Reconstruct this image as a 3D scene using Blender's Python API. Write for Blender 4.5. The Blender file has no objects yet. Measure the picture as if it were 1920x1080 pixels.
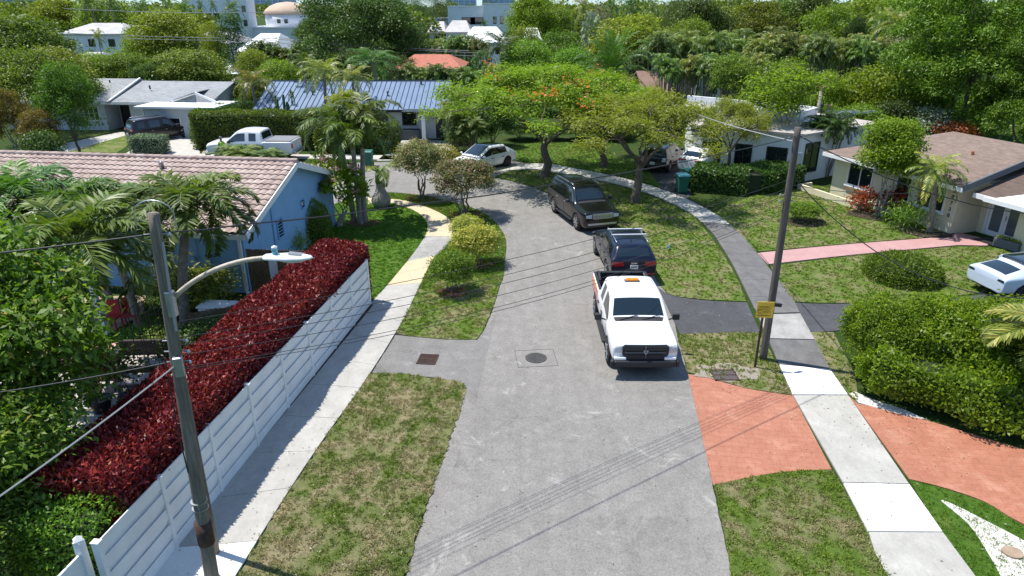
import bpy, bmesh, math, random
import numpy as np
from mathutils import Vector, Matrix
from mathutils.bvhtree import BVHTree
random.seed(7)
PI = math.pi
SC = bpy.context.scene
COL = SC.collection
# ------------------------------------------------------------------ camera geometry (used to survey positions)
CAM_H, FPX = 10.3, 1280.0
PITCH = math.atan((540 - 10) / FPX)
cP, sP = math.cos(PITCH), math.sin(PITCH)
def ray(px, py):
    u = (px - 960) / FPX; v = (540 - py) / FPX
    return (u, cP + v * sP, -sP + v * cP)
def G(px, py, z=0.0):
    r = ray(px, py); t = (z - CAM_H) / r[2]
    return (r[0] * t, r[1] * t)
def at(px, py, Y):
    r = ray(px, py); t = Y / r[1]
    return (r[0] * t, Y, CAM_H + r[2] * t)
# ------------------------------------------------------------------ object helpers
def tag(o, label=None, cat=None, group=None, kind=None):
    if label: o['label'] = label
    if cat: o['category'] = cat
    if group: o['group'] = group
    if kind: o['kind'] = kind
    return o
def empty(name, loc=(0, 0, 0), rz=0.0, label=None, cat=None, group=None):
    o = bpy.data.objects.new(name, None); COL.objects.link(o)
    o.location = loc; o.rotation_euler = (0, 0, rz); o.empty_display_size = 0.3
    return tag(o, label, cat, group)
def link_mesh(name, me, parent=None, loc=None):
    o = bpy.data.objects.new(name, me); COL.objects.link(o)
    if parent: o.parent = parent
    if loc: o.location = loc
    return o
def copy_tree(o, parent=None):
    c = o.copy(); COL.objects.link(c); c.parent = parent
    for ch in list(o.children): copy_tree(ch, c)
    return c
def evaluated(ob):
    dg = bpy.context.evaluated_depsgraph_get(); dg.update()
    return bpy.data.meshes.new_from_object(ob.evaluated_get(dg))
def drop(ob):
    me = ob.data; bpy.data.objects.remove(ob, do_unlink=True)
class MB:
    def __init__(s): s.v = []; s.f = []; s.m = []
    def face(s, pts, mi=0):
        n = len(s.v); s.v += [tuple(p) for p in pts]; s.f.append(tuple(range(n, n + len(pts)))); s.m.append(mi); return s
    def hexa(s, p, mi=0):
        n = len(s.v); s.v += [tuple(q) for q in p]
        for q in ((0, 3, 2, 1), (4, 5, 6, 7), (0, 1, 5, 4), (1, 2, 6, 5), (2, 3, 7, 6), (3, 0, 4, 7)):
            s.f.append(tuple(n + k for k in q)); s.m.append(mi)
        return s
    def box(s, cx, cy, cz, sx, sy, sz, rz=0.0, mi=0, rx=0.0):
        c, d = math.cos(rz), math.sin(rz); P = []
        for z in (-.5, .5):
            for x, y in ((-.5, -.5), (.5, -.5), (.5, .5), (-.5, .5)):
                a, b, e = x * sx, y * sy, z * sz
                if rx: b, e = b * math.cos(rx) - e * math.sin(rx), b * math.sin(rx) + e * math.cos(rx)
                P.append((cx + a * c - b * d, cy + a * d + b * c, cz + e))
        return s.hexa(P, mi)
    def bar(s, a, b, w, h, mi=0):           # box from a to b, width w (horizontal), height h
        a = Vector(a); b = Vector(b); d = (b - a).normalized()
        up = Vector((0, 0, 1)) if abs(d.z) < .95 else Vector((0, 1, 0))
        r = d.cross(up).normalized(); u = r.cross(d).normalized()
        P = []
        for q, e in ((a, 0), (b, 0)): P += [q - r * w / 2 - u * h / 2, q + r * w / 2 - u * h / 2, q + r * w / 2 + u * h / 2, q - r * w / 2 + u * h / 2]
        return s.hexa(P, mi)
    def tube(s, pts, rad, n=8, mi=0, cap=True):
        pts = [Vector(p) for p in pts]; N = len(pts)
        if not hasattr(rad, '__len__'): rad = [rad] * N
        base = len(s.v); prev = None
        for i, p in enumerate(pts):
            d = (pts[min(i + 1, N - 1)] - pts[max(i - 1, 0)])
            d = d.normalized() if d.length > 1e-9 else Vector((0, 0, 1))
            if prev is None:
                a = d.orthogonal().normalized()
            else:
                a = (prev - d * prev.dot(d))
                a = a.normalized() if a.length > 1e-6 else d.orthogonal().normalized()
            prev = a; b = d.cross(a)
            for k in range(n):
                t = 2 * PI * k / n; q = p + (a * math.cos(t) + b * math.sin(t)) * rad[i]; s.v.append(tuple(q))
        for i in range(N - 1):
            for k in range(n):
                k2 = (k + 1) % n
                s.f.append((base + i * n + k, base + i * n + k2, base + (i + 1) * n + k2, base + (i + 1) * n + k)); s.m.append(mi)
        if cap:
            s.f.append(tuple(base + k for k in range(n))[::-1]); s.m.append(mi)
            s.f.append(tuple(base + (N - 1) * n + k for k in range(n))); s.m.append(mi)
        return s
    def prism(s, poly, z0, z1, mi=0):
        n = len(poly); ar = sum(poly[i][0] * poly[(i + 1) % n][1] - poly[(i + 1) % n][0] * poly[i][1] for i in range(n))
        if ar < 0: poly = poly[::-1]
        f0 = z0 if hasattr(z0, '__len__') else [z0] * n
        f1 = z1 if hasattr(z1, '__len__') else [z1] * n
        b = len(s.v)
        s.v += [(p[0], p[1], f0[i]) for i, p in enumerate(poly)] + [(p[0], p[1], f1[i]) for i, p in enumerate(poly)]
        s.f.append(tuple(b + i for i in range(n))[::-1]); s.m.append(mi)
        s.f.append(tuple(b + n + i for i in range(n))); s.m.append(mi)
        for i in range(n):
            j = (i + 1) % n; s.f.append((b + i, b + j, b + n + j, b + n + i)); s.m.append(mi)
        return s
    def lathe(s, prof, c=(0, 0, 0), n=20, axis='z', mi=0):
        b = len(s.v); N = len(prof)
        for r, h in prof:
            for k in range(n):
                t = 2 * PI * k / n; x, y = r * math.cos(t), r * math.sin(t)
                s.v.append((c[0] + x, c[1] + y, c[2] + h) if axis == 'z' else (c[0] + x, c[1] + h, c[2] + y) if axis == 'y' else (c[0] + h, c[1] + x, c[2] + y))
        for i in range(N - 1):
            for k in range(n):
                k2 = (k + 1) % n; s.f.append((b + i * n + k, b + i * n + k2, b + (i + 1) * n + k2, b + (i + 1) * n + k)); s.m.append(mi)
        if prof[0][0] > 1e-4: s.f.append(tuple(b + k for k in range(n))[::-1]); s.m.append(mi)
        if prof[-1][0] > 1e-4: s.f.append(tuple(b + (N - 1) * n + k for k in range(n))); s.m.append(mi)
        return s
    def ball(s, c, r, nu=12, nv=8, mi=0):
        rr = r if hasattr(r, '__len__') else (r, r, r); b = len(s.v)
        for j in range(nv + 1):
            t = -PI / 2 + PI * j / nv
            for k in range(nu):
                a = 2 * PI * k / nu
                s.v.append((c[0] + rr[0] * math.cos(t) * math.cos(a), c[1] + rr[1] * math.cos(t) * math.sin(a), c[2] + rr[2] * math.sin(t)))
        for j in range(nv):
            for k in range(nu):
                k2 = (k + 1) % nu; s.f.append((b + j * nu + k, b + j * nu + k2, b + (j + 1) * nu + k2, b + (j + 1) * nu + k)); s.m.append(mi)
        return s
    def mesh(s, name, mats, smooth=False):
        me = bpy.data.meshes.new(name); me.from_pydata(s.v, [], s.f)
        if not isinstance(mats, (list, tuple)): mats = [mats]
        for m in mats: me.materials.append(m)
        me.polygons.foreach_set('material_index', s.m)
        if smooth: me.polygons.foreach_set('use_smooth', [True] * len(s.f))
        me.update(); return me
    def build(s, name, mats, parent=None, smooth=False, bevel=0.0):
        me = s.mesh(name, mats, smooth); o = link_mesh(name, me, parent)
        if bevel:
            b = o.modifiers.new('b', 'BEVEL'); b.width = bevel; b.segments = 2; b.limit_method = 'ANGLE'; b.angle_limit = 0.6
        return o
# ------------------------------------------------------------------ materials
def new_mat(name):
    m = bpy.data.materials.new(name); m.use_nodes = True; nt = m.node_tree
    return m, nt, nt.nodes['Principled BSDF']
def setin(b, name, v):
    if name in b.inputs: b.inputs[name].default_value = v
def mat(name, col, rough=.6, metal=0, spec=.5, var=0.0, scale=3.0, col2=None, bump=0.0, bscale=40.0, coat=0.0, detail=5):
    m, nt, b = new_mat(name); N = nt.nodes; L = nt.links
    setin(b, 'Roughness', rough); setin(b, 'Metallic', metal); setin(b, 'Specular IOR Level', spec); setin(b, 'Coat Weight', coat); setin(b, 'Coat Roughness', .03)
    c = tuple(col) + (1,)
    if var or col2:
        tc = N.new('ShaderNodeTexCoord'); no = N.new('ShaderNodeTexNoise'); no.inputs['Scale'].default_value = scale; no.inputs['Detail'].default_value = detail; no.inputs['Roughness'].default_value = .65
        L.new(tc.outputs['Object'], no.inputs['Vector'])
        cr = N.new('ShaderNodeValToRGB'); L.new(no.outputs['Fac'], cr.inputs['Fac'])
        c2 = tuple(col2) + (1,) if col2 else tuple(max(0, x * (1 - var)) for x in col) + (1,)
        c1 = c if col2 else tuple(min(1, x * (1 + var)) for x in col) + (1,)
        cr.color_ramp.elements[0].position = .35; cr.color_ramp.elements[1].position = .65
        cr.color_ramp.elements[0].color = c2; cr.color_ramp.elements[1].color = c1
        L.new(cr.outputs['Color'], b.inputs['Base Color'])
    else: b.inputs['Base Color'].default_value = c
    if bump:
        tc = N.new('ShaderNodeTexCoord'); no = N.new('ShaderNodeTexNoise'); no.inputs['Scale'].default_value = bscale; no.inputs['Detail'].default_value = 4
        L.new(tc.outputs['Object'], no.inputs['Vector'])
        bp = N.new('ShaderNodeBump'); bp.inputs['Strength'].default_value = bump; bp.inputs['Distance'].default_value = .02
        L.new(no.outputs['Fac'], bp.inputs['Height']); L.new(bp.outputs['Normal'], b.inputs['Normal'])
    return m
def ramp(nt, fac, stops, interp='LINEAR'):
    r = nt.nodes.new('ShaderNodeValToRGB'); e = r.color_ramp.elements; r.color_ramp.interpolation = interp
    while len(e) < len(stops): e.new(.5)
    for i, (p, c) in enumerate(stops): e[i].position = p; e[i].color = tuple(c) + (1,) if len(c) == 3 else c
    nt.links.new(fac, r.inputs['Fac']); return r.outputs['Color']
def noise(nt, vec, scale, detail=5, rough=.6, dist=0.0):
    n = nt.nodes.new('ShaderNodeTexNoise'); n.inputs['Scale'].default_value = scale; n.inputs['Detail'].default_value = detail; n.inputs['Roughness'].default_value = rough; n.inputs['Distortion'].default_value = dist
    nt.links.new(vec, n.inputs['Vector']); return n.outputs['Fac']
def mixc(nt, fac, a, b, mode='MIX'):
    n = nt.nodes.new('ShaderNodeMix'); n.data_type = 'RGBA'; n.blend_type = mode
    for s, v in ((n.inputs[0], fac), (n.inputs[6], a), (n.inputs[7], b)):
        if hasattr(v, 'is_output'): nt.links.new(v, s)
        elif isinstance(v, (int, float)): s.default_value = v
        else: s.default_value = tuple(v) + (1,) if len(v) == 3 else v
    return n.outputs[2]
def bump(nt, b, h, strength=.3, dist=.02):
    n = nt.nodes.new('ShaderNodeBump'); n.inputs['Strength'].default_value = strength; n.inputs['Distance'].default_value = dist
    nt.links.new(h, n.inputs['Height']); nt.links.new(n.outputs['Normal'], b.inputs['Normal'])
def pos(nt): return nt.nodes.new('ShaderNodeNewGeometry').outputs['Position']
def objc(nt): return nt.nodes.new('ShaderNodeTexCoord').outputs['Object']
def mapped(nt, vec, scale=(1, 1, 1), rot=(0, 0, 0), loc=(0, 0, 0)):
    n = nt.nodes.new('ShaderNodeMapping'); n.inputs['Scale'].default_value = scale; n.inputs['Rotation'].default_value = rot; n.inputs['Location'].default_value = loc
    nt.links.new(vec, n.inputs['Vector']); return n.outputs['Vector']
# asphalt: old sun-bleached, patchy, with thin cracks
def asphalt(name, c0, c1, c2, crack=.5):
    m, nt, b = new_mat(name); p = pos(nt)
    big = noise(nt, p, .35, 6, .7, .4); mid = noise(nt, p, 2.2, 6, .75); fine = noise(nt, p, 55, 3, .7)
    col = ramp(nt, big, [(.3, c0), (.5, c1), (.72, c2)])
    st = noise(nt, mapped(nt, p, (2.0, .14, 1)), 1.0, 6, .7)
    col = mixc(nt, .5, col, ramp(nt, st, [(.35, tuple(x * .75 for x in c1)), (.65, tuple(min(1, x * 1.22) for x in c1))]))
    col = mixc(nt, .5, col, ramp(nt, mid, [(.3, tuple(x * .72 for x in c1)), (.7, tuple(min(1, x * 1.3) for x in c1))]))
    col = mixc(nt, 1, col, ramp(nt, fine, [(.3, (.5,) * 3), (.48, (.95,) * 3), (.7, (1.12,) * 3)]), 'MULTIPLY')
    agg = noise(nt, p, 17, 6, .85); col = mixc(nt, 1, col, ramp(nt, agg, [(.32, (.72,) * 3), (.5, (1,) * 3), (.68, (1.15,) * 3)]), 'MULTIPLY')
    spots = noise(nt, p, .9, 7, .8, 1.2); col = mixc(nt, ramp(nt, spots, [(.58, (0, 0, 0)), (.66, (.6,) * 3)]), col, tuple(min(1, x * 1.25) for x in c2)); col = mixc(nt, ramp(nt, noise(nt, mapped(nt, p, loc=(31, 7, 0)), .7, 7, .8, 1.0), [(.58, (0, 0, 0)), (.68, (.55,) * 3)]), col, tuple(x * .62 for x in c0))
    vn = nt.nodes.new('ShaderNodeTexVoronoi'); vn.feature = 'DISTANCE_TO_EDGE'; vn.inputs['Scale'].default_value = .42
    dn = nt.nodes.new('ShaderNodeTexNoise'); dn.inputs['Scale'].default_value = 1.4; dn.inputs['Detail'].default_value = 6; nt.links.new(p, dn.inputs['Vector'])
    ad = nt.nodes.new('ShaderNodeVectorMath'); ad.operation = 'ADD'; nt.links.new(p, ad.inputs[0]); nt.links.new(dn.outputs['Color'], ad.inputs[1]); nt.links.new(ad.outputs[0], vn.inputs['Vector'])
    line = ramp(nt, vn.outputs['Distance'], [(.0, (1, 1, 1)), (.006, (0, 0, 0))])
    gate = ramp(nt, noise(nt, p, .5, 2), [(.5, (0, 0, 0)), (.6, (crack,) * 3)])
    k = mixc(nt, 1, line, gate, 'MULTIPLY')
    col = mixc(nt, k, col, tuple(x * .35 for x in c0))
    nt.links.new(col, b.inputs['Base Color']); setin(b, 'Roughness', .92); setin(b, 'Specular IOR Level', .2)
    bump(nt, b, fine, .45, .012); return m
def concrete(name, ca, cb, dirt=None, joint=None, scale=.8, rot=0.0):
    m, nt, b = new_mat(name); p = pos(nt)
    n1 = noise(nt, p, scale, 7, .8, .1); n2 = noise(nt, p, 30, 4, .7)
    col = ramp(nt, n1, [(.32, ca), (.66, cb)])
    if dirt:
        n3 = noise(nt, mapped(nt, p, (1.3, .7, 1)), 1.6, 8, .8, .15); k = ramp(nt, n3, [(.4, (0, 0, 0)), (.68, (.8,) * 3)]); col = mixc(nt, k, col, dirt)
    col = mixc(nt, 1, col, ramp(nt, n2, [(.3, (.85,) * 3), (.6, (1,) * 3)]), 'MULTIPLY')
    nt.links.new(col, b.inputs['Base Color']); setin(b, 'Roughness', .85); bump(nt, b, n2, .2, .008); return m
def lawn(name, green, green2, dry, amount=.5, scale=.55):
    m, nt, b = new_mat(name); p = pos(nt)
    a = noise(nt, p, scale, 7, .72, .5); c = noise(nt, p, 5, 6, .8); f = noise(nt, p, 42, 4, .8)
    g = ramp(nt, c, [(.3, tuple(x * .6 for x in green)), (.5, green), (.7, green2)])
    k = ramp(nt, a, [(.62 - amount * .3, (0, 0, 0)), (.74 - amount * .2, (1, 1, 1))])
    dc = ramp(nt, c, [(.3, tuple(x * .7 for x in dry)), (.65, dry)])
    kk = mixc(nt, 1, k, ramp(nt, f, [(.3, (.5,) * 3), (.6, (1, 1, 1))]), 'MULTIPLY')
    col = mixc(nt, kk, g, dc)
    col = mixc(nt, 1, col, ramp(nt, f, [(.28, (.45,) * 3), (.5, (.95,) * 3), (.75, (1,) * 3)]), 'MULTIPLY')
    nt.links.new(col, b.inputs['Base Color']); setin(b, 'Roughness', .95); setin(b, 'Specular IOR Level', .1)
    bump(nt, b, f, .9, .05); return m
def leafm(name, stops, trans=.32, rough=.5, hue=.035, val=.32, worldpatch=None, spec=.35):
    m, nt, b = new_mat(name); L = nt.links
    at_ = nt.nodes.new('ShaderNodeAttribute'); at_.attribute_name = 'v'
    col = ramp(nt, at_.outputs['Fac'], stops)
    if worldpatch:
        k = ramp(nt, noise(nt, pos(nt), worldpatch[0], 7, .72, .5), [(worldpatch[1], (0, 0, 0)), (worldpatch[2], (1, 1, 1))]); col = mixc(nt, k, col, worldpatch[3])
    oi = nt.nodes.new('ShaderNodeObjectInfo'); hs = nt.nodes.new('ShaderNodeHueSaturation'); L.new(col, hs.inputs['Color'])
    for (inp, lo, hi, mul) in (('Hue', .5 - hue, .5 + hue, 1), ('Value', 1 - val, 1 + val, 7.31)):
        mr = nt.nodes.new('ShaderNodeMapRange'); mr.inputs['To Min'].default_value = lo; mr.inputs['To Max'].default_value = hi
        fr = nt.nodes.new('ShaderNodeMath'); fr.operation = 'MULTIPLY'; fr.inputs[1].default_value = mul; L.new(oi.outputs['Random'], fr.inputs[0])
        f2 = nt.nodes.new('ShaderNodeMath'); f2.operation = 'FRACT'; L.new(fr.outputs[0], f2.inputs[0]); L.new(f2.outputs[0], mr.inputs['Value']); L.new(mr.outputs[0], hs.inputs[inp])
    L.new(hs.outputs['Color'], b.inputs['Base Color']); setin(b, 'Roughness', rough); setin(b, 'Specular IOR Level', spec)
    tr = nt.nodes.new('ShaderNodeBsdfTranslucent'); br = mixc(nt, 1, hs.outputs['Color'], (1.25, 1.45, .5), 'MULTIPLY'); L.new(br, tr.inputs['Color'])
    mx = nt.nodes.new('ShaderNodeMixShader'); mx.inputs[0].default_value = trans; out = nt.nodes['Material Output']
    L.new(b.outputs[0], mx.inputs[1]); L.new(tr.outputs[0], mx.inputs[2]); L.new(mx.outputs[0], out.inputs['Surface']); return m
def wood_pole(name, a, b_, c):
    m, nt, b = new_mat(name); p = objc(nt)
    n = noise(nt, mapped(nt, p, (9, 9, .5)), 2.2, 7, .75); n2 = noise(nt, p, .9, 3)
    col = ramp(nt, n, [(.3, a), (.52, b_), (.72, c)]); col = mixc(nt, ramp(nt, n2, [(.4, (0, 0, 0)), (.7, (.5,) * 3)]), col, a)
    nt.links.new(col, b.inputs['Base Color']); setin(b, 'Roughness', .9); bump(nt, b, n, .8, .02); return m
def shingle(name, a, b_, c, along=0.0, sx=1.0):
    m, nt, b = new_mat(name); p = objc(nt)
    br = nt.nodes.new('ShaderNodeTexBrick'); br.inputs['Scale'].default_value = 1.0; br.inputs['Brick Width'].default_value = .33 * sx; br.inputs['Row Height'].default_value = .16; br.inputs['Mortar Size'].default_value = .008
    br.inputs['Color1'].default_value = tuple(a) + (1,); br.inputs['Color2'].default_value = tuple(b_) + (1,); br.inputs['Mortar'].default_value = tuple(x * .5 for x in a) + (1,); br.inputs['Bias'].default_value = 0
    nt.links.new(mapped(nt, p, rot=(0, 0, along)), br.inputs['Vector'])
    n = noise(nt, p, 5, 6, .8); n2 = noise(nt, p, .5, 5, .7)
    col = mixc(nt, .55, br.outputs['Color'], ramp(nt, n, [(.3, a), (.5, b_), (.7, c)])); col = mixc(nt, ramp(nt, n2, [(.4, (0, 0, 0)), (.7, (.35,) * 3)]), col, tuple(x * .65 for x in a))
    st = noise(nt, mapped(nt, p, (1.1, 7.0, 7.0)), 1.3, 6, .75); col = mixc(nt, 1, col, ramp(nt, st, [(.3, (.68,) * 3), (.5, (1, 1, 1)), (.7, (1.3,) * 3)]), 'MULTIPLY')
    nt.links.new(col, b.inputs['Base Color']); setin(b, 'Roughness', .9); bump(nt, b, br.outputs['Fac'], -.4, .02); return m
def stamped(name, a, b_, c, rot=0.0):
    m, nt, b = new_mat(name); p = pos(nt)
    br = nt.nodes.new('ShaderNodeTexBrick'); br.inputs['Scale'].default_value = 1.0; br.inputs['Brick Width'].default_value = .42; br.inputs['Row Height'].default_value = .21; br.inputs['Mortar Size'].default_value = .006
    br.inputs['Color1'].default_value = (1, 1, 1, 1); br.inputs['Color2'].default_value = (.93, .93, .93, 1); br.inputs['Mortar'].default_value = (.72, .68, .66, 1)
    nt.links.new(mapped(nt, p, rot=(0, 0, rot)), br.inputs['Vector'])
    n = noise(nt, p, 1.3, 7, .75, .6); n2 = noise(nt, p, 14, 5, .8)
    col = ramp(nt, n, [(.3, a), (.52, b_), (.72, c)]); col = mixc(nt, .35, col, ramp(nt, n2, [(.3, a), (.7, c)])); col = mixc(nt, 1, col, br.outputs['Color'], 'MULTIPLY')
    nt.links.new(col, b.inputs['Base Color']); setin(b, 'Roughness', .7); bump(nt, b, br.outputs['Fac'], -.3, .01); return m
def glassm(name, col, rough=.05):
    m, nt, b = new_mat(name); b.inputs['Base Color'].default_value = tuple(col) + (1,); setin(b, 'Roughness', rough); setin(b, 'Specular IOR Level', .9); setin(b, 'Coat Weight', .6); setin(b, 'Coat Roughness', .02); return m
def paint(name, col, metal=0.0, rough=.35):
    m, nt, b = new_mat(name); n = noise(nt, objc(nt), 4, 6, .7)
    c = mixc(nt, ramp(nt, n, [(.35, (0, 0, 0)), (.75, (.25,) * 3)]), tuple(col), tuple(x * .82 + .001 for x in col))
    nt.links.new(c, b.inputs['Base Color']); setin(b, 'Roughness', rough); setin(b, 'Metallic', metal); setin(b, 'Coat Weight', .7 if sum(col) > .5 else .35); setin(b, 'Coat Roughness', .04); return m
M = dict(
 road=asphalt('asphalt_road', (.172, .163, .148), (.232, .218, .199), (.308, .292, .268), .5),
 apron=asphalt('asphalt_apron', (.15, .144, .134), (.205, .195, .182), (.265, .252, .236), .4),
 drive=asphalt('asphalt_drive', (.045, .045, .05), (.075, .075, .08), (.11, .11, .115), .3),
 walk=concrete('walk_pale', (.37, .352, .315), (.46, .44, .4), (.3, .285, .26)),
 walkw=concrete('walk_white', (.66, .65, .61), (.76, .75, .71)),
 walkgrey=concrete('walk_grey', (.36, .35, .31), (.47, .45, .4), (.3, .28, .25)),
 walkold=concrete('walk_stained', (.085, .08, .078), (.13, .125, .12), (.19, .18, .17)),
 walkmid=concrete('walk_midgrey', (.3, .29, .27), (.42, .4, .37), (.18, .17, .16), scale=.5),
 walkyel=concrete('walk_yellowed', (.55, .42, .25), (.62, .5, .32), (.5, .42, .3), scale=.5),
 walkfar=concrete('walk_far', (.45, .43, .38), (.55, .52, .47), (.36, .34, .3)),
 red=stamped('red_stamped_concrete', (.28, .088, .046), (.36, .135, .074), (.49, .25, .17), .12),
 pink=stamped('pink_walkway', (.4, .2, .185), (.45, .25, .235), (.5, .33, .31), .1),
 gravel=concrete('white_gravel', (.42, .4, .37), (.7, .67, .62), (.55, .5, .45), scale=30),
 mulch=mat('mulch', (.035, .022, .016), .95, var=.5, scale=20, bump=.8, bscale=60),
 mulchred=mat('mulch_red', (.12, .035, .022), .95, var=.5, scale=25, bump=.8, bscale=60),
 ground=lawn('ground_cover', (.04, .075, .015), (.06, .1, .02), (.09, .09, .035), .3),
 lawn_dry=lawn('lawn_dry', (.12, .165, .04), (.19, .225, .06), (.4, .33, .2), .75, 1.2),
 lawn_mid=lawn('lawn_mid', (.115, .18, .03), (.165, .235, .045), (.33, .285, .155), .56, 1.1),
 lawn_lush=lawn('lawn_lush', (.08, .165, .02), (.115, .215, .03), (.17, .22, .05), .2, .6),
 stucco=mat('stucco_blue', (.24, .42, .66), .85, var=.06, scale=1.5, bump=.25, bscale=120),
 white=mat('white_paint', (.78, .78, .77), .6, var=.04, scale=2),
 vinyl=mat('white_vinyl', (.76, .76, .74), .45, var=.07, scale=1.3),
 wallwhite=mat('wall_white', (.72, .72, .7), .8, var=.05, scale=1),
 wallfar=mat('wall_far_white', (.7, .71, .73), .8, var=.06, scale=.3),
 wallgrey=mat('wall_pale_grey', (.5, .53, .55), .8, var=.05, scale=1, bump=.2, bscale=100),
 cream=mat('wall_cream', (.66, .6, .42), .85, var=.05, scale=1.2, bump=.3, bscale=90),
 glass=glassm('window_glass', (.012, .016, .02)), glassl=glassm('window_glass_pale', (.09, .12, .13), .12),
 dark=mat('dark_frame', (.02, .02, .022), .5), black=mat('black_plastic', (.018, .018, .02), .6),
 wood=wood_pole('pole_wood', (.085, .07, .05), (.19, .158, .12), (.32, .275, .22)),
 wood2=wood_pole('pole_wood_dark', (.055, .045, .038), (.11, .095, .08), (.19, .165, .14)),
 bark=mat('bark', (.17, .135, .1), .95, var=.4, scale=9, bump=.9, bscale=25),
 barkd=mat('bark_brown_shaded', (.12, .095, .07), .95, var=.35, scale=9, bump=.9, bscale=25), barkg=mat('bark_grey', (.3, .27, .23), .95, var=.3, scale=9, bump=.7, bscale=25),  # barkd: brown flame tree bark, darkened for the shade under the crown
 barkp=mat('palm_trunk', (.24, .21, .17), .9, var=.3, scale=6, bump=.8, bscale=20),
 shaft=mat('palm_shaft', (.12, .2, .04), .5, var=.15, scale=4),
 metal=mat('galvanised', (.42, .43, .44), .4, metal=.8, var=.15, scale=5), rust=mat('rust', (.06, .032, .022), .9, var=.4, scale=12),
 cable=mat('cable', (.03, .03, .032), .7), cablel=mat('cable_pale', (.3, .3, .3), .6),
 bamboo=mat('reed', (.2, .14, .08), .9, var=.4, scale=14), wicker=mat('wicker', (.05, .04, .035), .8, var=.3, scale=30, bump=.6, bscale=80),
 teal=mat('bin_green', (.01, .11, .07), .45, var=.15, scale=5), tealb=mat('bin_lid', (.02, .12, .15), .4),
 sign=mat('sign_green', (.0, .22, .16), .5), yellow=mat('sign_yellow', (.62, .44, .04), .6, var=.2, scale=7),
 tyre=mat('tyre', (.016, .016, .017), .85), rim=mat('alloy', (.55, .56, .58), .3, metal=.9), rimd=mat('alloy_dark', (.04, .04, .045), .35, metal=.7),
 chrome=mat('chrome', (.5, .51, .53), .3, metal=.85), lens=glassm('lamp_lens', (.5, .52, .54), .1), redl=glassm('tail_lens', (.4, .01, .012), .15), amber=mat('amber', (.75, .22, .01), .35),
 cglass=glassm('car_glass', (.008, .012, .013), .03), wglass=glassm('windscreen_glass', (.006, .014, .016), .03),
 pwhite=paint('paint_white', (.8, .8, .79)), pblack=paint('paint_black', (.003, .003, .004), 0, .2), pnavy=paint('paint_navy', (.003, .006, .02), .1, .25),
 pgrey=paint('paint_darkgrey', (.03, .026, .03), .3, .25), pred=paint('paint_red', (.62, .07, .018)), porange=paint('paint_orange', (.8, .22, .02)), pblue=paint('paint_paleblue', (.58, .66, .76), .1),
 navyroof=mat('metal_roof', (.19, .25, .34), .38, metal=.3, var=.08, scale=.7), seam=mat('roof_seam', (.03, .05, .09), .4, metal=.3),
 shg=shingle('shingle_grey', (.2, .21, .22), (.3, .31, .31), (.4, .4, .4)), shb=shingle('shingle_brown', (.15, .105, .08), (.22, .16, .125), (.3, .225, .18), 0), shd=shingle('shingle_dark', (.09, .06, .048), (.13, .09, .07), (.18, .13, .1), 0),
 flat=concrete('flat_roof', (.4, .36, .32), (.52, .48, .43), (.3, .27, .24)), orange=mat('orange_tile', (.38, .12, .07), .8, var=.2, scale=3), farroof=mat('far_roof', (.42, .4, .38), .85, var=.12, scale=.6), brownroof=mat('brown_roof', (.2, .12, .09), .85, var=.15, scale=2),
 skin=mat('skin', (.35, .2, .13), .6), hivis=mat('hivis', (.42, .85, .03), .6), pants=mat('work_trousers', (.03, .035, .05), .9), grey=mat('grey_box', (.1, .11, .12), .7), deck=mat('tan_tile', (.3, .22, .15), .8, var=.2, scale=3),
 pot=mat('black_pot', (.02, .02, .025), .6), terra=mat('terracotta', (.4, .13, .06), .8), cloth=mat('pink_cloth', (.7, .3, .33), .8), cushion=mat('cushion', (.4, .36, .33), .9), redcl=mat('red_cloth', (.4, .03, .03), .8),
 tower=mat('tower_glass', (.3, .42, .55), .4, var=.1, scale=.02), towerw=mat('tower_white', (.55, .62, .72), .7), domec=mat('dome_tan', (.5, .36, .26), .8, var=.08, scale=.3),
)
# leaves
M['lf_mid'] = leafm('leaves_mid', [(0, (.06, .1, .012)), (.5, (.145, .21, .022)), (1, (.26, .325, .04))], .38)
M['lf_dark'] = leafm('leaves_dark', [(0, (.03, .055, .01)), (.6, (.07, .12, .018)), (1, (.14, .2, .035))], .28)
M['lf_lime'] = leafm('leaves_lime', [(0, (.1, .15, .014)), (.5, (.2, .27, .02)), (1, (.31, .36, .035))], .4)
M['lf_yel'] = leafm('leaves_yellowgreen', [(0, (.12, .17, .02)), (.5, (.32, .35, .05)), (1, (.66, .58, .15))], .35)
M['lf_brown'] = leafm('leaves_brownish', [(0, (.1, .11, .02)), (.5, (.2, .17, .035)), (1, (.38, .22, .05))], .35)
M['lf_poin'] = leafm('leaves_flame_tree', [(0, (.085, .15, .01)), (.5, (.17, .27, .016)), (1, (.29, .37, .03))], .42, hue=.0, val=.0)
M['lf_poin2'] = leafm('leaves_olive_tree', [(0, (.11, .13, .02)), (.5, (.2, .225, .028)), (1, (.32, .32, .05))], .42, hue=.0, val=.0)
M['lf_palm'] = leafm('palm_leaves', [(0, (.03, .065, .01)), (.5, (.085, .15, .02)), (1, (.2, .26, .05))], .3, .45, spec=.4)
M['lf_palmy'] = leafm('palm_leaves_yellow', [(0, (.07, .1, .015)), (.5, (.17, .2, .03)), (1, (.45, .38, .1))], .35, .4, spec=.6)
M['lf_areca'] = leafm('areca_leaves', [(0, (.05, .085, .015)), (.5, (.13, .19, .03)), (.85, (.25, .26, .06)), (1, (.36, .27, .09))], .3, .45, spec=.5)
M['lf_red'] = leafm('copper_leaves', [(0, (.06, .007, .01)), (.4, (.165, .014, .02)), (.75, (.29, .035, .032)), (.93, (.42, .09, .045)), (1, (.5, .2, .09))], .15, .45, hue=0, val=0, spec=.35)
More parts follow.
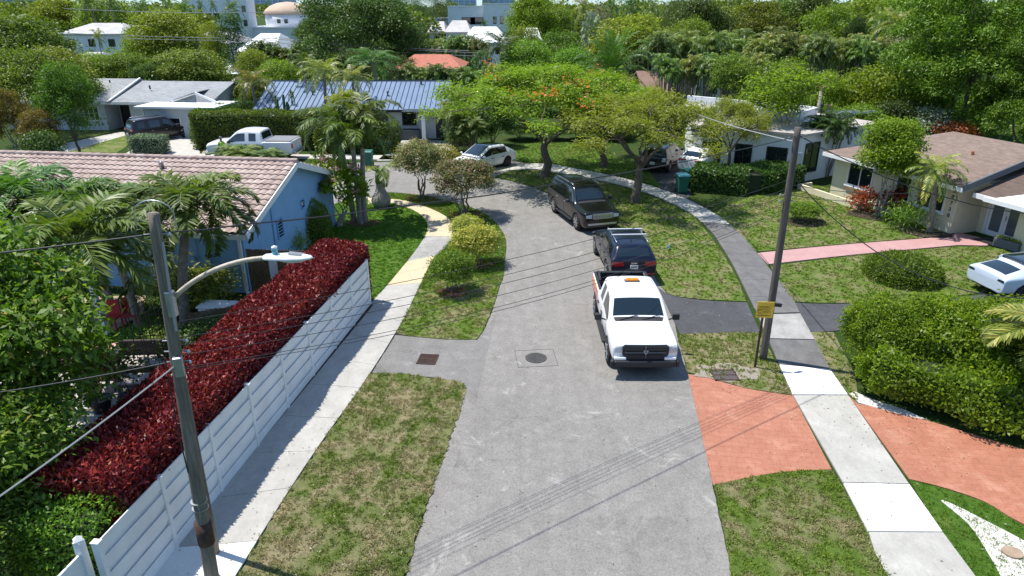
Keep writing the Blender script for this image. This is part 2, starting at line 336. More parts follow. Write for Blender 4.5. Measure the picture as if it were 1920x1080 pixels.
M['lf_hedge'] = leafm('hedge_leaves', [(0, (.05, .09, .01)), (.5, (.12, .2, .02)), (1, (.22, .32, .03))], .32)
M['lf_silver'] = leafm('silver_leaves', [(0, (.11, .14, .08)), (.5, (.2, .24, .16)), (1, (.33, .37, .27))], .2)
M['lf_mix'] = leafm('mottled_leaves', [(0, (.05, .07, .02)), (.45, (.12, .165, .045)), (.75, (.24, .19, .09)), (1, (.42, .26, .2))], .3)
M['lf_croton'] = leafm('croton_leaves', [(0, (.07, .05, .01)), (.5, (.24, .05, .015)), (1, (.5, .13, .03))], .3)
M['lf_dry'] = leafm('dry_leaves', [(0, (.14, .12, .06)), (.5, (.22, .19, .11)), (1, (.32, .28, .19))], .2)
M['fl_orange'] = leafm('flame_flowers', [(0, (.55, .05, .01)), (1, (.8, .17, .02))], .25, hue=0, val=0)
M['fl_pink'] = leafm('pink_flowers', [(0, (.6, .2, .24)), (1, (.8, .5, .5))], .25, hue=0, val=0)
M['gr_dry'] = leafm('grass_blades_dry', [(0, (.07, .115, .015)), (.5, (.16, .23, .035)), (1, (.29, .34, .07))], .2, .7, 0, 0, (1.2, .404, .596, (.42, .35, .21)), .1)
M['gr_mid'] = leafm('grass_blades_mid', [(0, (.07, .12, .016)), (.5, (.16, .24, .03)), (1, (.27, .34, .06))], .22, .7, 0, 0, (1.1, .452, .628, (.37, .31, .17)), .1)
M['gr_lush'] = leafm('grass_blades_lush', [(0, (.045, .1, .01)), (.5, (.1, .2, .02)), (1, (.18, .3, .035))], .3, .7, 0, 0, None, .1)

M['lf_litter'] = leafm('dry_litter', [(0, (.25, .18, .1)), (.6, (.42, .34, .22)), (1, (.65, .6, .5))], .1)
# ------------------------------------------------------------------ foliage
def nrm(a):
    return a / np.maximum(np.linalg.norm(a, axis=1, keepdims=True), 1e-9)
def leaf_mesh(name, P, D, N, Ln, W, V, m, fold=.0):
    n = len(P); D = nrm(D); S = nrm(np.cross(D, N)); U = np.cross(S, D)
    Ln = np.broadcast_to(Ln, (n,))[:, None]; W = np.broadcast_to(W, (n,))[:, None]
    v = np.empty((n, 4, 3)); v[:, 0] = P; v[:, 1] = P + D * Ln * .45 + S * W * .5 + U * Ln * .08; v[:, 2] = P + D * Ln - U * Ln * .08; v[:, 3] = P + D * Ln * .45 - S * W * .5 + U * Ln * .08
    me = bpy.data.meshes.new(name); me.vertices.add(n * 4); me.vertices.foreach_set('co', v.reshape(-1).astype(np.float32))
    me.loops.add(n * 4); me.loops.foreach_set('vertex_index', np.arange(n * 4, dtype=np.int32))
    me.polygons.add(n); me.polygons.foreach_set('loop_start', np.arange(0, n * 4, 4, dtype=np.int32))
    a = me.attributes.new('v', 'FLOAT', 'POINT'); a.data.foreach_set('value', np.repeat(np.clip(V, 0, 1), 4).astype(np.float32))
    me.materials.append(M[m] if isinstance(m, str) else m); me.update(calc_edges=True); return me
def cloud(rng, lobes, n, ls, clump=9, up=.35, cr=.35, wr=.5, flat=1.0, inner=.35, droop=0.0):
    """leaf positions clustered in twigs over the lobes: returns P, D, N, L, W, V"""
    lobes = np.array(lobes, float); ar = lobes[:, 3] ** 2; k = rng.choice(len(lobes), size=max(1, n // clump), p=ar / ar.sum())
    d = nrm(rng.normal(size=(len(k), 3))); lo = d[:, 2] < -.25; d[lo, 2] *= -rng.uniform(.2, 1, lo.sum()); d = nrm(d)
    rr = lobes[k, 3] * (1 - inner * rng.random(len(k)) ** 2)
    C = lobes[k, :3] + d * rr[:, None] * np.array([1, 1, flat])
    # drop the clumps buried in other lobes
    keep = np.ones(len(k), bool)
    for j, L in enumerate(lobes):
        q = (C - L[:3]) / np.array([1, 1, flat]); keep &= ~((np.linalg.norm(q, axis=1) < L[3] * .62) & (k != j))
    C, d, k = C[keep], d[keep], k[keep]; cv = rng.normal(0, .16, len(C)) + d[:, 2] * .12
    idx = np.repeat(np.arange(len(C)), clump); m = len(idx)
    P = C[idx] + rng.normal(size=(m, 3)) * cr * np.array([1, 1, .6])
    N = nrm(d[idx] * .6 + np.array([0, 0, up * 2]) + rng.normal(size=(m, 3)) * .75)
    D = rng.normal(size=(m, 3)) + d[idx] * .6; D[:, 2] -= droop; D = D - N * (D * N).sum(1, keepdims=True)
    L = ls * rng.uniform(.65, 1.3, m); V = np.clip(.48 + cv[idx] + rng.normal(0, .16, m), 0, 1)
    return P, D, N, L, L * wr, V
def limb(mb, a, b, r0, r1, rng, n=6, seg=5, wob=.08, sag=.0):
    a = Vector(a); b = Vector(b); L = (b - a).length; pts = []; rad = []
    for i in range(seg + 1):
        t = i / seg; p = a.lerp(b, t); w = math.sin(t * PI) * wob * L
        p += Vector((rng.uniform(-1, 1) * w, rng.uniform(-1, 1) * w, rng.uniform(-.5, .5) * w + sag * math.sin(t * PI) * L)); pts.append(p); rad.append(r0 + (r1 - r0) * t ** .8)
    mb.tube(pts, rad, n, cap=False); return pts
def tree_meshes(name, seed, h, rx, leaf, n, ls, trunk=.22, fork=.3, nl=9, flat=.8, lob=(.3, .5), bark='bark', shape='round', stems=1, wr=.5, clump=9, cr=None, up=.35, flowers=None, bare=0, twigs=0, inner=.35, droop=0.0):
    """one species variant: (trunk mesh, crown mesh, flower mesh or None); crown width 2*rx, height h, base at the origin"""
    rng = np.random.default_rng(seed); zf = h * fork; lobes = []
    cz = (h + zf) / 2 + .1 * h; ch = (h - zf) / 2
    for i in range(nl):
        a = 2 * PI * (i * .618) + rng.uniform(-.3, .3); q = math.sqrt((i + .5) / nl); R = rx * rng.uniform(*lob)
        if shape == 'umbrella': z = h - .35 - R * flat - (q ** 2) * h * .24 + rng.uniform(-.75, .3)
        elif shape == 'column': q *= .8; z = zf + (h - zf) * (i + .5) / nl; R *= 1.2
        else:
            ct = 1 - 1.6 * (i + .5) / nl; q = math.sqrt(max(0, 1 - ct * ct)); z = (h + zf) / 2 + ct * (ch - R * flat * .6) * rng.uniform(.82, 1.08) + rng.uniform(-.04, .04) * h
        rr = max(0, rx - R) * q * rng.uniform(.7, 1.12)
        if nl > 20 and rng.random() < .14: continue
        z = min(z, h - R * flat); lobes.append((rr * math.cos(a), rr * math.sin(a), z, R))
    if shape == 'round' and inner < .55: lobes.append((0, 0, (h + zf) / 2, rx * .58))
    mb = MB(); base = []
    for s in range(stems):
        b0 = (0, 0, -.05) if stems == 1 else (rng.uniform(-.12, .12), rng.uniform(-.12, .12), -.05)
        f = (rng.uniform(-.06, .06) * h, rng.uniform(-.06, .06) * h, zf) if stems == 1 else (rng.uniform(-.35, .35) * rx, rng.uniform(-.35, .35) * rx, zf * rng.uniform(.9, 1.3))
        tr = trunk if stems == 1 else trunk * .55
        p = [Vector(b0)]; rad = [tr * 1.45]
        for i in range(1, 6):
            t = i / 5; p.append(Vector(b0).lerp(Vector(f), t) + Vector((rng.normal() * .02 * h * math.sin(PI * t), rng.normal() * .02 * h * math.sin(PI * t), 0))); rad.append(tr * (1.05 - .35 * t))
        mb.tube(p, rad, 9, cap=False); base.append((p[-1], rad[-1]))
    prim = []; K = max(5, stems)
    for k in range(K):
        b, r = base[k % stems]; a = 2 * PI * k / K + rng.uniform(-.4, .4); rr = rx * (.42 if shape == 'umbrella' else .3) * rng.uniform(.7, 1.2)
        e = Vector((b.x * .5 + rr * math.cos(a), b.y * .5 + rr * math.sin(a), zf + (h - zf) * (.42 if shape == 'umbrella' else .35) * rng.uniform(.8, 1.3))); limb(mb, b - Vector((0, 0, r)), e, r * .62, r * .34, rng, 7, 5, .06); prim.append((e, r * .34))
    for i, L in enumerate(lobes):
        e = Vector(L[:3]) + Vector((0, 0, -L[3] * .2 * flat)); b, r = min(prim, key=lambda q: (q[0] - e).length + (1 if q[0].z > e.z + .5 else 0)); mid = b.lerp(e, .5) + Vector((rng.normal() * .12, rng.normal() * .12, .06 * (e - b).length))
        r *= 2.0; k_ = min(1, (14 / nl) ** .5); limb(mb, b, mid, r * .42 * k_, r * .26 * k_, rng, 5, 3, .05); pp = limb(mb, mid, e, r * .26 * k_, r * .09 * k_, rng, 4, 4, .07)
        for t in range(twigs):
            o = pp[rng.integers(0, len(pp))] if t % 2 else mid; dv = Vector(nrm(rng.normal(size=(1, 3)))[0]); dv.z = abs(dv.z) * .6
            limb(mb, o, Vector(L[:3]) + Vector((dv.x, dv.y, dv.z * flat)) * L[3] * .95, r * .16, r * .05, rng, 4, 3, .07)
    tm = mb.mesh(name + '_trunk', M[bark], True)
    P, D, N, Ln, W, V = cloud(rng, lobes, n, ls, clump, up, cr or ls * 1.5, wr, flat, inner, droop)
    cm = leaf_mesh(name + '_crown', P, D, N, Ln, W, V, leaf); fm = None
    if flowers:
        P, D, N, Ln, W, V = cloud(rng, [L for L in lobes if L[2] > h * .5 and L[3] < rx * .5 and L[3] > rx * .08], flowers[1], flowers[2], 30, .8, flowers[3], .8, flat, .05)
        fm = leaf_mesh(name + '_flowers', P + np.array([0, 0, .12]), D, N, Ln, W, V, flowers[0])
    return tm, cm, fm
def frond(rng, P, D, N, L, W, V, org, az, el, length, droop, nleaf, ll, lw, vee=.3, hang=.35, tone=.5, start=.18):
    """appends leaflets of one feather frond, returns its rachis points"""
    o = np.array(org, float); hd = np.array([math.cos(az), math.sin(az), 0.]); pts = []; e = el; q = o.copy(); seg = 12
    pts.append(q.copy())
    for i in range(seg):
        e -= droop / seg * (.5 + 1.1 * i / seg); q = q + (hd * math.cos(e) + np.array([0, 0, math.sin(e)])) * length / seg; pts.append(q.copy())
    pts = np.array(pts); side = np.array([-hd[1], hd[0], 0.])
    for k in range(nleaf):
        t = start + (1 - start) * (k + rng.random() * .6) / nleaf; i = min(int(t * seg), seg - 1); f = t * seg - i; p = pts[i] * (1 - f) + pts[i + 1] * f; tg = pts[i + 1] - pts[i]; tg /= np.linalg.norm(tg)
        upv = np.cross(side, tg) * -1; upv = upv if upv[2] > 0 else -upv; l = ll * math.sin(PI * min(1, .2 + t * .78)) ** .6 * rng.uniform(.85, 1.1)
        for s in (-1, 1):
            d = side * s * .85 + tg * (.5 + .3 * t) + upv * vee * rng.uniform(.3, 1.2); d[2] -= hang * rng.uniform(.5, 1.5)
            n_ = upv + side * s * .3 + rng.normal(size=3) * .2
            P.append(p); D.append(d); N.append(n_); L.append(l); W.append(lw); V.append(tone + rng.normal() * .13)
    return pts
def palm_meshes(name, seed, h, flen, nf, leaf='lf_palm', trunk=.14, droop=1.6, nleaf=34, ll=.55, lw=.05, el=(.1, 1.3), lean=(.0, .0), shaft=0, hang=.4, bark='barkp', stems=1, spread=.8, vee=.3, bulge=0, dead=0, up=0):
    rng = np.random.default_rng(seed); P, D, N, L, W, V = [], [], [], [], [], []; mb = MB(); ra = MB()
    for s in range(stems):
        if stems == 1: b = Vector((0, 0, -.05)); t = Vector((lean[0], lean[1], h))
        else:
            a = 2 * PI * s * .618; r = spread * math.sqrt((s + .5) / stems); hh = h * rng.uniform(.72, 1.0); b = Vector((r * .45 * math.cos(a), r * .45 * math.sin(a), -.05)); t = Vector((r * 1.3 * math.cos(a), r * 1.3 * math.sin(a), hh))
        pts = []; rad = []
        for i in range(15):
            u = i / 14; p = b.lerp(t, u); bow = math.sin(u * PI) * .08
            p.x -= lean[0] * bow * 2; p.y -= lean[1] * bow * 2; pts.append(p)
            q = trunk * (1.25 - .35 * u) * (1 + .05 * (i % 2)); 
            if i == 0: q *= 1.3
            if bulge: q = trunk * (.55 + bulge * math.exp(-((u - .3) / .28) ** 2))
            rad.append(q)
        mb.tube(pts, rad, 9 if stems == 1 else 6)
        top = pts[-1]; dirv = (pts[-1] - pts[-2]).normalized()
        if shaft: mb.tube([top - dirv * .05, top + dirv * shaft * .5, top + dirv * shaft], [rad[-1] * 1.15, rad[-1] * 1.1, rad[-1] * .5], 9, 1); top = top + dirv * shaft * .85
        else: mb.tube([top - dirv * .1, top + dirv * .15], [rad[-1] * 1.5, rad[-1] * .6], 8, 1)
        m = nf if stems == 1 else nf
        for k in range(m):
            az = 2 * PI * (k * .618 + rng.random() * .1 + s * .3); u = (k + .5) / m; e = el[0] + (el[1] - el[0]) * u
            fl = flen * (rng.uniform(.85, 1.05)) * (1 - .25 * u ** 3); tone = .32 + .35 * u + rng.normal() * .08
            if dead and k < dead: tone = 1.0
            rp = frond(rng, P, D, N, L, W, V, top, az, e, fl, droop * rng.uniform(.8, 1.2) * (1 - .25 * u), nleaf, ll, lw, vee, hang, tone)
            ra.tube([tuple(x) for x in rp[::2]], [trunk * .13 + .012, trunk * .11 + .01, .014, .012, .01, .007, .004][:len(rp[::2])], 4, cap=False)
    tm = mb.mesh(name + '_trunk', [M[bark], M['shaft']], True)
    cm = leaf_mesh(name + '_crown', np.array(P), np.array(D), np.array(N), np.array(L), np.array(W), np.array(V), leaf)
    rm = ra.mesh(name + '_stalks', M['shaft'], True)
    return tm, cm, rm
SPEC = {}
def variant(key, kind, w, h, **kw):
    SPEC[key] = (kind, w, h, kw, [None])
def get(key):
    kind, w, h, kw, c = SPEC[key]
    if c[0] is None: c[0] = tree_meshes(key, h=h, rx=w / 2, **kw) if kind == 't' else palm_meshes(key, h=h, **kw)
    return c[0]
NTREE = [0]
def plant(key, x, y, h, w=None, name='tree', label=None, cat='tree', group=None, rz=None, z=0.0, third='stalks', leaf=None):
    """puts one tree or palm at world (x, y) with its own trunk and crown parts"""
    kind, w0, h0, kw, c = SPEC[key]; ms = get(key); NTREE[0] += 1
    htot = h0 + (kw.get('flen', 0) * .55 if kind == 'p' else 0)
    s = h / htot; sx = (w / w0) if w else s
    o = empty(name, (x, y, z), rz if rz is not None else (NTREE[0] * 2.399) % (2 * PI), label, cat, group)
    rv = random.Random(NTREE[0]); o.scale = (sx * rv.uniform(.9, 1.1), sx * rv.uniform(.85, 1.15), s)
    t = link_mesh('trunk', ms[0], o); cr = link_mesh('crown', ms[1], o)
    if ms[2]: link_mesh('blossom' if kind == 't' else third, ms[2], o)
    if leaf:
        for q in (cr,): q.material_slots[0].link = 'OBJECT'; q.material_slots[0].material = M[leaf]
    return o
def by_px(key, px, Y, top, wpx=None, **kw):
    x, y, h = at(px, top, Y); f = Y * cP - (h * .7 - CAM_H) * sP
    return plant(key, x, y, max(h, .6), wpx * f / FPX if wpx else None, **kw)
# broad trees
variant('dense', 't', 8, 8, seed=1, leaf='lf_mid', n=19000, ls=.26, nl=38, fork=.08, flat=.8, lob=(.16, .34))
variant('dense_dark', 't', 8, 8, seed=2, leaf='lf_dark', n=19000, ls=.26, nl=34, fork=.08, flat=.85, lob=(.16, .34))
variant('loose', 't', 8, 8, seed=3, leaf='lf_lime', n=13000, ls=.26, nl=38, fork=.2, flat=.75, lob=(.12, .27), bark='barkg', twigs=1, inner=.5)
variant('mid2', 't', 8, 8, seed=4, leaf='lf_mid', n=14000, ls=.3, nl=34, fork=.18, flat=.75, lob=(.14, .3), wr=.4)
variant('giant', 't', 16, 13, seed=5, leaf='lf_dark', n=34000, ls=.3, nl=60, fork=.12, flat=.85, lob=(.1, .22), trunk=.45, bark='barkg', twigs=3, inner=.5)
variant('neem', 't', 12, 14, seed=6, leaf='lf_mid', n=64000, ls=.26, nl=80, fork=.04, flat=.95, lob=(.1, .2), trunk=.35, clump=14, cr=.34, wr=.35, inner=.3)
variant('thin', 't', 5, 8, seed=8, leaf='lf_mid', n=7000, ls=.2, nl=11, fork=.42, flat=1.0, lob=(.24, .4), trunk=.13, twigs=3, bark='barkg', clump=12, inner=.6)
variant('bare', 't', 7, 7, seed=9, leaf='lf_dry', n=2600, ls=.22, nl=14, fork=.25, flat=.8, lob=(.25, .4), bark='barkg', twigs=8, inner=.8)
variant('shrub', 't', 3, 2.4, seed=10, leaf='lf_mid', n=5000, ls=.16, nl=12, fork=.12, flat=.8, lob=(.32, .5), trunk=.05, stems=4, inner=.4)
variant('feather', 't', 8, 11, seed=11, leaf='lf_dark', n=15000, ls=.3, nl=18, fork=.12, flat=1.2, lob=(.2, .35), wr=.16, droop=.6)
variant('ivy', 't', 3, 12, seed=12, leaf='lf_dark', n=9000, ls=.22, nl=11, fork=.05, flat=1.0, lob=(.5, .75), shape='column', trunk=.3)
variant('almond', 't', 9, 6, seed=13, leaf='lf_lime', n=9000, ls=.3, nl=15, fork=.3, flat=.35, lob=(.22, .38), wr=.6, trunk=.16, inner=.5)
variant('flame', 't', 13.5, 6.6, seed=14, leaf='lf_poin', n=34000, ls=.2, nl=90, fork=.32, flat=.5, lob=(.055, .13), shape='umbrella', trunk=.26, wr=.34, clump=18, cr=.24, bark='barkd', flowers=('fl_orange', 560, .12, .26), twigs=3, up=.8, inner=.7)
variant('flame2', 't', 10.5, 5.6, seed=15, leaf='lf_poin2', n=18000, ls=.2, nl=72, fork=.36, flat=.45, lob=(.055, .13), shape='umbrella', trunk=.26, wr=.28, clump=18, cr=.26, bark='barkd', twigs=5, up=.8, inner=.75)
variant('crape', 't', 3.2, 3.0, seed=16, leaf='lf_mix', n=14000, ls=.12, nl=16, fork=.3, flat=.8, lob=(.3, .42), trunk=.1, stems=5, clump=8, cr=.12, twigs=1)
variant('plumeria', 't', 3.6, 2.8, seed=17, leaf='lf_mid', n=1500, ls=.32, nl=17, fork=.2, flat=.8, lob=(.16, .26), trunk=.12, stems=3, wr=.28, clump=14, cr=.1, flowers=('fl_pink', 620, .09, .1), bark='barkg', inner=.3)
variant('ficus', 't', 2.7, 4.6, seed=18, leaf='lf_mid', n=23000, ls=.13, nl=13, fork=.3, flat=.95, lob=(.36, .5), trunk=.1, stems=5, bark='barkg')
variant('yelbush', 't', 1.8, 1.6, seed=19, leaf='lf_yel', n=9000, ls=.1, nl=13, fork=.14, flat=.85, lob=(.34, .52), trunk=.05, stems=6, cr=.1, bark='bark', wr=.42)
variant('croton', 't', 1.1, 1.0, seed=20, leaf='lf_croton', n=700, ls=.2, nl=8, fork=.1, flat=.85, lob=(.3, .5), trunk=.03, stems=4, wr=.35)
variant('fern', 't', 1.6, 1.1, seed=21, leaf='lf_mid', n=1500, ls=.22, nl=8, fork=.08, flat=.7, lob=(.3, .5), trunk=.03, stems=4, wr=.2)
variant('potplant', 't', 1.0, 1.3, seed=22, leaf='lf_dark', n=500, ls=.12, nl=7, fork=.3, flat=.8, lob=(.3, .45), trunk=.03, stems=3, twigs=3)
# palms
variant('coconut', 'p', 6.4, 7, seed=31, flen=3.4, nf=20, trunk=.15, droop=1.9, nleaf=30, ll=.75, lw=.075, el=(-.2, 1.35), lean=(.5, .2), leaf='lf_palm')
variant('coconut_y', 'p', 6.4, 5, seed=32, flen=3.4, nf=16, trunk=.15, droop=1.9, nleaf=30, ll=.75, lw=.075, el=(-.1, 1.35), leaf='lf_palmy')
variant('royal', 'p', 5.4, 6, seed=33, flen=2.8, nf=13, trunk=.15, droop=1.9, nleaf=34, ll=.6, lw=.07, el=(.1, 1.4), shaft=1.0, leaf='lf_palm', bark='barkg')
variant('adonidia', 'p', 3.0, 3.3, seed=34, flen=1.9, nf=13, trunk=.09, droop=2.3, nleaf=36, ll=.5, lw=.06, el=(.15, 1.35), shaft=.6, hang=.5, vee=.45, lean=(.25, .1))
variant('areca', 'p', 3.6, 3.6, seed=35, flen=1.9, nf=7, trunk=.045, droop=2.0, nleaf=24, ll=.5, lw=.06, el=(.35, 1.4), stems=14, spread=.9, leaf='lf_areca', shaft=.4)
variant('areca_tall', 'p', 3.8, 5.6, seed=36, flen=1.7, nf=7, trunk=.055, droop=2.2, nleaf=22, ll=.5, lw=.06, el=(.3, 1.35), stems=14, spread=1.0, leaf='lf_areca', shaft=.4)
variant('date', 'p', 7.6, 2.6, seed=37, flen=4.0, nf=46, trunk=.4, droop=1.5, nleaf=44, ll=.5, lw=.045, el=(-.55, 1.4), hang=.15)
variant('queen', 'p', 2.9, 2.5, seed=38, flen=1.7, nf=22, trunk=.11, droop=1.9, nleaf=30, ll=.36, lw=.045, el=(-.35, 1.3), leaf='lf_palmy', dead=3, lean=(-.35, .1))
variant('bottle', 'p', 2.2, 1.1, seed=39, flen=1.35, nf=5, trunk=.34, droop=2.0, nleaf=30, ll=.4, lw=.05, el=(.3, 1.0), bulge=.75, shaft=.45, bark='barkg', leaf='lf_areca')
variant('fanpalm', 'p', 2.4, 1.0, seed=40, flen=1.2, nf=18, trunk=.1, droop=1.3, nleaf=20, ll=.5, lw=.06, el=(-.1, 1.3))
# ------------------------------------------------------------------ hedges: a leafy box along a path
def hedge(name, path, half, z0, z1, leaf, dens, ls, label, cat='hedge', wr=.5, rough=.1, core=(.02, .03, .012), seed=5, seg=None, parent=None, rnd=.35, updir=.5, group=None, clip=None):
    rng = np.random.default_rng(seed); P2 = [Vector((p[0], p[1], 0)) for p in path]
    if parent is None: parent = empty(name, (P2[0].x, P2[0].y, 0), 0, label, cat, group)
    off = Vector((P2[0].x, P2[0].y, 0)); top = z1 - z0; R = rnd * min(half, top)
    lens = [(P2[i + 1] - P2[i]).length for i in range(len(P2) - 1)]; tot = sum(lens)
    def frame(s):
        i = 0
        while i < len(lens) - 1 and s > lens[i]: s -= lens[i]; i += 1
        d = (P2[i + 1] - P2[i]).normalized(); return P2[i] + d * s - off, d, Vector((-d.y, d.x, 0))
    # profile across: up one side, over the top, down the other (u in 0..1) -> (lateral, z, normal)
    per = top * 2 + half * 2
    def prof(u):
        q = u * per
        if q < top: a = (-half, z0 + q, -1, 0)
        elif q < top + 2 * half: a = (-half + q - top, z1, 0, 1)
        else: a = (half, z1 - (q - top - 2 * half), 1, 0)
        l, z, nl, nz = a
        dl = half - abs(l); dz = z1 - z
        if dl < R and dz < R: c = R; ang = math.atan2(R - dz, R - dl); k = math.hypot(R - dl, R - dz) / R; sg = 1 if l > 0 else -1; l = sg * (half - R + math.cos(ang) * R); z = z1 - R + math.sin(ang) * R; nl = sg * math.cos(ang); nz = math.sin(ang)
        return l, z, nl, nz
    n = int(dens * (per * tot + 2 * top * half * 2)); C = []; Nn = []
    for i in range(n):
        if rng.random() < 4 * top * half / (per * tot + 4 * top * half):
            e = rng.integers(0, 2); o, d, sd = frame(0 if e == 0 else tot - 1e-4); l = rng.uniform(-half, half); z = rng.uniform(z0, z1); p = o + sd * l; nn = (-d if e == 0 else d); z -= max(0, abs(l) - half + R) * .4
        else:
            o, d, sd = frame(rng.uniform(0, tot)); l, z, nl, nz = prof(rng.random())
            if clip and nl < -.5 and z < clip: continue
            p = o + sd * l; nn = sd * nl + Vector((0, 0, nz))
        wob = math.sin(p.x * 2.1 + p.z * 3 + z * 2) * math.cos(p.y * 1.7 + z) * rough + rng.normal() * rough * .35
        C.append((p.x + nn.x * wob, p.y + nn.y * wob, z + nn.z * wob)); Nn.append(tuple(nn))
    C = np.array(C); Nn = np.array(Nn); n = len(C); D = Nn * .5 + rng.normal(size=(n, 3)) * .8 + np.array([0, 0, updir]); NN = Nn + rng.normal(size=(n, 3)) * .6 + np.array([0, 0, .3])
    L = ls * rng.uniform(.6, 1.3, n); big = np.sin(C[:, 0] * 1.3 + 2) * np.cos(C[:, 1] * 1.1) * .1
    me = leaf_mesh(name + '_leaves', C - D * 0.02, D, NN, L, L * wr, .48 + big + rng.normal(0, .2, n), leaf); link_mesh('leaves', me, parent)
    mb = MB(); q = .1 + ls * .5; ns = max(2, int(tot / .5)); ring = [0.02, top * .9 / per, (top + half * .15) / per, .5, (top + 2 * half * .925) / per, (per - top * .9) / per, .98]; ids = []
    for i in range(ns + 1):
        o, d, sd = frame(min(tot - 1e-4, max(1e-4, tot * i / ns))); sh = (q if i == 0 else -q if i == ns else 0); row = []
        for u in ring:
            l, z, nl, nz = prof(u); l *= (half - q) / half; z = min(z, z1 - q); p = o + sd * l + d * sh; row.append(len(mb.v)); mb.v.append((p.x, p.y, z))
        ids.append(row)
    for i in range(ns):
        for k in range(len(ring) - 1): mb.f.append((ids[i][k], ids[i + 1][k], ids[i + 1][k + 1], ids[i][k + 1])); mb.m.append(0)
    for row in (ids[0], ids[-1]): mb.f.append(tuple(row)); mb.m.append(0)
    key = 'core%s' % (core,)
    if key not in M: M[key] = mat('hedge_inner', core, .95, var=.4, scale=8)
    mb.build('dark_core', M[key], parent); return parent  # solid dark core behind the leaves; inner shade put into its colour
# ------------------------------------------------------------------ ground
def tri(pts, z, zb=None):
    """flat polygon (world xy) triangulated at height z, with a skirt down to zb"""
    bm = bmesh.new(); vs = [bm.verts.new((x, y, z)) for x, y in pts]; f = bm.faces.new(vs); f.normal_update()
    if f.normal.z < 0: f.normal_flip()
    bmesh.ops.triangulate(bm, faces=[f], ngon_method='EAR_CLIP')
    if zb is not None:
        n = len(pts); lo = [bm.verts.new((x, y, zb)) for x, y in pts]
        for i in range(n): bm.faces.new((vs[i], vs[(i + 1) % n], lo[(i + 1) % n], lo[i]))
    return bm
def smooth_px(pts, k=4):
    """Catmull-Rom through points; a point given as (x, y, 1) stays a corner"""
    out = []; n = len(pts)
    for i in range(n):
        p0, p1, p2, p3 = pts[i - 1], pts[i], pts[(i + 1) % n], pts[(i + 2) % n]
        c1, c2 = len(p1) > 2, len(p2) > 2
        if c1: p0 = p1
        if c2: p3 = p2
        for j in range(k):
            t = j / k; out.append(tuple(.5 * (2 * p1[a] + (p2[a] - p0[a]) * t + (2 * p0[a] - 5 * p1[a] + 4 * p2[a] - p3[a]) * t * t + (3 * p1[a] - p0[a] - 3 * p2[a] + p3[a]) * t ** 3) for a in (0, 1)))
    return out
def W(pts): return [G(p[0], p[1]) + ((1,) if len(p) > 2 else ()) for p in pts]
def sheet(name, px, z, m, zb=None, kind='structure', world=False, k=4, jag=0.0):
    w = smooth_px(px if world else W(px), k)
    if jag:
        r = random.Random(len(name)); q = []
        for i in range(len(w)):
            a, b = w[i], w[(i + 1) % len(w)]; d = math.hypot(b[0] - a[0], b[1] - a[1]); s = max(1, min(12, int(d / .12)))
            for j in range(s): t = j / s; q.append((a[0] + (b[0] - a[0]) * t + r.uniform(-jag, jag), a[1] + (b[1] - a[1]) * t + r.uniform(-jag, jag)))
        w = q
    bm = tri(w, z, zb); me = bpy.data.meshes.new(name); bm.to_mesh(me); bm.free(); me.materials.append(M[m]); o = link_mesh(name, me); tag(o, kind=kind); return o, w
def inside(P, poly):
    x, y = P[:, 0], P[:, 1]; c = np.zeros(len(P), bool); n = len(poly); j = n - 1
    for i in range(n):
        xi, yi = poly[i][:2]; xj, yj = poly[j][:2]
        if abs(yj - yi) > 1e-9: c ^= ((yi > y) != (yj > y)) & (x < (xj - xi) * (y - yi) / (yj - yi) + xi)
        j = i
    return c
def blades(name, polys, dens, m, hgt=.06, z=.03, seed=3, wd=.008, clumpy=.5, label=None):
    rng = np.random.default_rng(seed); Ps = []; Vs = []
    for poly in polys:
        a = np.array([p[:2] for p in poly]); lo, hi = a.min(0), a.max(0); nt_ = int(dens / 11 * (hi - lo).prod()); t = rng.uniform(lo, hi, (nt_, 2))
        c = np.sin(t[:, 0] * 3.1 + np.sin(t[:, 1] * 2.3) * 2) * np.sin(t[:, 1] * 2.7 + np.cos(t[:, 0] * 3.7) * 2); c2 = np.sin(t[:, 0] * 11 + t[:, 1] * 3) * np.sin(t[:, 1] * 9 - t[:, 0] * 5)
        t = t[rng.random(nt_) < (1 - clumpy + clumpy * (c * .55 + c2 * .45 + .55))]; q = np.repeat(t, 11, 0) + rng.normal(0, .028, (len(t) * 11, 2)); tv = np.repeat(rng.normal(0, .17, len(t)), 11); k = inside(q, poly); Ps.append(q[k]); Vs.append(tv[k])
    q = np.concatenate(Ps); n = len(q); P = np.c_[q, np.full(n, z - .005)]
    D = rng.normal(size=(n, 3)) * .55; D[:, 2] = rng.uniform(.35, 1.1, n); N = rng.normal(size=(n, 3)); N[:, 2] = .4; L = hgt * rng.uniform(.5, 1.4, n)
    me = leaf_mesh(name, P, D, N, L, wd * rng.uniform(.7, 1.5, n), np.clip(.58 + np.concatenate(Vs) + rng.normal(0, .16, n), 0, 1), m); o = link_mesh(name, me); tag(o, label, 'grass', kind='stuff'); return o
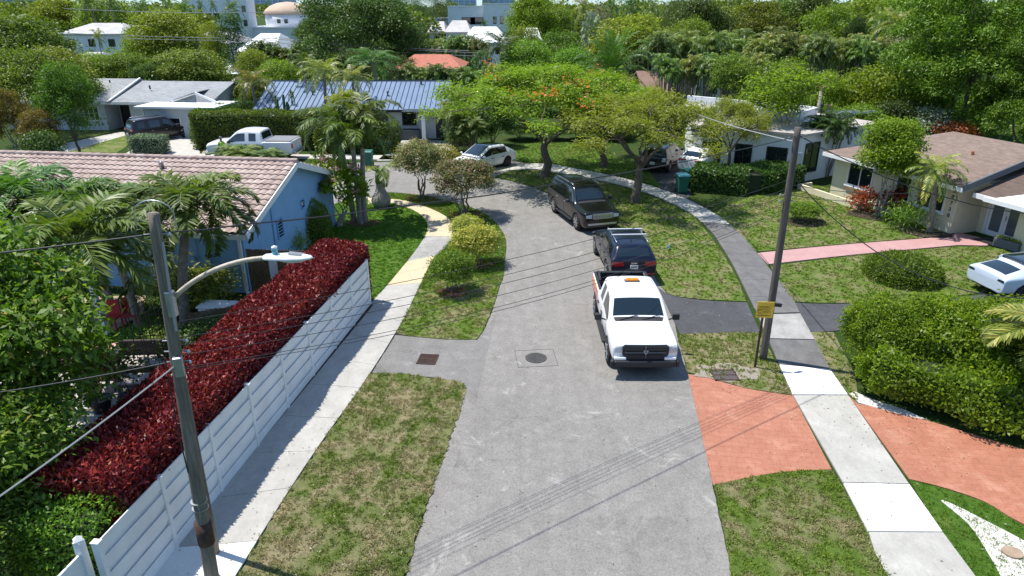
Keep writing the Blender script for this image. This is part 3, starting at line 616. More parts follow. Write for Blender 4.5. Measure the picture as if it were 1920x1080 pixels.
# ================================================================== GROUND LAYOUT
mb = MB(); mb.face([(-3000, -200, 0), (3000, -200, 0), (3000, 5000, 0), (-3000, 5000, 0)]); tag(mb.build('ground', M['ground']), kind='structure')
road_px = [(760, 1090, 1), (790, 980), (822, 885), (868, 745, 1), (893, 640, 1), (912, 610), (935, 545), (949, 470), (944, 438), (915, 405), (870, 385), (790, 367), (722, 361), (690, 372), (650, 385), (600, 420, 1), (300, 400, 1), (250, 330, 1), (330, 316), (480, 312), (560, 308), (690, 305), (790, 302), (880, 300), (945, 300), (985, 306, 1), (925, 333, 1), (1000, 352), (1090, 395), (1160, 440), (1205, 480), (1245, 545), (1262, 590), (1272, 640), (1300, 740), (1335, 905), (1375, 1090, 1)]
_, roadw = sheet('road', road_px, .012, 'road', jag=.012)
_, apronw = sheet('storm_drain_apron', [(697, 700, 1), (742, 629, 1), (830, 637), (895, 638, 1), (930, 590, 1), (890, 760, 1), (868, 740, 1), (855, 717), (760, 703)], .018, 'apron', jag=.01)
lawnL = [(440, 1090, 1), (545, 920), (640, 780), (694, 702, 1), (760, 704), (855, 716), (870, 724), (872, 742), (822, 885), (790, 980), (758, 1090, 1)]
_, lawnLw = sheet('verge_lawn', lawnL, .035, 'lawn_dry', 0, jag=.05)
lawnM = [(742, 628, 1), (812, 487), (835, 462), (849, 440), (847, 420), (838, 408), (797, 388), (760, 378), (724, 374, 1), (722, 362, 1), (790, 368), (870, 386), (915, 406), (944, 440), (948, 470), (934, 545), (910, 612), (893, 638, 1), (830, 637)]
_, lawnMw = sheet('planted_verge_lawn', lawnM, .035, 'lawn_mid', 0, jag=.02)
lushM = [(812, 487), (835, 462), (849, 440), (847, 420), (838, 408), (797, 388), (760, 378), (724, 374, 1), (722, 362, 1), (790, 368), (870, 386), (915, 406), (944, 440), (948, 470), (938, 535), (900, 520), (840, 520), (790, 545)]
_, lushMw = sheet('green_verge_lawn', lushM, .04, 'lawn_lush', 0)
lushH = [(693, 573, 1), (706, 560), (720, 544), (752, 506), (783, 466), (800, 438), (799, 416), (780, 398), (745, 385), (700, 377), (640, 380, 1), (560, 400, 1), (500, 470, 1), (480, 560, 1), (640, 600, 1)]
_, lushHw = sheet('house_side_lawn', lushH, .035, 'lawn_lush', 0, jag=.015)
# left sidewalk: slabs along the fence, curving at the corner
cl = [((250, 1130), (405, 1150)), ((278, 1090), (437, 1090)), ((395, 938), (545, 918)), ((500, 815), (612, 818)), ((577, 722), (675, 730)), ((640, 640), (722, 658)), ((693, 573), (762, 590)), ((720, 544), (785, 541)), ((752, 506), (810, 492)), ((783, 466), (838, 462)), ((800, 438), (850, 440)), ((799, 416), (846, 416)), ((780, 398), (815, 396)), ((745, 385), (765, 379)), ((724, 381), (726, 373)), ((690, 384), (690, 372))]
def ribbon(name, pairs, mats, z=.05, n=6, zb=0.0, gap=.012):
    """slabs between two edges given as pixel pairs; mats(i) names each slab's material"""
    Lw = [Vector(G(*a)) for a, b in pairs]; Rw = [Vector(G(*b)) for a, b in pairs]
    def cr(a, i, t):
        p0, p1, p2, p3 = a[max(i - 1, 0)], a[i], a[i + 1], a[min(i + 2, len(a) - 1)]
        return .5 * (2 * p1 + (p2 - p0) * t + (2 * p0 - 5 * p1 + 4 * p2 - p3) * t * t + (3 * p1 - p0 - 3 * p2 + p3) * t ** 3)
    fine = [(cr(Lw, i, k / 12), cr(Rw, i, k / 12), i + k / 12) for i in range(len(pairs) - 1) for k in range(12)] + [(Lw[-1], Rw[-1], len(pairs) - 1)]
    cur = []; acc = 0; slabs = []; last = None
    for a, b, s in fine:
        m = (a + b) / 2
        if last is not None: acc += (m - last).length
        cur.append((a, b, s)); last = m
        if acc > 1.5: slabs.append(cur); cur = [(a, b, s)]; acc = 0
    if len(cur) > 1: slabs.append(cur)
    names = []; mb = MB()
    for c in slabs:
        k = mats(sum(q[2] for q in c) / len(c), len(names))
        if k not in names: names.append(k)
    for j, c in enumerate(slabs):
        mi = names.index(mats(sum(q[2] for q in c) / len(c), j)); d0 = (c[1][0] - c[0][0]).normalized() * gap; poly = [c[0][0] + d0] + [q[0] for q in c[1:]] + [q[1] for q in c[1:]][::-1] + [c[0][1] + d0]
        mb.prism([(p.x, p.y) for p in poly], zb, z + .0008 * (j % 3), mi)
    o = mb.build(name, [M[k] for k in names]); return tag(o, kind='structure')
def lmat(s, j):
    if 8.3 < s < 9.6: return 'walkmid'
    return 'walkyel' if 6.9 < s else 'walk' if j != 0 else 'walkw'
ribbon('pavement_beside_fence', cl, lmat)
rp = [((1690, 1130), (1850, 1130)), ((1645, 1040), (1796, 1040)), ((1560, 882), (1700, 910)), ((1487, 741), (1612, 763)), ((1440, 640), (1545, 655)), ((1418, 600), (1502, 590)), ((1402, 555), (1468, 540)), ((1375, 500), (1422, 478)), ((1330, 432), (1395, 445)), ((1275, 388), (1340, 400)), ((1200, 356), (1272, 368)), ((1110, 334), (1185, 338)), ((1040, 322), (1100, 320)), ((1000, 318), (1020, 308)), ((940, 322), (950, 312)), ((868, 335), (880, 322))]
SL = {0: 'walkgrey'}
def rmat(s, j):
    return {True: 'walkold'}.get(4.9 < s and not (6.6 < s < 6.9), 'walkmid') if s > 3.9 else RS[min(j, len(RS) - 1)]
RS = ['walkgrey', 'walkgrey', 'walkw', 'walkgrey', 'walkgrey', 'walkgrey', 'walkw', 'walkmid', 'walkmid']
# the near slabs are placed by their joints, as photographed
def slab(pxs, m, z=.05): mbs.prism([G(*p) for p in pxs], 0.0, z, near.index(m))
near = ['walkgrey', 'walkw', 'walkmid', 'walkold']; mbs = MB()
slab([(1640, 1040), (1690, 1130), (1862, 1130), (1767, 1001.5), (1628, 1000.5)], 'walkgrey')
slab([(1581, 908.5), (1627, 999), (1766, 1000), (1704, 911)], 'walkw', .052)
slab([(1487, 743.5), (1580, 907), (1703, 909.5), (1590, 744)], 'walkgrey')
slab([(1461, 686), (1486, 742), (1589, 742.5), (1556, 695)], 'walkw', .052)
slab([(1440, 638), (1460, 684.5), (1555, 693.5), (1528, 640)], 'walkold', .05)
slab([(1421, 592), (1439.4, 636.5), (1527, 638.5), (1500, 590)], 'walkmid', .051)
tag(mbs.build('pavement_near_slabs', [M[k] for k in near]), kind='structure')
rfar = [((1420, 590), (1499, 588)), ((1402, 555), (1480, 553)), ((1375, 500), (1438, 500)), ((1352, 462), (1410, 465))] + [((1330, 432), (1383, 436)), ((1285, 395), (1340, 402)), ((1200, 358), (1262, 364)), ((1110, 336), (1180, 338)), ((1040, 324), (1095, 320)), ((1000, 318), (1020, 308)), ((940, 322), (950, 312)), ((868, 335), (880, 322))]
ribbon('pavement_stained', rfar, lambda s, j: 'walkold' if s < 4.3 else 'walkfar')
# driveways and paths
sheet('red_drive_apron', [(1290, 703, 1), (1320, 708), (1400, 730), (1486, 743, 1), (1559, 882, 1), (1500, 884), (1430, 892), (1337, 911, 1), (1312, 800)], .03, 'red', 0)
sheet('red_driveway', [(1591, 744, 1), (1609, 759, 1), (1680, 773), (1913, 843), (2100, 900, 1), (2100, 1060, 1), (1920, 985), (1847, 943), (1773, 917), (1705, 900, 1)], .03, 'red', 0)
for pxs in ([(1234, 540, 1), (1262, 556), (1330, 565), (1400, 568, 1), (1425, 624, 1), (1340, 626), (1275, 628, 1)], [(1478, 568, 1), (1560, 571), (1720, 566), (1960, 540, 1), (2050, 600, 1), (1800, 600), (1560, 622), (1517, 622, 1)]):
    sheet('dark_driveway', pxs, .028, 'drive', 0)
sheet('pink_walkway', [(1420, 476, 1), (1560, 462), (1700, 451), (1778, 445, 1), (1790, 436, 1), (1862, 452, 1), (1850, 462, 1), (1795, 461, 1), (1600, 479), (1440, 497, 1)], .045, 'pink', 0)
_, lawnRw = sheet('right_verge_lawn', [(1339, 911, 1), (1430, 893), (1500, 885), (1560, 883, 1), (1600, 955), (1645, 1040), (1690, 1130, 1), (1378, 1130, 1), (1357, 1000)], .035, 'lawn_mid', 0, jag=.02)
_, lawnR2w = sheet('drain_verge_lawn', [(1272, 640, 1), (1277, 628, 1), (1340, 626), (1425, 625, 1), (1460, 690), (1485, 742, 1), (1400, 729), (1320, 706), (1291, 700, 1)], .035, 'lawn_dry', 0, jag=.02)
_, lawnR3w = sheet('far_verge_lawn', [(1165, 440, 1), (1205, 480), (1240, 540, 1), (1262, 555), (1330, 563), (1399, 566, 1), (1372, 505), (1325, 435), (1285, 398), (1200, 362), (1110, 338), (1040, 326), (1000, 320), (930, 331, 1), (1000, 350), (1090, 392)], .03, 'lawn_mid', 0, jag=.02)
_, lawnR4w = sheet('front_garden_lawn', [(1383, 436), (1414, 473, 1), (1560, 460), (1700, 449), (1776, 443, 1), (1700, 400), (1600, 372), (1540, 350), (1480, 345), (1400, 372), (1342, 401)], .03, 'lawn_mid', 0)
_, lawnR5w = sheet('walkway_lawn', [(1444, 500, 1), (1600, 481), (1795, 463, 1), (1900, 470), (2000, 500, 1), (1960, 535, 1), (1720, 563), (1560, 569), (1482, 566, 1)], .03, 'lawn_mid', 0)
_, lawnR6w = sheet('hedge_side_lawn', [(1520, 624, 1), (1562, 624, 1), (1600, 700), (1608, 756, 1), (1592, 742, 1), (1555, 690)], .03, 'lawn_dry', 0)
_, lawnR7w = sheet('corner_lawn', [(1706, 902, 1), (1773, 919), (1847, 945), (1920, 988), (2060, 1060, 1), (2060, 1130, 1), (1866, 1130, 1), (1768, 1002)], .03, 'lawn_lush', 0, jag=.015)
sheet('white_gravel', [(1764, 941), (1795, 952), (1840, 975), (1925, 1020), (2030, 1090, 1), (1960, 1130, 1), (1890, 1130, 1), (1876, 1085), (1852, 1040), (1815, 985)], .04, 'gravel', 0)
_, poinL = sheet('flame_tree_lawn', [(968, 302, 1), (1010, 306), (1095, 318), (1185, 336), (1240, 352, 1), (1215, 320, 1), (1170, 300), (1080, 270), (1010, 268), (950, 280)], .03, 'lawn_lush', 0)
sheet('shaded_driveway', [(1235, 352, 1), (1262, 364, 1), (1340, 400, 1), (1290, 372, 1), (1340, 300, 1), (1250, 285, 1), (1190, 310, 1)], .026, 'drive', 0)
sheet('paved_forecourt', [(706, 302, 1), (756, 262, 1), (842, 264, 1), (862, 299, 1)], .03, 'walk', 0, k=1)
mb = MB()
for a, b in (((752, 270), (850, 275)), ((738, 280), (850, 285)), ((790, 264), (755, 299)), ((830, 264), (812, 299))): mb.bar(G(*a) + (.032,), G(*b) + (.032,), .12, .012)
tag(mb.build('forecourt_joints', M['lawn_mid']), kind='structure')
sheet('far_pavement', [(0, 285, 1), (200, 288), (380, 289), (560, 290), (740, 292, 1), (740, 300, 1), (560, 298), (380, 297), (200, 296), (0, 293, 1)], .03, 'walkfar', 0)
sheet('house_path', [(95, 275, 1), (240, 245, 1), (262, 247, 1), (110, 290, 1)], .032, 'walkfar', 0)
sheet('minivan_driveway', [(235, 289, 1), (300, 250, 1), (352, 246, 1), (368, 262), (375, 289, 1)], .033, 'walkfar', 0)
sheet('grey_house_lawn', [(60, 282, 1), (110, 246, 1), (235, 243, 1), (92, 274, 1)], .03, 'lawn_mid', 0)
sheet('grey_house_lawn', [(125, 285, 1), (245, 250, 1), (240, 272), (218, 287, 1)], .028, 'lawn_mid', 0)
sheet('bare_soil', [(378, 289, 1), (385, 276, 1), (560, 282, 1), (560, 289, 1)], .03, 'deck', 0)
# yard of the blue house
sheet('patio', [(150, 700, 1), (230, 640, 1), (330, 630, 1), (420, 640, 1), (330, 780, 1), (230, 800, 1), (60, 860, 1), (-150, 830, 1), (-80, 700, 1)], .03, 'walk', 0)
sheet('tiled_terrace', [(-100, 600, 1), (60, 560, 1), (275, 555, 1), (268, 590, 1), (215, 620, 1), (40, 690, 1)], .035, 'deck', 0)
sheet('yard_lawn', [(215, 624, 1), (275, 590, 1), (330, 600, 1), (330, 640, 1), (230, 650, 1)], .028, 'lawn_lush', 0)
sheet('hedge_bed', [(190, 800, 1), (330, 790, 1), (560, 560, 1), (690, 480, 1), (700, 560, 1), (185, 1060, 1), (-100, 1000, 1), (60, 860, 1)], .02, 'mulch', 0)
# mulch strip at the foot of the fence
mb = MB(); a = Vector(G(205, 1160)); b = Vector(G(693, 573)); d = (b - a).normalized(); s = Vector((d.y, -d.x))
mb.prism([tuple(a), tuple(b), tuple(b + s * .16), tuple(a + s * .16)], 0, .056); tag(mb.build('mulch_strip', M['mulch']), kind='structure')
sheet('white_pebbles', [(1592, 741, 1), (1610, 757, 1), (1690, 779), (1740, 790, 1), (1690, 768), (1640, 752), (1600, 735, 1)], .036, 'gravel', 0)
# grass
blades('grass', [lawnLw], 2300, 'gr_dry', .075, .035, 3, .017, .8, 'patchy dry grass on the verge beside the left pavement')
blades('grass', [lawnRw], 2700, 'gr_mid', .07, .035, 4, .016, .7, 'mown grass between the road and the right pavement')
blades('grass', [lawnMw, lawnR2w], 1100, 'gr_mid', .075, .035, 5, .022, .8, 'thin grass around the storm drains and planted bushes')
blades('grass', [lushMw, lushHw], 700, 'gr_lush', .06, .038, 6, .018, .1, 'lush green grass along the curving pavement')
blades('grass', [lawnR7w], 1200, 'gr_lush', .05, .03, 7, .012, .2, 'short green grass around the white gravel')
blades('grass', [lawnR3w, lawnR4w, lawnR5w, lawnR6w, poinL], 420, 'gr_mid', .07, .03, 8, .034, .35, 'grass of the gardens on the right side of the road')
# fallen leaves on the pavements, the road edges and the lawns
rngl = np.random.default_rng(21); Q = []
for (cx, cy, sx, sy, n_) in ((-5.6, 14, .9, 4.5, 160), (-3.4, 11, 1.6, 3, 160), (2.6, 27, 3, 8, 260), (7.2, 27, 1.5, 8, 300), (3.3, 40, 6, 6, 500), (9, 13, 1.5, 2.5, 40), (-2.5, 30, 2.5, 6, 260), (10.5, 15.8, 1.2, 1.0, 120)): Q.append(np.c_[rngl.normal(cx, sx, n_), rngl.normal(cy, sy, n_)])
Q = np.concatenate(Q); n_ = len(Q); dl = rngl.normal(size=(n_, 3)); dl[:, 2] *= .15
tag(link_mesh('fallen_leaves', leaf_mesh('litter', np.c_[Q, np.full(n_, .062)], dl, np.tile([0, 0, 1.], (n_, 1)) + rngl.normal(0, .25, (n_, 3)), rngl.uniform(.03, .075, n_), .03, rngl.random(n_), 'lf_litter')), 'small dry leaves scattered over pavements, road edges and lawns', 'leaf litter', kind='stuff')
# stones, covers, drains
def cover(name, px, py, label, cat, r=.35):
    x, y = G(px, py); o = empty(name, (x, y, .013), .1, label, cat); return o
o = cover('manhole_cover', 1005, 672, 'round iron manhole cover in a square cut patch of the road', 'manhole')
mb = MB(); mb.lathe([(.34, 0), (.34, .016), (.3, .02), (0, .02)], n=28)
for i in range(-4, 5):
    for j in range(-4, 5):
        if math.hypot(i, j) < 4.2: mb.box(i * .063, j * .063, .022, .035, .035, .012)
mb.build('lid', M['rust'] if 0 else mat('iron', (.05, .047, .045), .7, var=.3, scale=9, bump=.5), o)
mb = MB()
for a in range(4):
    c, s_ = math.cos(a * PI / 2), math.sin(a * PI / 2); mb.box(.62 * c, .55 * s_, .002, .009 if a % 2 == 0 else 1.25, 1.1 if a % 2 == 0 else .009, .006)
mb.build('patch_joint', M['black'], o)
def drain(px, py, w, d, rz, label, par=2):
    x, y = G(px, py); o = empty('storm_drain', (x, y, .02), rz, label, 'drain'); mb = MB()
    mb.box(0, 0, -.004, w - .05, d - .05, .012); mb.build('pit', M['black'], o); mb = MB()
    for i in range(15): mb.box(-w / 2 + .05 + i * (w - .1) / 14, 0, .008, .018, d, .02)
    for yy in (-d / 2, 0, d / 2): mb.box(0, yy, .01, w, .035, .024)
    for xx in (-w / 2, w / 2): mb.box(xx, 0, .01, .035, d + .035, .024)
    mb.build('grate', M['rust'], o); return o
drain(802, 675, .56, .62, -.1, 'rusty storm drain grate in the asphalt apron left of the road')
o = drain(1358, 706, .7, .6, 0, 'grey storm drain grate set in gravelly soil on the right verge'); o.location.z = .05; o.children[1].data.materials[0] = M['metal']
mb = MB(); x, y = G(1362, 700); pts = []
for k in range(16): a = 2 * PI * k / 16; rr = 1 + .15 * math.sin(k * 2.3); pts.append((x + 1.0 * rr * math.cos(a), y + .55 * rr * math.sin(a)))
mb.prism(pts, 0, .046); tag(mb.build('gravel_patch', mat('soil_gravel', (.36, .32, .26), .95, col2=(.14, .11, .08), scale=22, bump=.6)), kind='structure')
o, _ = sheet('stepping_stone', [(x + .2 * math.cos(a) * (1 + .06 * math.sin(3 * a)), y + .17 * math.sin(a)) for x, y in [G(1897, 1040)] for a in [2 * PI * i / 20 for i in range(20)]], .075, 'deck', .03, world=True, k=1)
del o['kind']; tag(o, 'round tan stepping stone lying in the white gravel', 'paving stone')
rng = random.Random(3)
def stones(name, px, py, n, r, label):
    for i in range(n): pass
# ================================================================== VEHICLES
def wheel(parent, x, y, r, w, side, rim='rim', spokes=6, name='wheel'):
    o = empty(name, (x, y, r)); o.parent = parent
    t = MB(); s = side
    t.lathe([(r * .66, -w / 2), (r * .93, -w / 2), (r, -w * .36), (r, w * .36), (r * .93, w / 2), (r * .66, w / 2)], axis='y', n=28); t.build('tyre', M['tyre'], o, True)
    q = MB(); q.lathe([(r * .68, -.02), (r * .68, w * .47 * 1), (r * .62, w * .47), (r * .6, w * .2), (0, w * .2)] if s > 0 else [(r * .68, .02), (r * .68, -w * .47), (r * .62, -w * .47), (r * .6, -w * .2), (0, -w * .2)], axis='y', n=28, mi=1)
    for k in range(spokes):
        a = 2 * PI * k / spokes; c, d = math.cos(a), math.sin(a); q.bar((0, s * w * .36, 0), (c * r * .63, s * w * .42, d * r * .63), .085 * r / .38, .05)
    q.lathe([(.075, -.03), (.075, .03), (0, .035)] if s > 0 else [(.075, .03), (.075, -.03), (0, -.035)], (0, s * w * .38, 0), 14, 'y'); q.build('rim', [M[rim], M['rimd']], o); return o
def car_shell(st, mats, glass_top=(), glass_side=(), paint2=(), wheels=(), rw=.38, cuts=(), roof_mat=(), sub=2):
    """st: stations (x, zb, zs, zr, wb, ws, wr). mats: [paint, black, glass_front, glass_side, paint2, roof]. returns evaluated mesh"""
    mb = MB(); n = None
    for (x, zb, zs, zr, wb, ws, wr) in st:
        cb = .03 if zr > zs + .2 else .02
        h = [(wb * .85, zb), (wb, zb + .05), (ws * .995, zb + (zs - zb) * .42), (ws, zs - .1), (ws - .025, zs), (wr + .03, zr - .05), (wr - .06, zr), (wr * .5, zr + cb * .7)]
        ring = [(0, zb)] + h + [(0, zr + cb)] + [(-a, b) for a, b in h[::-1]]; n = len(ring); mb.v += [(x, a, b) for a, b in ring]
    for i in range(len(st) - 1):
        for k in range(n):
            k2 = (k + 1) % n; s = min(k, n - 1 - k); mi = 0
            if s == 0: mi = 1
            elif s <= 4 and i in paint2: mi = 4
            elif s == 5 and i in glass_side: mi = 3
            elif s >= 7 and i in glass_top: mi = 2
            elif s >= 7 and i in roof_mat: mi = 5
            mb.f.append((i * n + k, i * n + k2, (i + 1) * n + k2, (i + 1) * n + k)); mb.m.append(mi)
    hN = (n - 2) // 2
    for base, fl in ((0, 0), ((len(st) - 1) * n, 1)):
        for k in range(hN + 1):
            a = [base + k, base + k + 1, base + (n - k - 1) % n, base + (n - k) % n]; q = []
            for t in a:
                if t not in q: q.append(t)
            mb.f.append(tuple(q if fl else q[::-1])); mb.m.append(0)
    ob = mb.build('tmp', mats, None, True); bm = bmesh.new(); bm.from_mesh(ob.data); bmesh.ops.recalc_face_normals(bm, faces=bm.faces); bm.to_mesh(ob.data); bm.free()
    s = ob.modifiers.new('s', 'SUBSURF'); s.levels = sub; s.render_levels = sub
    c = MB()
    for (x, y) in wheels:
        sg = 1 if y > 0 else -1; c.lathe([(rw + .055, -.3), (rw + .055, .3)], (x, y + sg * .1, rw + .01), 28, 'y', 1)
    for cu in cuts: c.box(*cu, mi=1)
    cut = c.build('cut', mats); bm = bmesh.new(); bm.from_mesh(cut.data); bmesh.ops.recalc_face_normals(bm, faces=bm.faces); bm.to_mesh(cut.data); bm.free()
    b = ob.modifiers.new('b', 'BOOLEAN'); b.object = cut; b.operation = 'DIFFERENCE'; b.solver = 'EXACT'; b.use_self = False
    me = evaluated(ob); drop(ob); drop(cut); return me
def split_shell(me, parent, mats, names):
    """separate the evaluated shell into body / windows by material"""
    bm = bmesh.new(); bm.from_mesh(me); bm.faces.ensure_lookup_table(); bvh = BVHTree.FromBMesh(bm)
    def part(sel, name, ml):
        b2 = bm.copy(); b2.faces.ensure_lookup_table(); rm = [f for f in b2.faces if f.index not in sel]; bmesh.ops.delete(b2, geom=rm, context='FACES')
        m2 = bpy.data.meshes.new(name); b2.to_mesh(m2); b2.free()
        for q in ml: m2.materials.append(q)
        if len(ml) == 1: m2.polygons.foreach_set('material_index', [0] * len(m2.polygons))
        o = link_mesh(name, m2, parent); return o
    bm.faces.index_update(); groups = {}
    body = {f.index for f in bm.faces if f.material_index in (0, 1, 4, 5)}
    part(body, 'body', mats)
    for mi in (2, 3):
        left = {f.index for f in bm.faces if f.material_index == mi}
        while left:
            st = [left.pop()]; comp = set(st)
            while st:
                f = bm.faces[st.pop()]
                for e in f.edges:
                    for g in e.link_faces:
                        if g.index in left: left.discard(g.index); comp.add(g.index); st.append(g.index)
            if len(comp) < 4: continue
            cx = sum(bm.faces[i].calc_center_median().x for i in comp) / len(comp)
            part(comp, (names[0] if cx > 0 else names[1]) if mi == 2 else 'side_window', [mats[mi]])
    bm.free(); return bvh
def decal(bvh, parent, name, m, pts, d, th=.012, sub=.06, mirror=False):
    """closed outline of 2D points projected on the shell along d ('f','b','l','r','t'), as a thin raised patch"""
    def cast(a, b_):
        if d == 'f': o, r = Vector((6, a, b_)), Vector((-1, 0, 0))
        elif d == 'b': o, r = Vector((-6, a, b_)), Vector((1, 0, 0))
        elif d == 'l': o, r = Vector((a, 3, b_)), Vector((0, -1, 0))
        elif d == 'r': o, r = Vector((a, -3, b_)), Vector((0, 1, 0))
        else: o, r = Vector((a, b_, 5)), Vector((0, 0, -1))
        h = bvh.ray_cast(o, r); return (h[0] - r * th) if h[0] is not None else None
    dn = []
    for i in range(len(pts)):
        a, b_ = pts[i], pts[(i + 1) % len(pts)]; k = max(1, int(math.hypot(a[0] - b_[0], a[1] - b_[1]) / sub))
        dn += [(a[0] + (b_[0] - a[0]) * j / k, a[1] + (b_[1] - a[1]) * j / k) for j in range(k)]
    c = (sum(p[0] for p in dn) / len(dn), sum(p[1] for p in dn) / len(dn)); rings = []
    for t in (1, .66, .33):
        r = [cast(c[0] + (p[0] - c[0]) * t, c[1] + (p[1] - c[1]) * t) for p in dn]; pv = next((q for q in r if q), None)
        if pv is None: return None
        for i in range(len(r)):
            if r[i] is None: r[i] = pv
            else: pv = r[i]
        rings.append(r)
    cc = cast(*c) or rings[2][0]; mb = MB(); n = len(dn); inn = {'f': Vector((-1, 0, 0)), 'b': Vector((1, 0, 0)), 'l': Vector((0, -1, 0)), 'r': Vector((0, 1, 0)), 't': Vector((0, 0, -1))}[d] * .04
    for r in rings: mb.v += [tuple(p) for p in r]
    mb.v.append(tuple(cc)); mb.v += [tuple(p + inn) for p in rings[0]]; q = 3 * n; bb = q + 1
    for i in range(n):
        j = (i + 1) % n; mb.f += [(i, j, n + j, n + i), (n + i, n + j, 2 * n + j, 2 * n + i), (2 * n + i, 2 * n + j, q), (i, bb + i, bb + j, j)]; mb.m += [0] * 4
    bm = bmesh.new(); me = mb.mesh(name, M[m]); bm.from_mesh(me); bmesh.ops.recalc_face_normals(bm, faces=bm.faces); bm.to_mesh(me); bm.free()
    return link_mesh(name, me, parent)
def line_decal(bvh, mb, pts, d, r=.006, step=.08):
    out = []
    for i in range(len(pts) - 1):
        a, b_ = pts[i], pts[i + 1]; k = max(1, int(math.hypot(a[0] - b_[0], a[1] - b_[1]) / step))
        for j in range(k + (i == len(pts) - 2)):
            x, z = a[0] + (b_[0] - a[0]) * j / k, a[1] + (b_[1] - a[1]) * j / k
            o, rr = ((Vector((x, 3 if d == 'l' else -3, z)), Vector((0, -1 if d == 'l' else 1, 0))) if d in 'lr' else (Vector((6 if d == 'f' else -6, x, z)), Vector((-1 if d == 'f' else 1, 0, 0))) if d in 'fb' else (Vector((x, z, 5)), Vector((0, 0, -1))))
            h = bvh.ray_cast(o, rr)
            if h[0] is not None: out.append(h[0] - rr * .001)
    if len(out) > 1: mb.tube(out, r, 4)
def mirror_pair(parent, x, y, z, m, s=1.0):
    for sg in (1, -1):
        mb = MB(); mb.bar((x, sg * (y - .12), z - .06), (x - .02, sg * (y + .06), z), .06, .05); mb.ball((x - .02, sg * (y + .13 * s), z + .03), (.07 * s, .12 * s, .09 * s), 10, 8); mb.build('door_mirror', M[m], parent, True)
def plate(parent, x, z, sg, m='white', w=.31, txt=None):
    mb = MB(); mb.box(x, 0, z, .02, w, .16); o = mb.build('number_plate', M[m], parent)
    mb = MB()
    for i, y in enumerate((-.1, -.06, -.02, .03, .07, .11)): mb.box(x + sg * .012, y, z, .004, .022, .07)
    mb.build('plate_marks', M['dark'], o)
def handles(bvh, parent, xs, z, m):
    for d in 'lr':
        for x in xs: decal(bvh, parent, 'door_handle', m, [(x - .1, z - .018), (x + .1, z - .018), (x + .1, z + .018), (x - .1, z + .018)], d, .035)
def vehicle(name, x, y, rz, label, cat, st, mats, W_, wy, wx, rw, names=('windscreen', 'rear_window'), rim='rim', spokes=6, tw=.25, group=None, **kw):
    o = empty(name, (x, y, .014), rz, label, cat, group); ml = [M[k] for k in mats]
    wl = [(a, s * wy) for a in wx for s in (1, -1)]
    me = car_shell(st, ml, wheels=wl, rw=rw, **kw); bvh = split_shell(me, o, ml, names)
    for a, b_ in wl: wheel(o, a, b_, rw, tw, 1 if b_ > 0 else -1, rim, spokes)
    mb = MB(); mb.box((wx[0] + wx[-1]) / 2, 0, rw * .75, abs(wx[0] - wx[-1]) + 1.2, W_ * 1.5, .12); mb.build('underbody', M['black'], o)
    return o, bvh
def seams(bvh, parent, lines, m='dark'):
    mb = MB()
    for d, pts in lines:
        line_decal(bvh, mb, pts, d)
        if d == 'l': line_decal(bvh, mb, pts, 'r')
    mb.build('panel_gaps', M[m], parent)
def sym(pts): return [(-a, b) for a, b in pts][::-1]
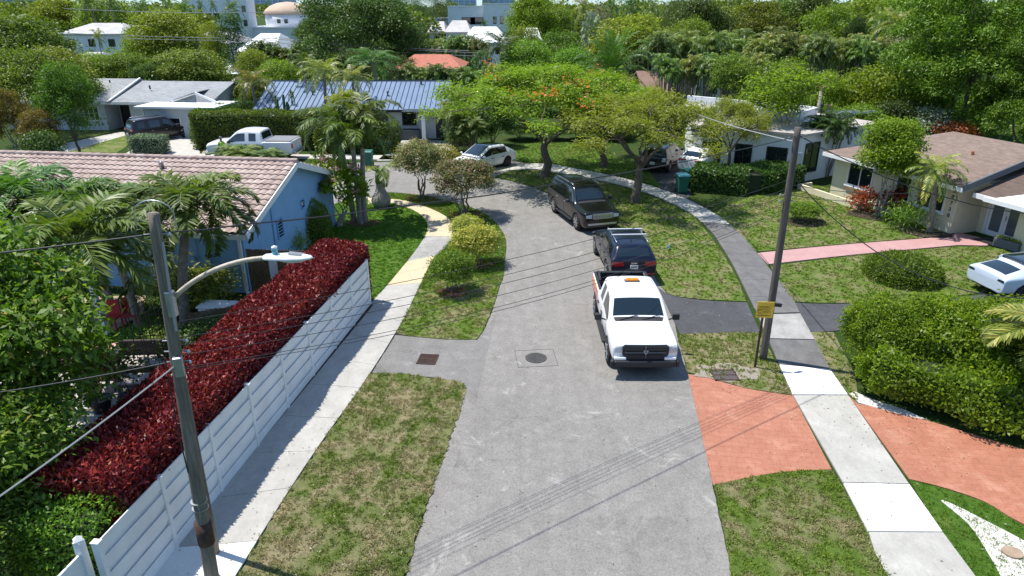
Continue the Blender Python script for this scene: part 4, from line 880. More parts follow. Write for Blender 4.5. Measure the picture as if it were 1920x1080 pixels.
# ---- full-size pickup (front faces +x)
def pickup(name, x, y, rz, label, bed_paint='pwhite', grille='black', beacon=False, cover=False, chrome_b=False, scale=1.0, group=None):
    st = [(2.9, .42, .96, 1.02, .86, .91, .78), (2.86, .40, 1.02, 1.1, .90, .97, .82), (2.6, .40, 1.09, 1.17, .92, 1.0, .86), (1.95, .40, 1.13, 1.21, .93, 1.0, .86), (1.62, .40, 1.15, 1.25, .93, 1.0, .92), (1.55, .40, 1.15, 1.27, .93, 1.0, .93),
          (.92, .40, 1.17, 1.86, .93, 1.0, .80), (.78, .40, 1.17, 1.89, .93, 1.0, .78), (.28, .4, 1.18, 1.92, .93, 1.0, .77), (.2, .4, 1.18, 1.92, .93, 1.0, .77), (-.42, .4, 1.18, 1.9, .93, 1.0, .76), (-.58, .4, 1.18, 1.88, .93, 1.0, .76), (-.64, .4, 1.18, 1.84, .93, 1.0, .76), (-.74, .4, 1.2, 1.28, .93, 1.0, .86), (-.78, .4, 1.22, 1.26, .93, 1.0, .9),
          (-.82, .4, 1.24, 1.27, .93, 1.0, .93), (-.9, .4, 1.25, 1.28, .93, 1.0, .93), (-2.3, .42, 1.26, 1.29, .93, 1.0, .93), (-2.54, .46, 1.26, 1.29, .92, .99, .92), (-2.6, .48, 1.24, 1.27, .90, .97, .9)]
    o, b = vehicle(name, x, y, rz, label, 'pickup truck', st, ['pwhite', 'black', 'wglass', 'cglass', bed_paint, 'pwhite'], 1.0, .86, (1.95, -1.5), .41, tw=.28, group=group,
        glass_top=(5, 12), glass_side=(5, 6, 7, 9), paint2=(15, 16, 17, 18), cuts=[(-1.7, 0, 1.2, 1.5, 1.7, .95)], spokes=5, rim='rim')
    mb = MB(); mb.box(-1.7, 0, .74, 1.5, 1.66, .02)
    if not cover:
        for yy in (-.9, .9): mb.box(-1.7, yy, 1.3, 1.6, .1, .035)
        mb.box(-.92, 0, 1.31, .1, 1.7, .04); mb.box(-2.5, 0, 1.30, .09, 1.7, .04)
    mb.build('bed_liner', M['black'], o, bevel=.012)
    if cover: mb = MB(); mb.box(-1.7, 0, 1.31, 1.66, 1.8, .06); mb.build('bed_cover', mat('tonneau', (.2, .2, .21), .6), o, bevel=.02)
    # front
    decal(b, o, 'grille', 'black', [(-.58, .62), (.58, .62), (.68, .78), (.69, 1.02), (.62, 1.08), (-.62, 1.08), (-.69, 1.02), (-.68, .78)], 'f', .03)
    mb = MB(); mb.bar((2.95, -.6, .86), (2.95, .6, .86), .02, .03); mb.bar((2.95, 0, .68), (2.94, 0, 1.04), .05, .02)
    mb.build('grille_bars', M['grey'], o)
    if beacon or 1:
        mb = MB(); a = [(2.975, .0, .82), (2.975, .055, .87), (2.975, .05, .93), (2.975, -.05, .93), (2.975, -.055, .87)]; mb.tube(a + [a[0]], .009, 6); mb.tube([(2.98, .07, .93), (2.985, .03, .90), (2.985, 0, .86), (2.985, -.03, .90), (2.98, -.07, .93)], .009, 6); mb.build('emblem', M['chrome'], o)
    for s in (1, -1):
        p = [(.71, .82), (.95, .85), (.965, .95), (.9, 1.05), (.71, 1.04)]; decal(b, o, 'headlight', 'lens', p if s > 0 else sym(p), 'f', .02)
        mb = MB(); mb.ball((2.875, s * .8, .94), (.04, .07, .055), 10, 6); mb.build('headlight_bowl', M['chrome'], o, True)
        q = [(.80, .86), (.95, .86), (.95, 1.14), (.80, 1.14)]; decal(b, o, 'tail_light', 'redl', q if s > 0 else sym(q), 'b', .02)
    mb = MB(); mb.box(2.93, 0, .5, .2, 1.84, .22); mb.box(2.84, .93, .5, .34, .12, .22, .3); mb.box(2.84, -.93, .5, .34, .12, .22, -.3); mb.build('front_bumper', M['chrome'] if chrome_b else M['black'], o, bevel=.05)
    for q_ in (.74, -.74): mb = MB(); mb.box(2.9, q_, .66, .15, .36, .1); mb.build('bumper_corner', M['pwhite'], o, bevel=.03)
    mb = MB(); mb.box(-2.67, 0, .6, .2, 1.8, .2); mb.build('rear_bumper', M['chrome'] if chrome_b else M['black'], o, bevel=.04)
    for s in (1, -1):
        mb = MB(); mb.bar((1.35, s * 1.0, .4), (-.85, s * 1.0, .4), .14, .05); mb.build('running_board', M['black'], o)
        mb = MB(); mb.bar((1.3, s * .98, 1.16), (1.28, s * 1.14, 1.2), .05, .05); mb.box(1.28, s * 1.22, 1.25, .1, .22, .2); mb.build('door_mirror', M['black'], o, bevel=.03)
    seams(b, o, [('l', [(1.45, .5), (1.47, 1.12)]), ('l', [(.24, .45), (.24, 1.15)]), ('l', [(-.6, .85), (-.55, 1.12)]), ('l', [(1.4, .47), (-.8, .47)]), ('l', [(-.79, .45), (-.79, 1.2)]), ('t', [(2.82, .68), (2.3, .8), (1.66, .83)]), ('t', [(2.82, -.68), (2.3, -.8), (1.66, -.83)])])
    handles(b, o, (.42, -.42), 1.03, 'black'); pass
    decal(b, o, 'cowl', 'black', [(1.5, -.78), (1.64, -.72), (1.64, .72), (1.5, .78)], 't', .006)
    for s in (1, -1): p = [(.74, .44), (.86, .44), (.86, .52), (.74, .52)]; decal(b, o, 'fog_lamp', 'lens', p if s > 0 else sym(p), 'f', .12)
    mb = MB(); mb.bar((2.94, -.5, .76), (2.94, .5, .76), .02, .02); mb.bar((2.94, -.6, .95), (2.94, .6, .95), .02, .02); mb.build('grille_slats', M['dark'], o)
    mb = MB(); line_decal(b, mb, [(.8, .68), (-.45, .66)], 't', .008); line_decal(b, mb, [(.8, -.68), (-.45, -.66)], 't', .008); mb.build('roof_gutters', M['grey'], o)
    mb = MB()
    for y0, y1 in ((-.6, -.02), (.08, .66)): mb.bar((1.6, y0, 1.29), (1.47, y1, 1.4), .018, .018)
    mb.build('wiper', M['black'], o); o.scale = (scale,) * 3
    return o, b
def suv(name, x, y, rz, label, p, L=4.7, W_=1.9, Hh=1.66, boxy=0.0, rails=None, chrome=False, rim='rim', glasst='wglass', roof=None, cat='suv', rw=.36, hood=1.0, rear_slant=.3, group=None, tailz=None, gside='cglass', spokes=6, rs=0.0):
    w = W_ / 2; f = L / 2; hz = hood; b_ = hz + .04; k = .05 + .14 * (1 - boxy); zr = Hh; c0 = f - L * (.27 - .04 * (1 - boxy)); h0 = c0 - (.62 + .45 * (1 - boxy)); re = -f
    rx = -f + rear_slant + .1
    st = [(f, .36, hz * (.62 + .24 * boxy), hz * (.66 + .24 * boxy), w * .78, w * .82, w * .66), (f - .06, .27, hz * (.80 + .13 * boxy), hz * (.85 + .12 * boxy), w * .88, w * .93, w * .76), (f - .35, .25, hz * .90, hz * .95, w * .93, w * .985, w * .84), (c0 + .05, .25, hz * .99, hz * 1.06, w * .94, w, w * .86), (c0, .25, hz, hz * 1.08, w * .94, w, w * .85),
          (h0, .25, b_, zr - .05, w * .94, w, w * .72), (h0 - .12, .25, b_, zr - .015, w * .94, w, w * .73), (-.02, .25, b_ + .01, zr, w * .94, w, w * .74), (-.1, .25, b_ + .01, zr, w * .94, w, w * .74), (-f * .5, .25, b_ + .03, zr - .02 - rs * .3, w * .94, w, w * .73), (-f * .56, .26, b_ + .03, zr - .03 - rs * .4, w * .94, w, w * .73),
          (rx + .12, .28, b_ + .06, zr - .07 - rs, w * .94, w * .98, w * .70), (rx, .3, b_ + .06, zr - .11 - rs, w * .93, w * .97, w * .68), (re + .06, .33, b_ + .03, b_ + .09, w * .92, w * .96, w * .78), (re + .02, .34, b_ - .05, b_ + .0, w * .9, w * .95, w * .8), (re, .4, b_ - .25, b_ - .2, w * .86, w * .9, w * .78)]
    o, b = vehicle(name, x, y, rz, label, cat, st, [p, 'black', glasst, gside, p, roof or p], w, w - .13, (f - L * .185, -f + L * .2), rw, rim=rim, tw=.23, group=group,
        glass_top=(4, 12), glass_side=(4, 5, 6, 8, 10) if boxy > .1 else (4, 5, 6, 7, 8, 9, 10), roof_mat=(5, 6, 7, 8, 9, 10) if roof else (), spokes=spokes)
    seams(b, o, [('l', [(c0 - .1, .4), (c0 - .08, hz - .02)]), ('l', [(-.06, .36), (-.06, b_)]), ('l', [(-f * .45, .75), (-f * .5, b_)]), ('l', [(c0 - .1, .36), (-f * .42, .36)]), ('t', [(f - .2, w * .55), (f - .5, w * .74), (c0 + .06, w * .8)]), ('t', [(f - .2, -w * .55), (f - .5, -w * .74), (c0 + .06, -w * .8)])])
    decal(b, o, 'cowl', 'black', [(c0 - .02, -w * .76), (c0 + .1, -w * .7), (c0 + .1, w * .7), (c0 - .02, w * .76)], 't', .006)
    handles(b, o, (.12, -f * .38), b_ - .13, 'chrome' if chrome else 'black'); mirror_pair(o, c0 - .28, w, b_ + .08, p if p in ('pwhite', 'pblue') else 'black', 1.1 if boxy > .5 else .9)
    if rails:
        for s in (1, -1):
            mb = MB(); mb.tube([(h0 - .15, s * w * .66, zr + .0), (h0 - .25, s * w * .67, zr + .06), (rx + .3, s * w * .66, zr + .03), (rx + .2, s * w * .65, zr - .03)], .018, 6); mb.build('roof_rail', M[rails], o, True)
    return o, b, dict(f=f, w=w, hz=hz, b=b_, zr=zr, c0=c0, h0=h0, rx=rx)
R = math.radians
# 1. white works pickup with an orange-red bed
x, y = 4.05, 18.55 + 2.9
o, b = pickup('pickup_truck', 3.93, 20.75, R(-90), 'white pickup truck with an orange and red bed and amber roof beacon', 'pred', beacon=True)
mb = MB(); mb.box(.0, 0, 1.955, .22, .5, .02); mb.build('beacon_base', M['grey'], o)
mb = MB(); mb.box(.0, 0, 2.0, .17, .42, .07); mb.build('beacon', M['amber'], o, bevel=.025)
for d in 'lr':
    decal(b, o, 'orange_panel', 'porange', [(-1.6, 1.1), (-2.5, .95), (-2.53, 1.24), (-1.0, 1.24)], d, .006); mb = MB()
    for i in range(7): line_decal(b, mb, [(-1.1 - i * .12, .98), (-1.1 - i * .12, 1.06)] if i % 3 else [(-1.1 - i * .12, .98), (-1.06 - i * .12, 1.06)], d, .012)
    mb.build('side_lettering', M['white'], o)
mb = MB(); mb.bar((-1.5, -.84, 1.36), (-2.4, -.78, 1.36), .07, .06); mb.build('toolbar', M['black'], o)
# 2. dark blue suv seen from behind
o, b, q = suv('suv', 4.68, 27.45, R(93), 'dark blue suv with silver roof bars and red tail lights, parked behind the pickup', 'pnavy', 4.65, 1.9, 1.6, .35, 'chrome', rw=.37)
for xx in (-.3, -1.05):
    mb = MB(); mb.bar((xx, -.72, 1.7), (xx, .72, 1.7), .07, .035); mb.build('roof_bar', mat('bar_silver', (.6, .6, .6), .5), o)
for s in (1, -1):
    p = [(.40, .84), (.78, .80), (.9, .86), (.88, .98), (.45, .98)]; decal(b, o, 'tail_light', 'redl', p if s > 0 else sym(p), 'b', .012)
    p = [(.5, .45), (.84, .45), (.84, .5), (.5, .5)]; decal(b, o, 'reflector', 'redl', p if s > 0 else sym(p), 'b', .012)
plate(o, -2.35, .78, -1, 'white'); decal(b, o, 'rear_skid', 'black', [(-.7, .36), (.7, .36), (.7, .44), (-.7, .44)], 'b', .01)
mb = MB()
for i in range(4): mb.tube([(-2.34, -.09 + i * .06 + .035 * math.cos(a), .955 + .035 * math.sin(a)) for a in [2 * PI * k / 12 for k in range(13)]], .006, 4)
mb.build('emblem', M['chrome'], o); mb = MB(); mb.ball((-1.5, 0, 1.6), (.09, .02, .06), 8, 6); mb.build('antenna_fin', M['pnavy'], o, True)
# 3. black full-size suv facing the camera
o, b, q = suv('suv', 3.62, 34.25, R(-90 + 17), 'large black suv with a chrome grille facing the camera beside the verge', 'pblack', 5.2, 2.02, 1.92, .95, 'chrome', chrome=True, rw=.41, hood=1.16, rear_slant=.12, spokes=9)
decal(b, o, 'grille', 'chrome', [(-.5, .76), (.5, .76), (.52, .98), (-.52, .98)], 'f', .03); mb = MB()
for i in range(12): mb.box(2.615, -.42 + i * .0764, .86, .03, .03, .15)
mb.build('grille_slots', M['grey'], o)
decal(b, o, 'grille_bar', 'chrome', [(-.54, .985), (.54, .985), (.52, 1.03), (-.52, 1.03)], 'f', .04)
decal(b, o, 'lower_grille', 'chrome', [(-.75, .46), (.75, .46), (.75, .55), (-.75, .55)], 'f', .02)
for s in (1, -1):
    p = [(.56, .8), (.84, .82), (.86, .95), (.56, .98)]; decal(b, o, 'headlight', 'lens', p if s > 0 else sym(p), 'f', .02)
    p = [(.72, .8), (.92, .8), (.92, 1.1), (.76, 1.1)]; decal(b, o, 'tail_light', 'redl', p if s > 0 else sym(p), 'b', .02)
for s in (1, -1): mb = MB(); mb.bar((1.0, s * 1.0, .34), (-1.15, s * 1.0, .34), .1, .05); mb.build('running_board', M['black'], o)
# 4. white electric crossover
o, b, q = suv('hatchback', -1.95, 46.2, R(180 + 48), 'white electric hatchback with black glass roof parked across the pavement', 'pwhite', 4.75, 1.95, 1.62, .0, None, rim='rimd', roof='cglass', cat='car', rw=.37, hood=.92, rear_slant=.75, rs=.1, spokes=10)
for s in (1, -1):
    p = [(.52, .66), (.86, .70), (.86, .78), (.56, .73)]; decal(b, o, 'headlight', 'lens', p if s > 0 else sym(p), 'f', .015)
    p = [(.5, .92), (.86, .9), (.88, .98), (.5, .98)]; decal(b, o, 'tail_light', 'redl', p if s > 0 else sym(p), 'b', .015)
decal(b, o, 'lower_intake', 'black', [(-.6, .34), (.6, .34), (.55, .42), (-.55, .42)], 'f', .012)
# 5. minivan
o, b, q = suv('minivan', -29.2, 57.4, R(47), 'dark grey minivan parked on the driveway of the pale grey house', 'pgrey', 5.0, 1.98, 1.85, .6, 'chrome', cat='minivan', rw=.36, hood=1.0, rear_slant=.2, chrome=True)
for s in (1, -1): p = [(.5, .98), (.88, .96), (.9, 1.12), (.5, 1.08)]; decal(b, o, 'tail_light', 'redl', p if s > 0 else sym(p), 'b', .02)
plate(o, -2.58, .72, -1)
# 6. white crew-cab pickup in front of the long hedge
xa, ya = G(478, 303)
o, b = pickup('pickup_truck', xa, ya + .9, R(180 - 3), 'white crew cab pickup truck with black bed cover in front of the long hedge', 'pwhite', cover=True, chrome_b=True, scale=1.13)
# 7. black suv in the shaded driveway
x7, y7 = G(1232, 322)
o, b, q = suv('suv', x7 + .6, y7 + 1.4, R(62), 'black suv in the shade of the driveway, sky reflected on its roof', 'pblack', 4.7, 1.9, 1.72, .8, None, rw=.36, hood=1.05, rear_slant=.2)
for s in (1, -1): p = [(.6, .85), (.86, .85), (.88, 1.1), (.66, 1.1)]; decal(b, o, 'tail_light', 'lens', p if s > 0 else sym(p), 'b', .02)
plate(o, -2.38, .72, -1)
# 8. white car beside it
x8, y8 = G(1300, 326)
o, b, q = suv('suv', x8 + 1.1, y8 + 1.1, R(48), 'white suv with red wrap around tail lights behind the dark hedge', 'pwhite', 4.7, 1.9, 1.66, .2, None, rw=.36, hood=1.05, rear_slant=.5)
for s in (1, -1): p = [(.3, 1.0), (.9, .92), (.93, 1.08), (.3, 1.06)]; decal(b, o, 'tail_light', 'redl', p if s > 0 else sym(p), 'b', .02)
# 9. pale blue-white car at the right edge
x9, y9 = G(1880, 540, .3)
o, b, q = suv('hatchback', x9 + 1.55, y9 + .35, R(8), 'pale blue white electric car with dark glass roof at the right edge of the photo', 'pblue', 4.7, 1.9, 1.45, .0, None, rim='rimd', roof='cglass', cat='car', rw=.34, hood=.9, rear_slant=.9, rs=.12)
for s in (1, -1): p = [(.55, .82), (.88, .8), (.9, .88), (.6, .88)]; decal(b, o, 'tail_light', 'cglass', p if s > 0 else sym(p), 'b', .015)
# 10. dark car half hidden at the white house
x10, y10 = G(838, 270)
o, b, q = suv('suv', x10 + .9, y10 + 1.6, R(100), 'black suv half hidden behind the shrub by the house door', 'pblack', 4.8, 1.95, 1.8, .8, None, rw=.38, hood=1.05, rear_slant=.15)
for s in (1, -1): p = [(.62, .9), (.88, .9), (.9, 1.15), (.62, 1.15)]; decal(b, o, 'tail_light', 'redl', p if s > 0 else sym(p), 'b', .02)
mb = MB(); mb.box(-2.45, 0, .5, .16, 1.7, .16); mb.build('rear_bumper', M['chrome'], o, bevel=.03)
# ================================================================== BUILDINGS
def text(s, size, parent, loc, rot, m, name='lettering', th=.004, align='CENTER'):
    cu = bpy.data.curves.new('t', 'FONT'); cu.body = s; cu.size = size; cu.extrude = th; cu.align_x = align; cu.align_y = 'CENTER'; cu.offset = size * .02
    o = bpy.data.objects.new('t', cu); COL.objects.link(o); me = evaluated(o); bpy.data.objects.remove(o); bpy.data.curves.remove(cu); me.materials.clear(); me.materials.append(M[m])
    q = link_mesh(name, me, parent); q.location = loc; q.rotation_euler = rot; return q
def window(parent, x, y, z, w, h, ang, frame='white', pane='glass', mull=(1, 0), fw=.06, name='window', dep=.07):
    """window centred at (x, y), sill height z; ang = direction of the outward normal"""
    o = empty(name, (x, y, z), ang - PI / 2 + PI); o.parent = parent; mb = MB()   # local -y is outward
    o.rotation_euler.z = ang + PI / 2
    mb.box(-w / 2, -dep / 2 + .01, h / 2, fw, dep, h + fw); mb.box(w / 2, -dep / 2 + .01, h / 2, fw, dep, h + fw)
    mb.box(0, -dep / 2 + .01, 0, w - fw, dep, fw); mb.box(0, -dep / 2 + .01, h, w - fw, dep, fw)
    for i in range(mull[0]): mb.box(-w / 2 + w * (i + 1) / (mull[0] + 1), -.025, h / 2, fw * .7, .035, h - fw)
    for i in range(mull[1]): mb.box(0, -.022, h * (i + 1) / (mull[1] + 1), w - fw, .03, fw * .5)
    mb.build('frame', M[frame], o); mb = MB(); mb.box(0, -.004, h / 2, w - fw * .5, .016, h - fw * .5); mb.build('pane', M[pane], o)
    if h < 1.6 and frame == 'white': mb = MB(); mb.box(0, -.07, -.07, w + .16, .16, .07); mb.build('sill', M['white'], o)
    return o
def door(parent, x, y, w, h, ang, leaf='dark', frame='white', double=True, glassy=None):
    o = empty('door', (x, y, 0.03), ang + PI / 2); o.parent = parent; mb = MB()
    for s in (-1, 1): mb.box(s * w / 2, -.03, h / 2, .09, .1, h)
    mb.box(0, -.03, h, w + .09, .1, .09); mb.build('frame', M[frame], o); mb = MB(); n = 2 if double else 1; lw = (w - .1) / n
    for i in range(n): mb.box(-w / 2 + .05 + lw * (i + .5), -.012, h / 2, lw - .015, .05, h - .06)
    mb.build('panel', M[leaf], o)
    if glassy:
        mb = MB()
        for i in range(n): mb.box(-w / 2 + .05 + lw * (i + .5), -.042, h / 2 + .05, lw - .3, .016, h - .4)
        mb.build('pane', M[glassy], o)
    mb = MB(); mb.box(.05, -.06, 1.0, .03, .06, .22); mb.build('handle', M['chrome'], o); return o
def gable_roof(mb, x0, x1, y0, y1, ze, zr, ov=.45, th=.14, hipl=0, hipr=0, mi=0, yr=None):
    """two slopes with thickness; ridge along x"""
    ym = yr if yr is not None else (y0 + y1) / 2; s0 = (zr - ze) / (ym - y0); s1 = (zr - ze) / (y1 - ym)
    A = [(x0 - ov, y0 - ov, ze - ov * s0), (x1 + ov, y0 - ov, ze - ov * s0), (x1 + ov - hipr, ym, zr), (x0 - ov + hipl, ym, zr)]
    B = [(x0 - ov + hipl, ym, zr), (x1 + ov - hipr, ym, zr), (x1 + ov, y1 + ov, ze - ov * s1), (x0 - ov, y1 + ov, ze - ov * s1)]
    for Q in (A, B): mb.hexa([(p[0], p[1], p[2]) for p in Q] + [(p[0], p[1], p[2] + th) for p in Q], mi)
    if hipl: mb.hexa([(x0 - ov, y0 - ov, ze - ov * s0), (x0 - ov + hipl, ym, zr), (x0 - ov + hipl, ym, zr - .001), (x0 - ov, y1 + ov, ze - ov * s1)] + [(x0 - ov, y0 - ov, ze - ov * s0 + th), (x0 - ov + hipl, ym, zr + th), (x0 - ov + hipl, ym, zr + th - .001), (x0 - ov, y1 + ov, ze - ov * s1 + th)], mi)
    if hipr: mb.hexa([(x1 + ov, y0 - ov, ze - ov * s0), (x1 + ov - hipr, ym, zr), (x1 + ov - hipr, ym, zr - .001), (x1 + ov, y1 + ov, ze - ov * s1)] + [(x1 + ov, y0 - ov, ze - ov * s0 + th), (x1 + ov - hipr, ym, zr + th), (x1 + ov - hipr, ym, zr + th - .001), (x1 + ov, y1 + ov, ze - ov * s1 + th)], mi)
def gable_walls(mb, x0, x1, y0, y1, ze, zr, mi=0, yr=None):
    ym = yr if yr is not None else (y0 + y1) / 2; n = len(mb.v)
    prof = [(y0, 0), (y1, 0), (y1, ze), (ym, zr), (y0, ze)]
    mb.v += [(x0, a, b) for a, b in prof] + [(x1, a, b) for a, b in prof]
    mb.f += [(n, n + 1, n + 2, n + 3, n + 4)[::-1], (n + 5, n + 6, n + 7, n + 8, n + 9)]; mb.m += [mi] * 2
    for i in range(5): j = (i + 1) % 5; mb.f.append((n + i, n + j, n + 5 + j, n + 5 + i)); mb.m.append(mi)
# ---- blue house with clay tiles
HB = empty('blue_house', (-10.1, 24.34, 0), -.1304, 'pale blue bungalow with a pinkish clay tile gable roof behind the red hedge', 'house')
mb = MB(); gable_walls(mb, -24, 0, 0, 9, 2.6, 4.08); mb.build('wall', M['stucco'], HB)
def tile_slope(x0, x1, ya, za, yb, zb, mt):
    L = math.hypot(yb - ya, zb - za); nc = int(round(L / .37)); uy, uz = (yb - ya) / L, (zb - za) / L; ny, nz = (-uz, uy) if uy > 0 else (uz, -uy)
    per = .29; nx = int((x1 - x0) / per) * 7; xs = np.linspace(x0, x1, nx + 1); V = []; F = []; rng = np.random.default_rng(4)
    shp = np.abs(np.sin((xs - x0) / per * PI)) ** .8 * .06
    att = []
    for c in range(nc):
        for (t, lift) in ((0, .045), (1, .0)):
            s = (c + t) * L / nc; k = shp + lift + .02
            for i in range(nx + 1): V.append((xs[i], ya + uy * s + ny * k[i], za + uz * s + nz * k[i]))
        if c > 0:
            b = c * 2 * (nx + 1); a = b - (nx + 1)
            for i in range(nx): F.append((a + i, a + i + 1, b + i + 1, b + i))
        b = c * 2 * (nx + 1)
        for i in range(nx): F.append((b + i, b + i + 1, b + nx + 2 + i, b + nx + 1 + i))
    me = bpy.data.meshes.new('tiles'); me.from_pydata(V, [], F); me.materials.append(mt); me.update(); return me
tm, nt, b = new_mat('clay_tile'); p = objc(nt); vo = nt.nodes.new('ShaderNodeTexVoronoi'); vo.inputs['Scale'].default_value = 1; nt.links.new(mapped(nt, p, (3.45, 2.9, .01)), vo.inputs['Vector'])
sr = nt.nodes.new('ShaderNodeSeparateColor'); nt.links.new(vo.outputs['Color'], sr.inputs[0])
c_ = ramp(nt, sr.outputs[0], [(0, (.26, .185, .155)), (.4, (.35, .255, .22)), (.7, (.4, .305, .265)), (1, (.47, .38, .33))]); c_ = mixc(nt, .3, c_, ramp(nt, noise(nt, p, 6, 6, .8), [(.3, (.22, .15, .12)), (.7, (.5, .4, .34))]))
nt.links.new(c_, b.inputs['Base Color']); setin(b, 'Roughness', .85); M['tile'] = tm
rf = MB(); gable_roof(rf, -24, 0, 0, 9, 2.6, 4.08, .38, .05); rf = rf.build('roof', M['tile'], HB)
s = 1.48 / 4.5
link_mesh('roof_tiles', tile_slope(-24.3, .38, -.42, 2.66 - .42 * s, 4.5, 4.14, tm), rf); link_mesh('roof_tiles', tile_slope(-24.3, .38, 9.42, 2.66 - .42 * s, 4.5, 4.14, tm), rf)
mb = MB(); 
for i in range(60): mb.tube([(-24.2 + i * .41, 4.5, 4.2), (-24.2 + i * .41 + .46, 4.5, 4.235)], [.12, .1], 10)
mb.build('ridge_tiles', tm, rf)
mb = MB()
for sgn, ya in ((1, -.44), (-1, 9.44)): mb.bar((.42, ya, 2.6 - .44 * s - .02), (.42, 4.5, 4.08 - .02), .05, .24)
mb.box(-11.8, -.44, 2.42, 24.3, .05, .2); mb.build('fascia', M['white'], HB)
mb = MB(); mb.lathe([(.0, 0), (.1, 0), (.1, .28), (.13, .3), (.0, .34)], (-5.2, 3.6, 3.9)); mb.build('roof_vent', M['metal'], HB, True)
mb = MB(); mb.lathe([(.0, 0), (.08, 0), (.08, .25), (.0, .25)], (-16.4, 3.9, 3.9)); mb.build('roof_vent', M['dark'], HB, True)
window(HB, -3.4, 0, 0.15, .9, 2.1, -PI / 2, mull=(0, 2), pane='glassl', name='door')
window(HB, -8.5, 0, 1.0, 1.8, 1.2, -PI / 2); window(HB, 0, 3.0, 1.3, .5, .8, 0, frame='stucco', mull=(0, 5), fw=.05); window(HB, 0, 5.4, 1.9, .35, .4, 0, frame='stucco', mull=(0, 2), fw=.04)
mb = MB(); mb.bar((-.12, -.06, 2.4), (-.12, -.06, .1), .12, .1); mb.bar((-.12, -.06, .1), (.05, -.25, .06), .1, .1); mb.build('downpipe', M['white'], HB)
mb = MB()
for a in (((.04, 2.4, 3.1), (.04, 2.4, 1.2)), ((.04, 2.4, 1.2), (.04, 2.2, .2))): mb.tube(a, .025, 6)
for xx in (-1.9, -1.5, -1.1): mb.tube([(xx, -.04, 2.3), (xx, -.04, .2)], .018, 6)
mb.build('pipework', M['stucco'], HB)
for q_ in ((-1.5, -.08, 1.35, .26, .12, .3), (-.95, -.08, 1.0, .28, .14, .36), (-2.1, -.07, 1.35, .16, .1, .18)): mb = MB(); mb.box(*q_); mb.build('meter_box', M['stucco'], HB)
# flat white cover over the terrace
cv = empty('patio_cover', (0, 0, 0), 0, 'flat white patio cover on posts beside the tiled bungalow', 'patio cover')
mb = MB(); pc = [G(-60, 385, 2.55), G(108, 391, 2.55), G(112, 425, 2.55), G(-90, 440, 2.55)]; mb.prism(pc, 2.5, 2.62); mb.build('roof', M['wallwhite'], cv)
for px, py in ((205, 640), (60, 660)):
    mb = MB(); x, y = G(px, py); mb.bar((x, y, 0), (x - .25, y + .1, 2.9), .14, .14); mb.build('post', M['wallwhite'], cv)
x0, y0 = G(205, 640); x1, y1 = G(60, 660); mb = MB(); mb.bar((x0 - .25, y0 + .1, 2.8), (x1 - .25, y1 + .1, 2.8), .12, .2); mb.build('beam', M['wallwhite'], cv)
# ---- pale grey bungalow at the left
def X(px, Y, z=0):      # x of a picture column at depth Y for height z
    return at(px, 200, Y)[0] if z is None else (px - 960) / FPX * (Y * cP - (z - CAM_H) * sP)
HG = empty('grey_house', (X(205, 61.5), 61.5, 0), -.1, 'pale grey bungalow with grey shingle roof and dark double door', 'house')
mb = MB(); gable_walls(mb, -9.5, 0, 0, 9, 2.6, 3.9); gable_walls(mb, 2.2, 9.5, .2, 9, 2.6, 3.75); mb.box(1.1, 5, 1.3, 2.2, 6, 2.58); mb.box(8.2, -1.2, 1.2, 5.4, 3.2, 2.4); mb.build('wall', M['wallgrey'], HG)
mb = MB(); gable_roof(mb, -9.5, .4, 0, 9, 2.6, 3.9, .5, .12); gable_roof(mb, 1.0, 9.5, .1, 9, 2.55, 3.72, .5, .12); mb.build('roof', M['shg'], HG)
mb = MB(); mb.box(8.4, -1.1, 2.5, 7.0, 4.2, .16); mb.bar((.92, -.5, 2.64), (.92, 4.5, 4.08), .12, .1); mb.bar((6.5, -.3, 2.66), (8.5, .2, 3.3), .1, .2); mb.bar((8.5, .2, 3.3), (10.5, -.3, 2.66), .1, .2); mb.box(-4.7, -.52, 2.42, 10.6, .05, .16); mb.box(5, -.42, 2.4, 9.2, .05, .16); mb.build('fascia', M['white'], HG)
mb = MB(); mb.face([(6.5, -.28, 2.6), (10.5, -.28, 2.6), (8.5, .22, 3.28)]); mb.hexa([(6.4, -.3, 2.62), (8.5, -.3, 3.3), (8.5, 4, 3.32), (6.4, 4, 2.64), (6.4, -.3, 2.68), (8.5, -.3, 3.36), (8.5, 4, 3.38), (6.4, 4, 2.7)]); mb.build('gable', M['shg'], HG)
for xx, yy in ((-3.0, 2.8), (3.2, 2.2), (-1.5, 3.6)): mb = MB(); mb.lathe([(0, 0), (.07, 0), (.07, .35), (0, .35)], (xx, yy, 2.9 + yy * .2), 8); mb.build('roof_vent', M['dark'], HG)
door(HG, 1.15, 1.98, 1.9, 2.15, -PI / 2, 'dark', 'dark'); window(HG, -1.3, 0, .9, 1.4, 1.2, -PI / 2, mull=(2, 1)); window(HG, -6.5, 0, .9, 1.6, 1.2, -PI / 2, mull=(2, 1)); window(HG, 4.2, .2, .95, 1.5, 1.15, -PI / 2, mull=(2, 1), pane='glassl'); window(HG, 7.6, -2.8, .7, 1.9, .95, -PI / 2, mull=(1, 1))
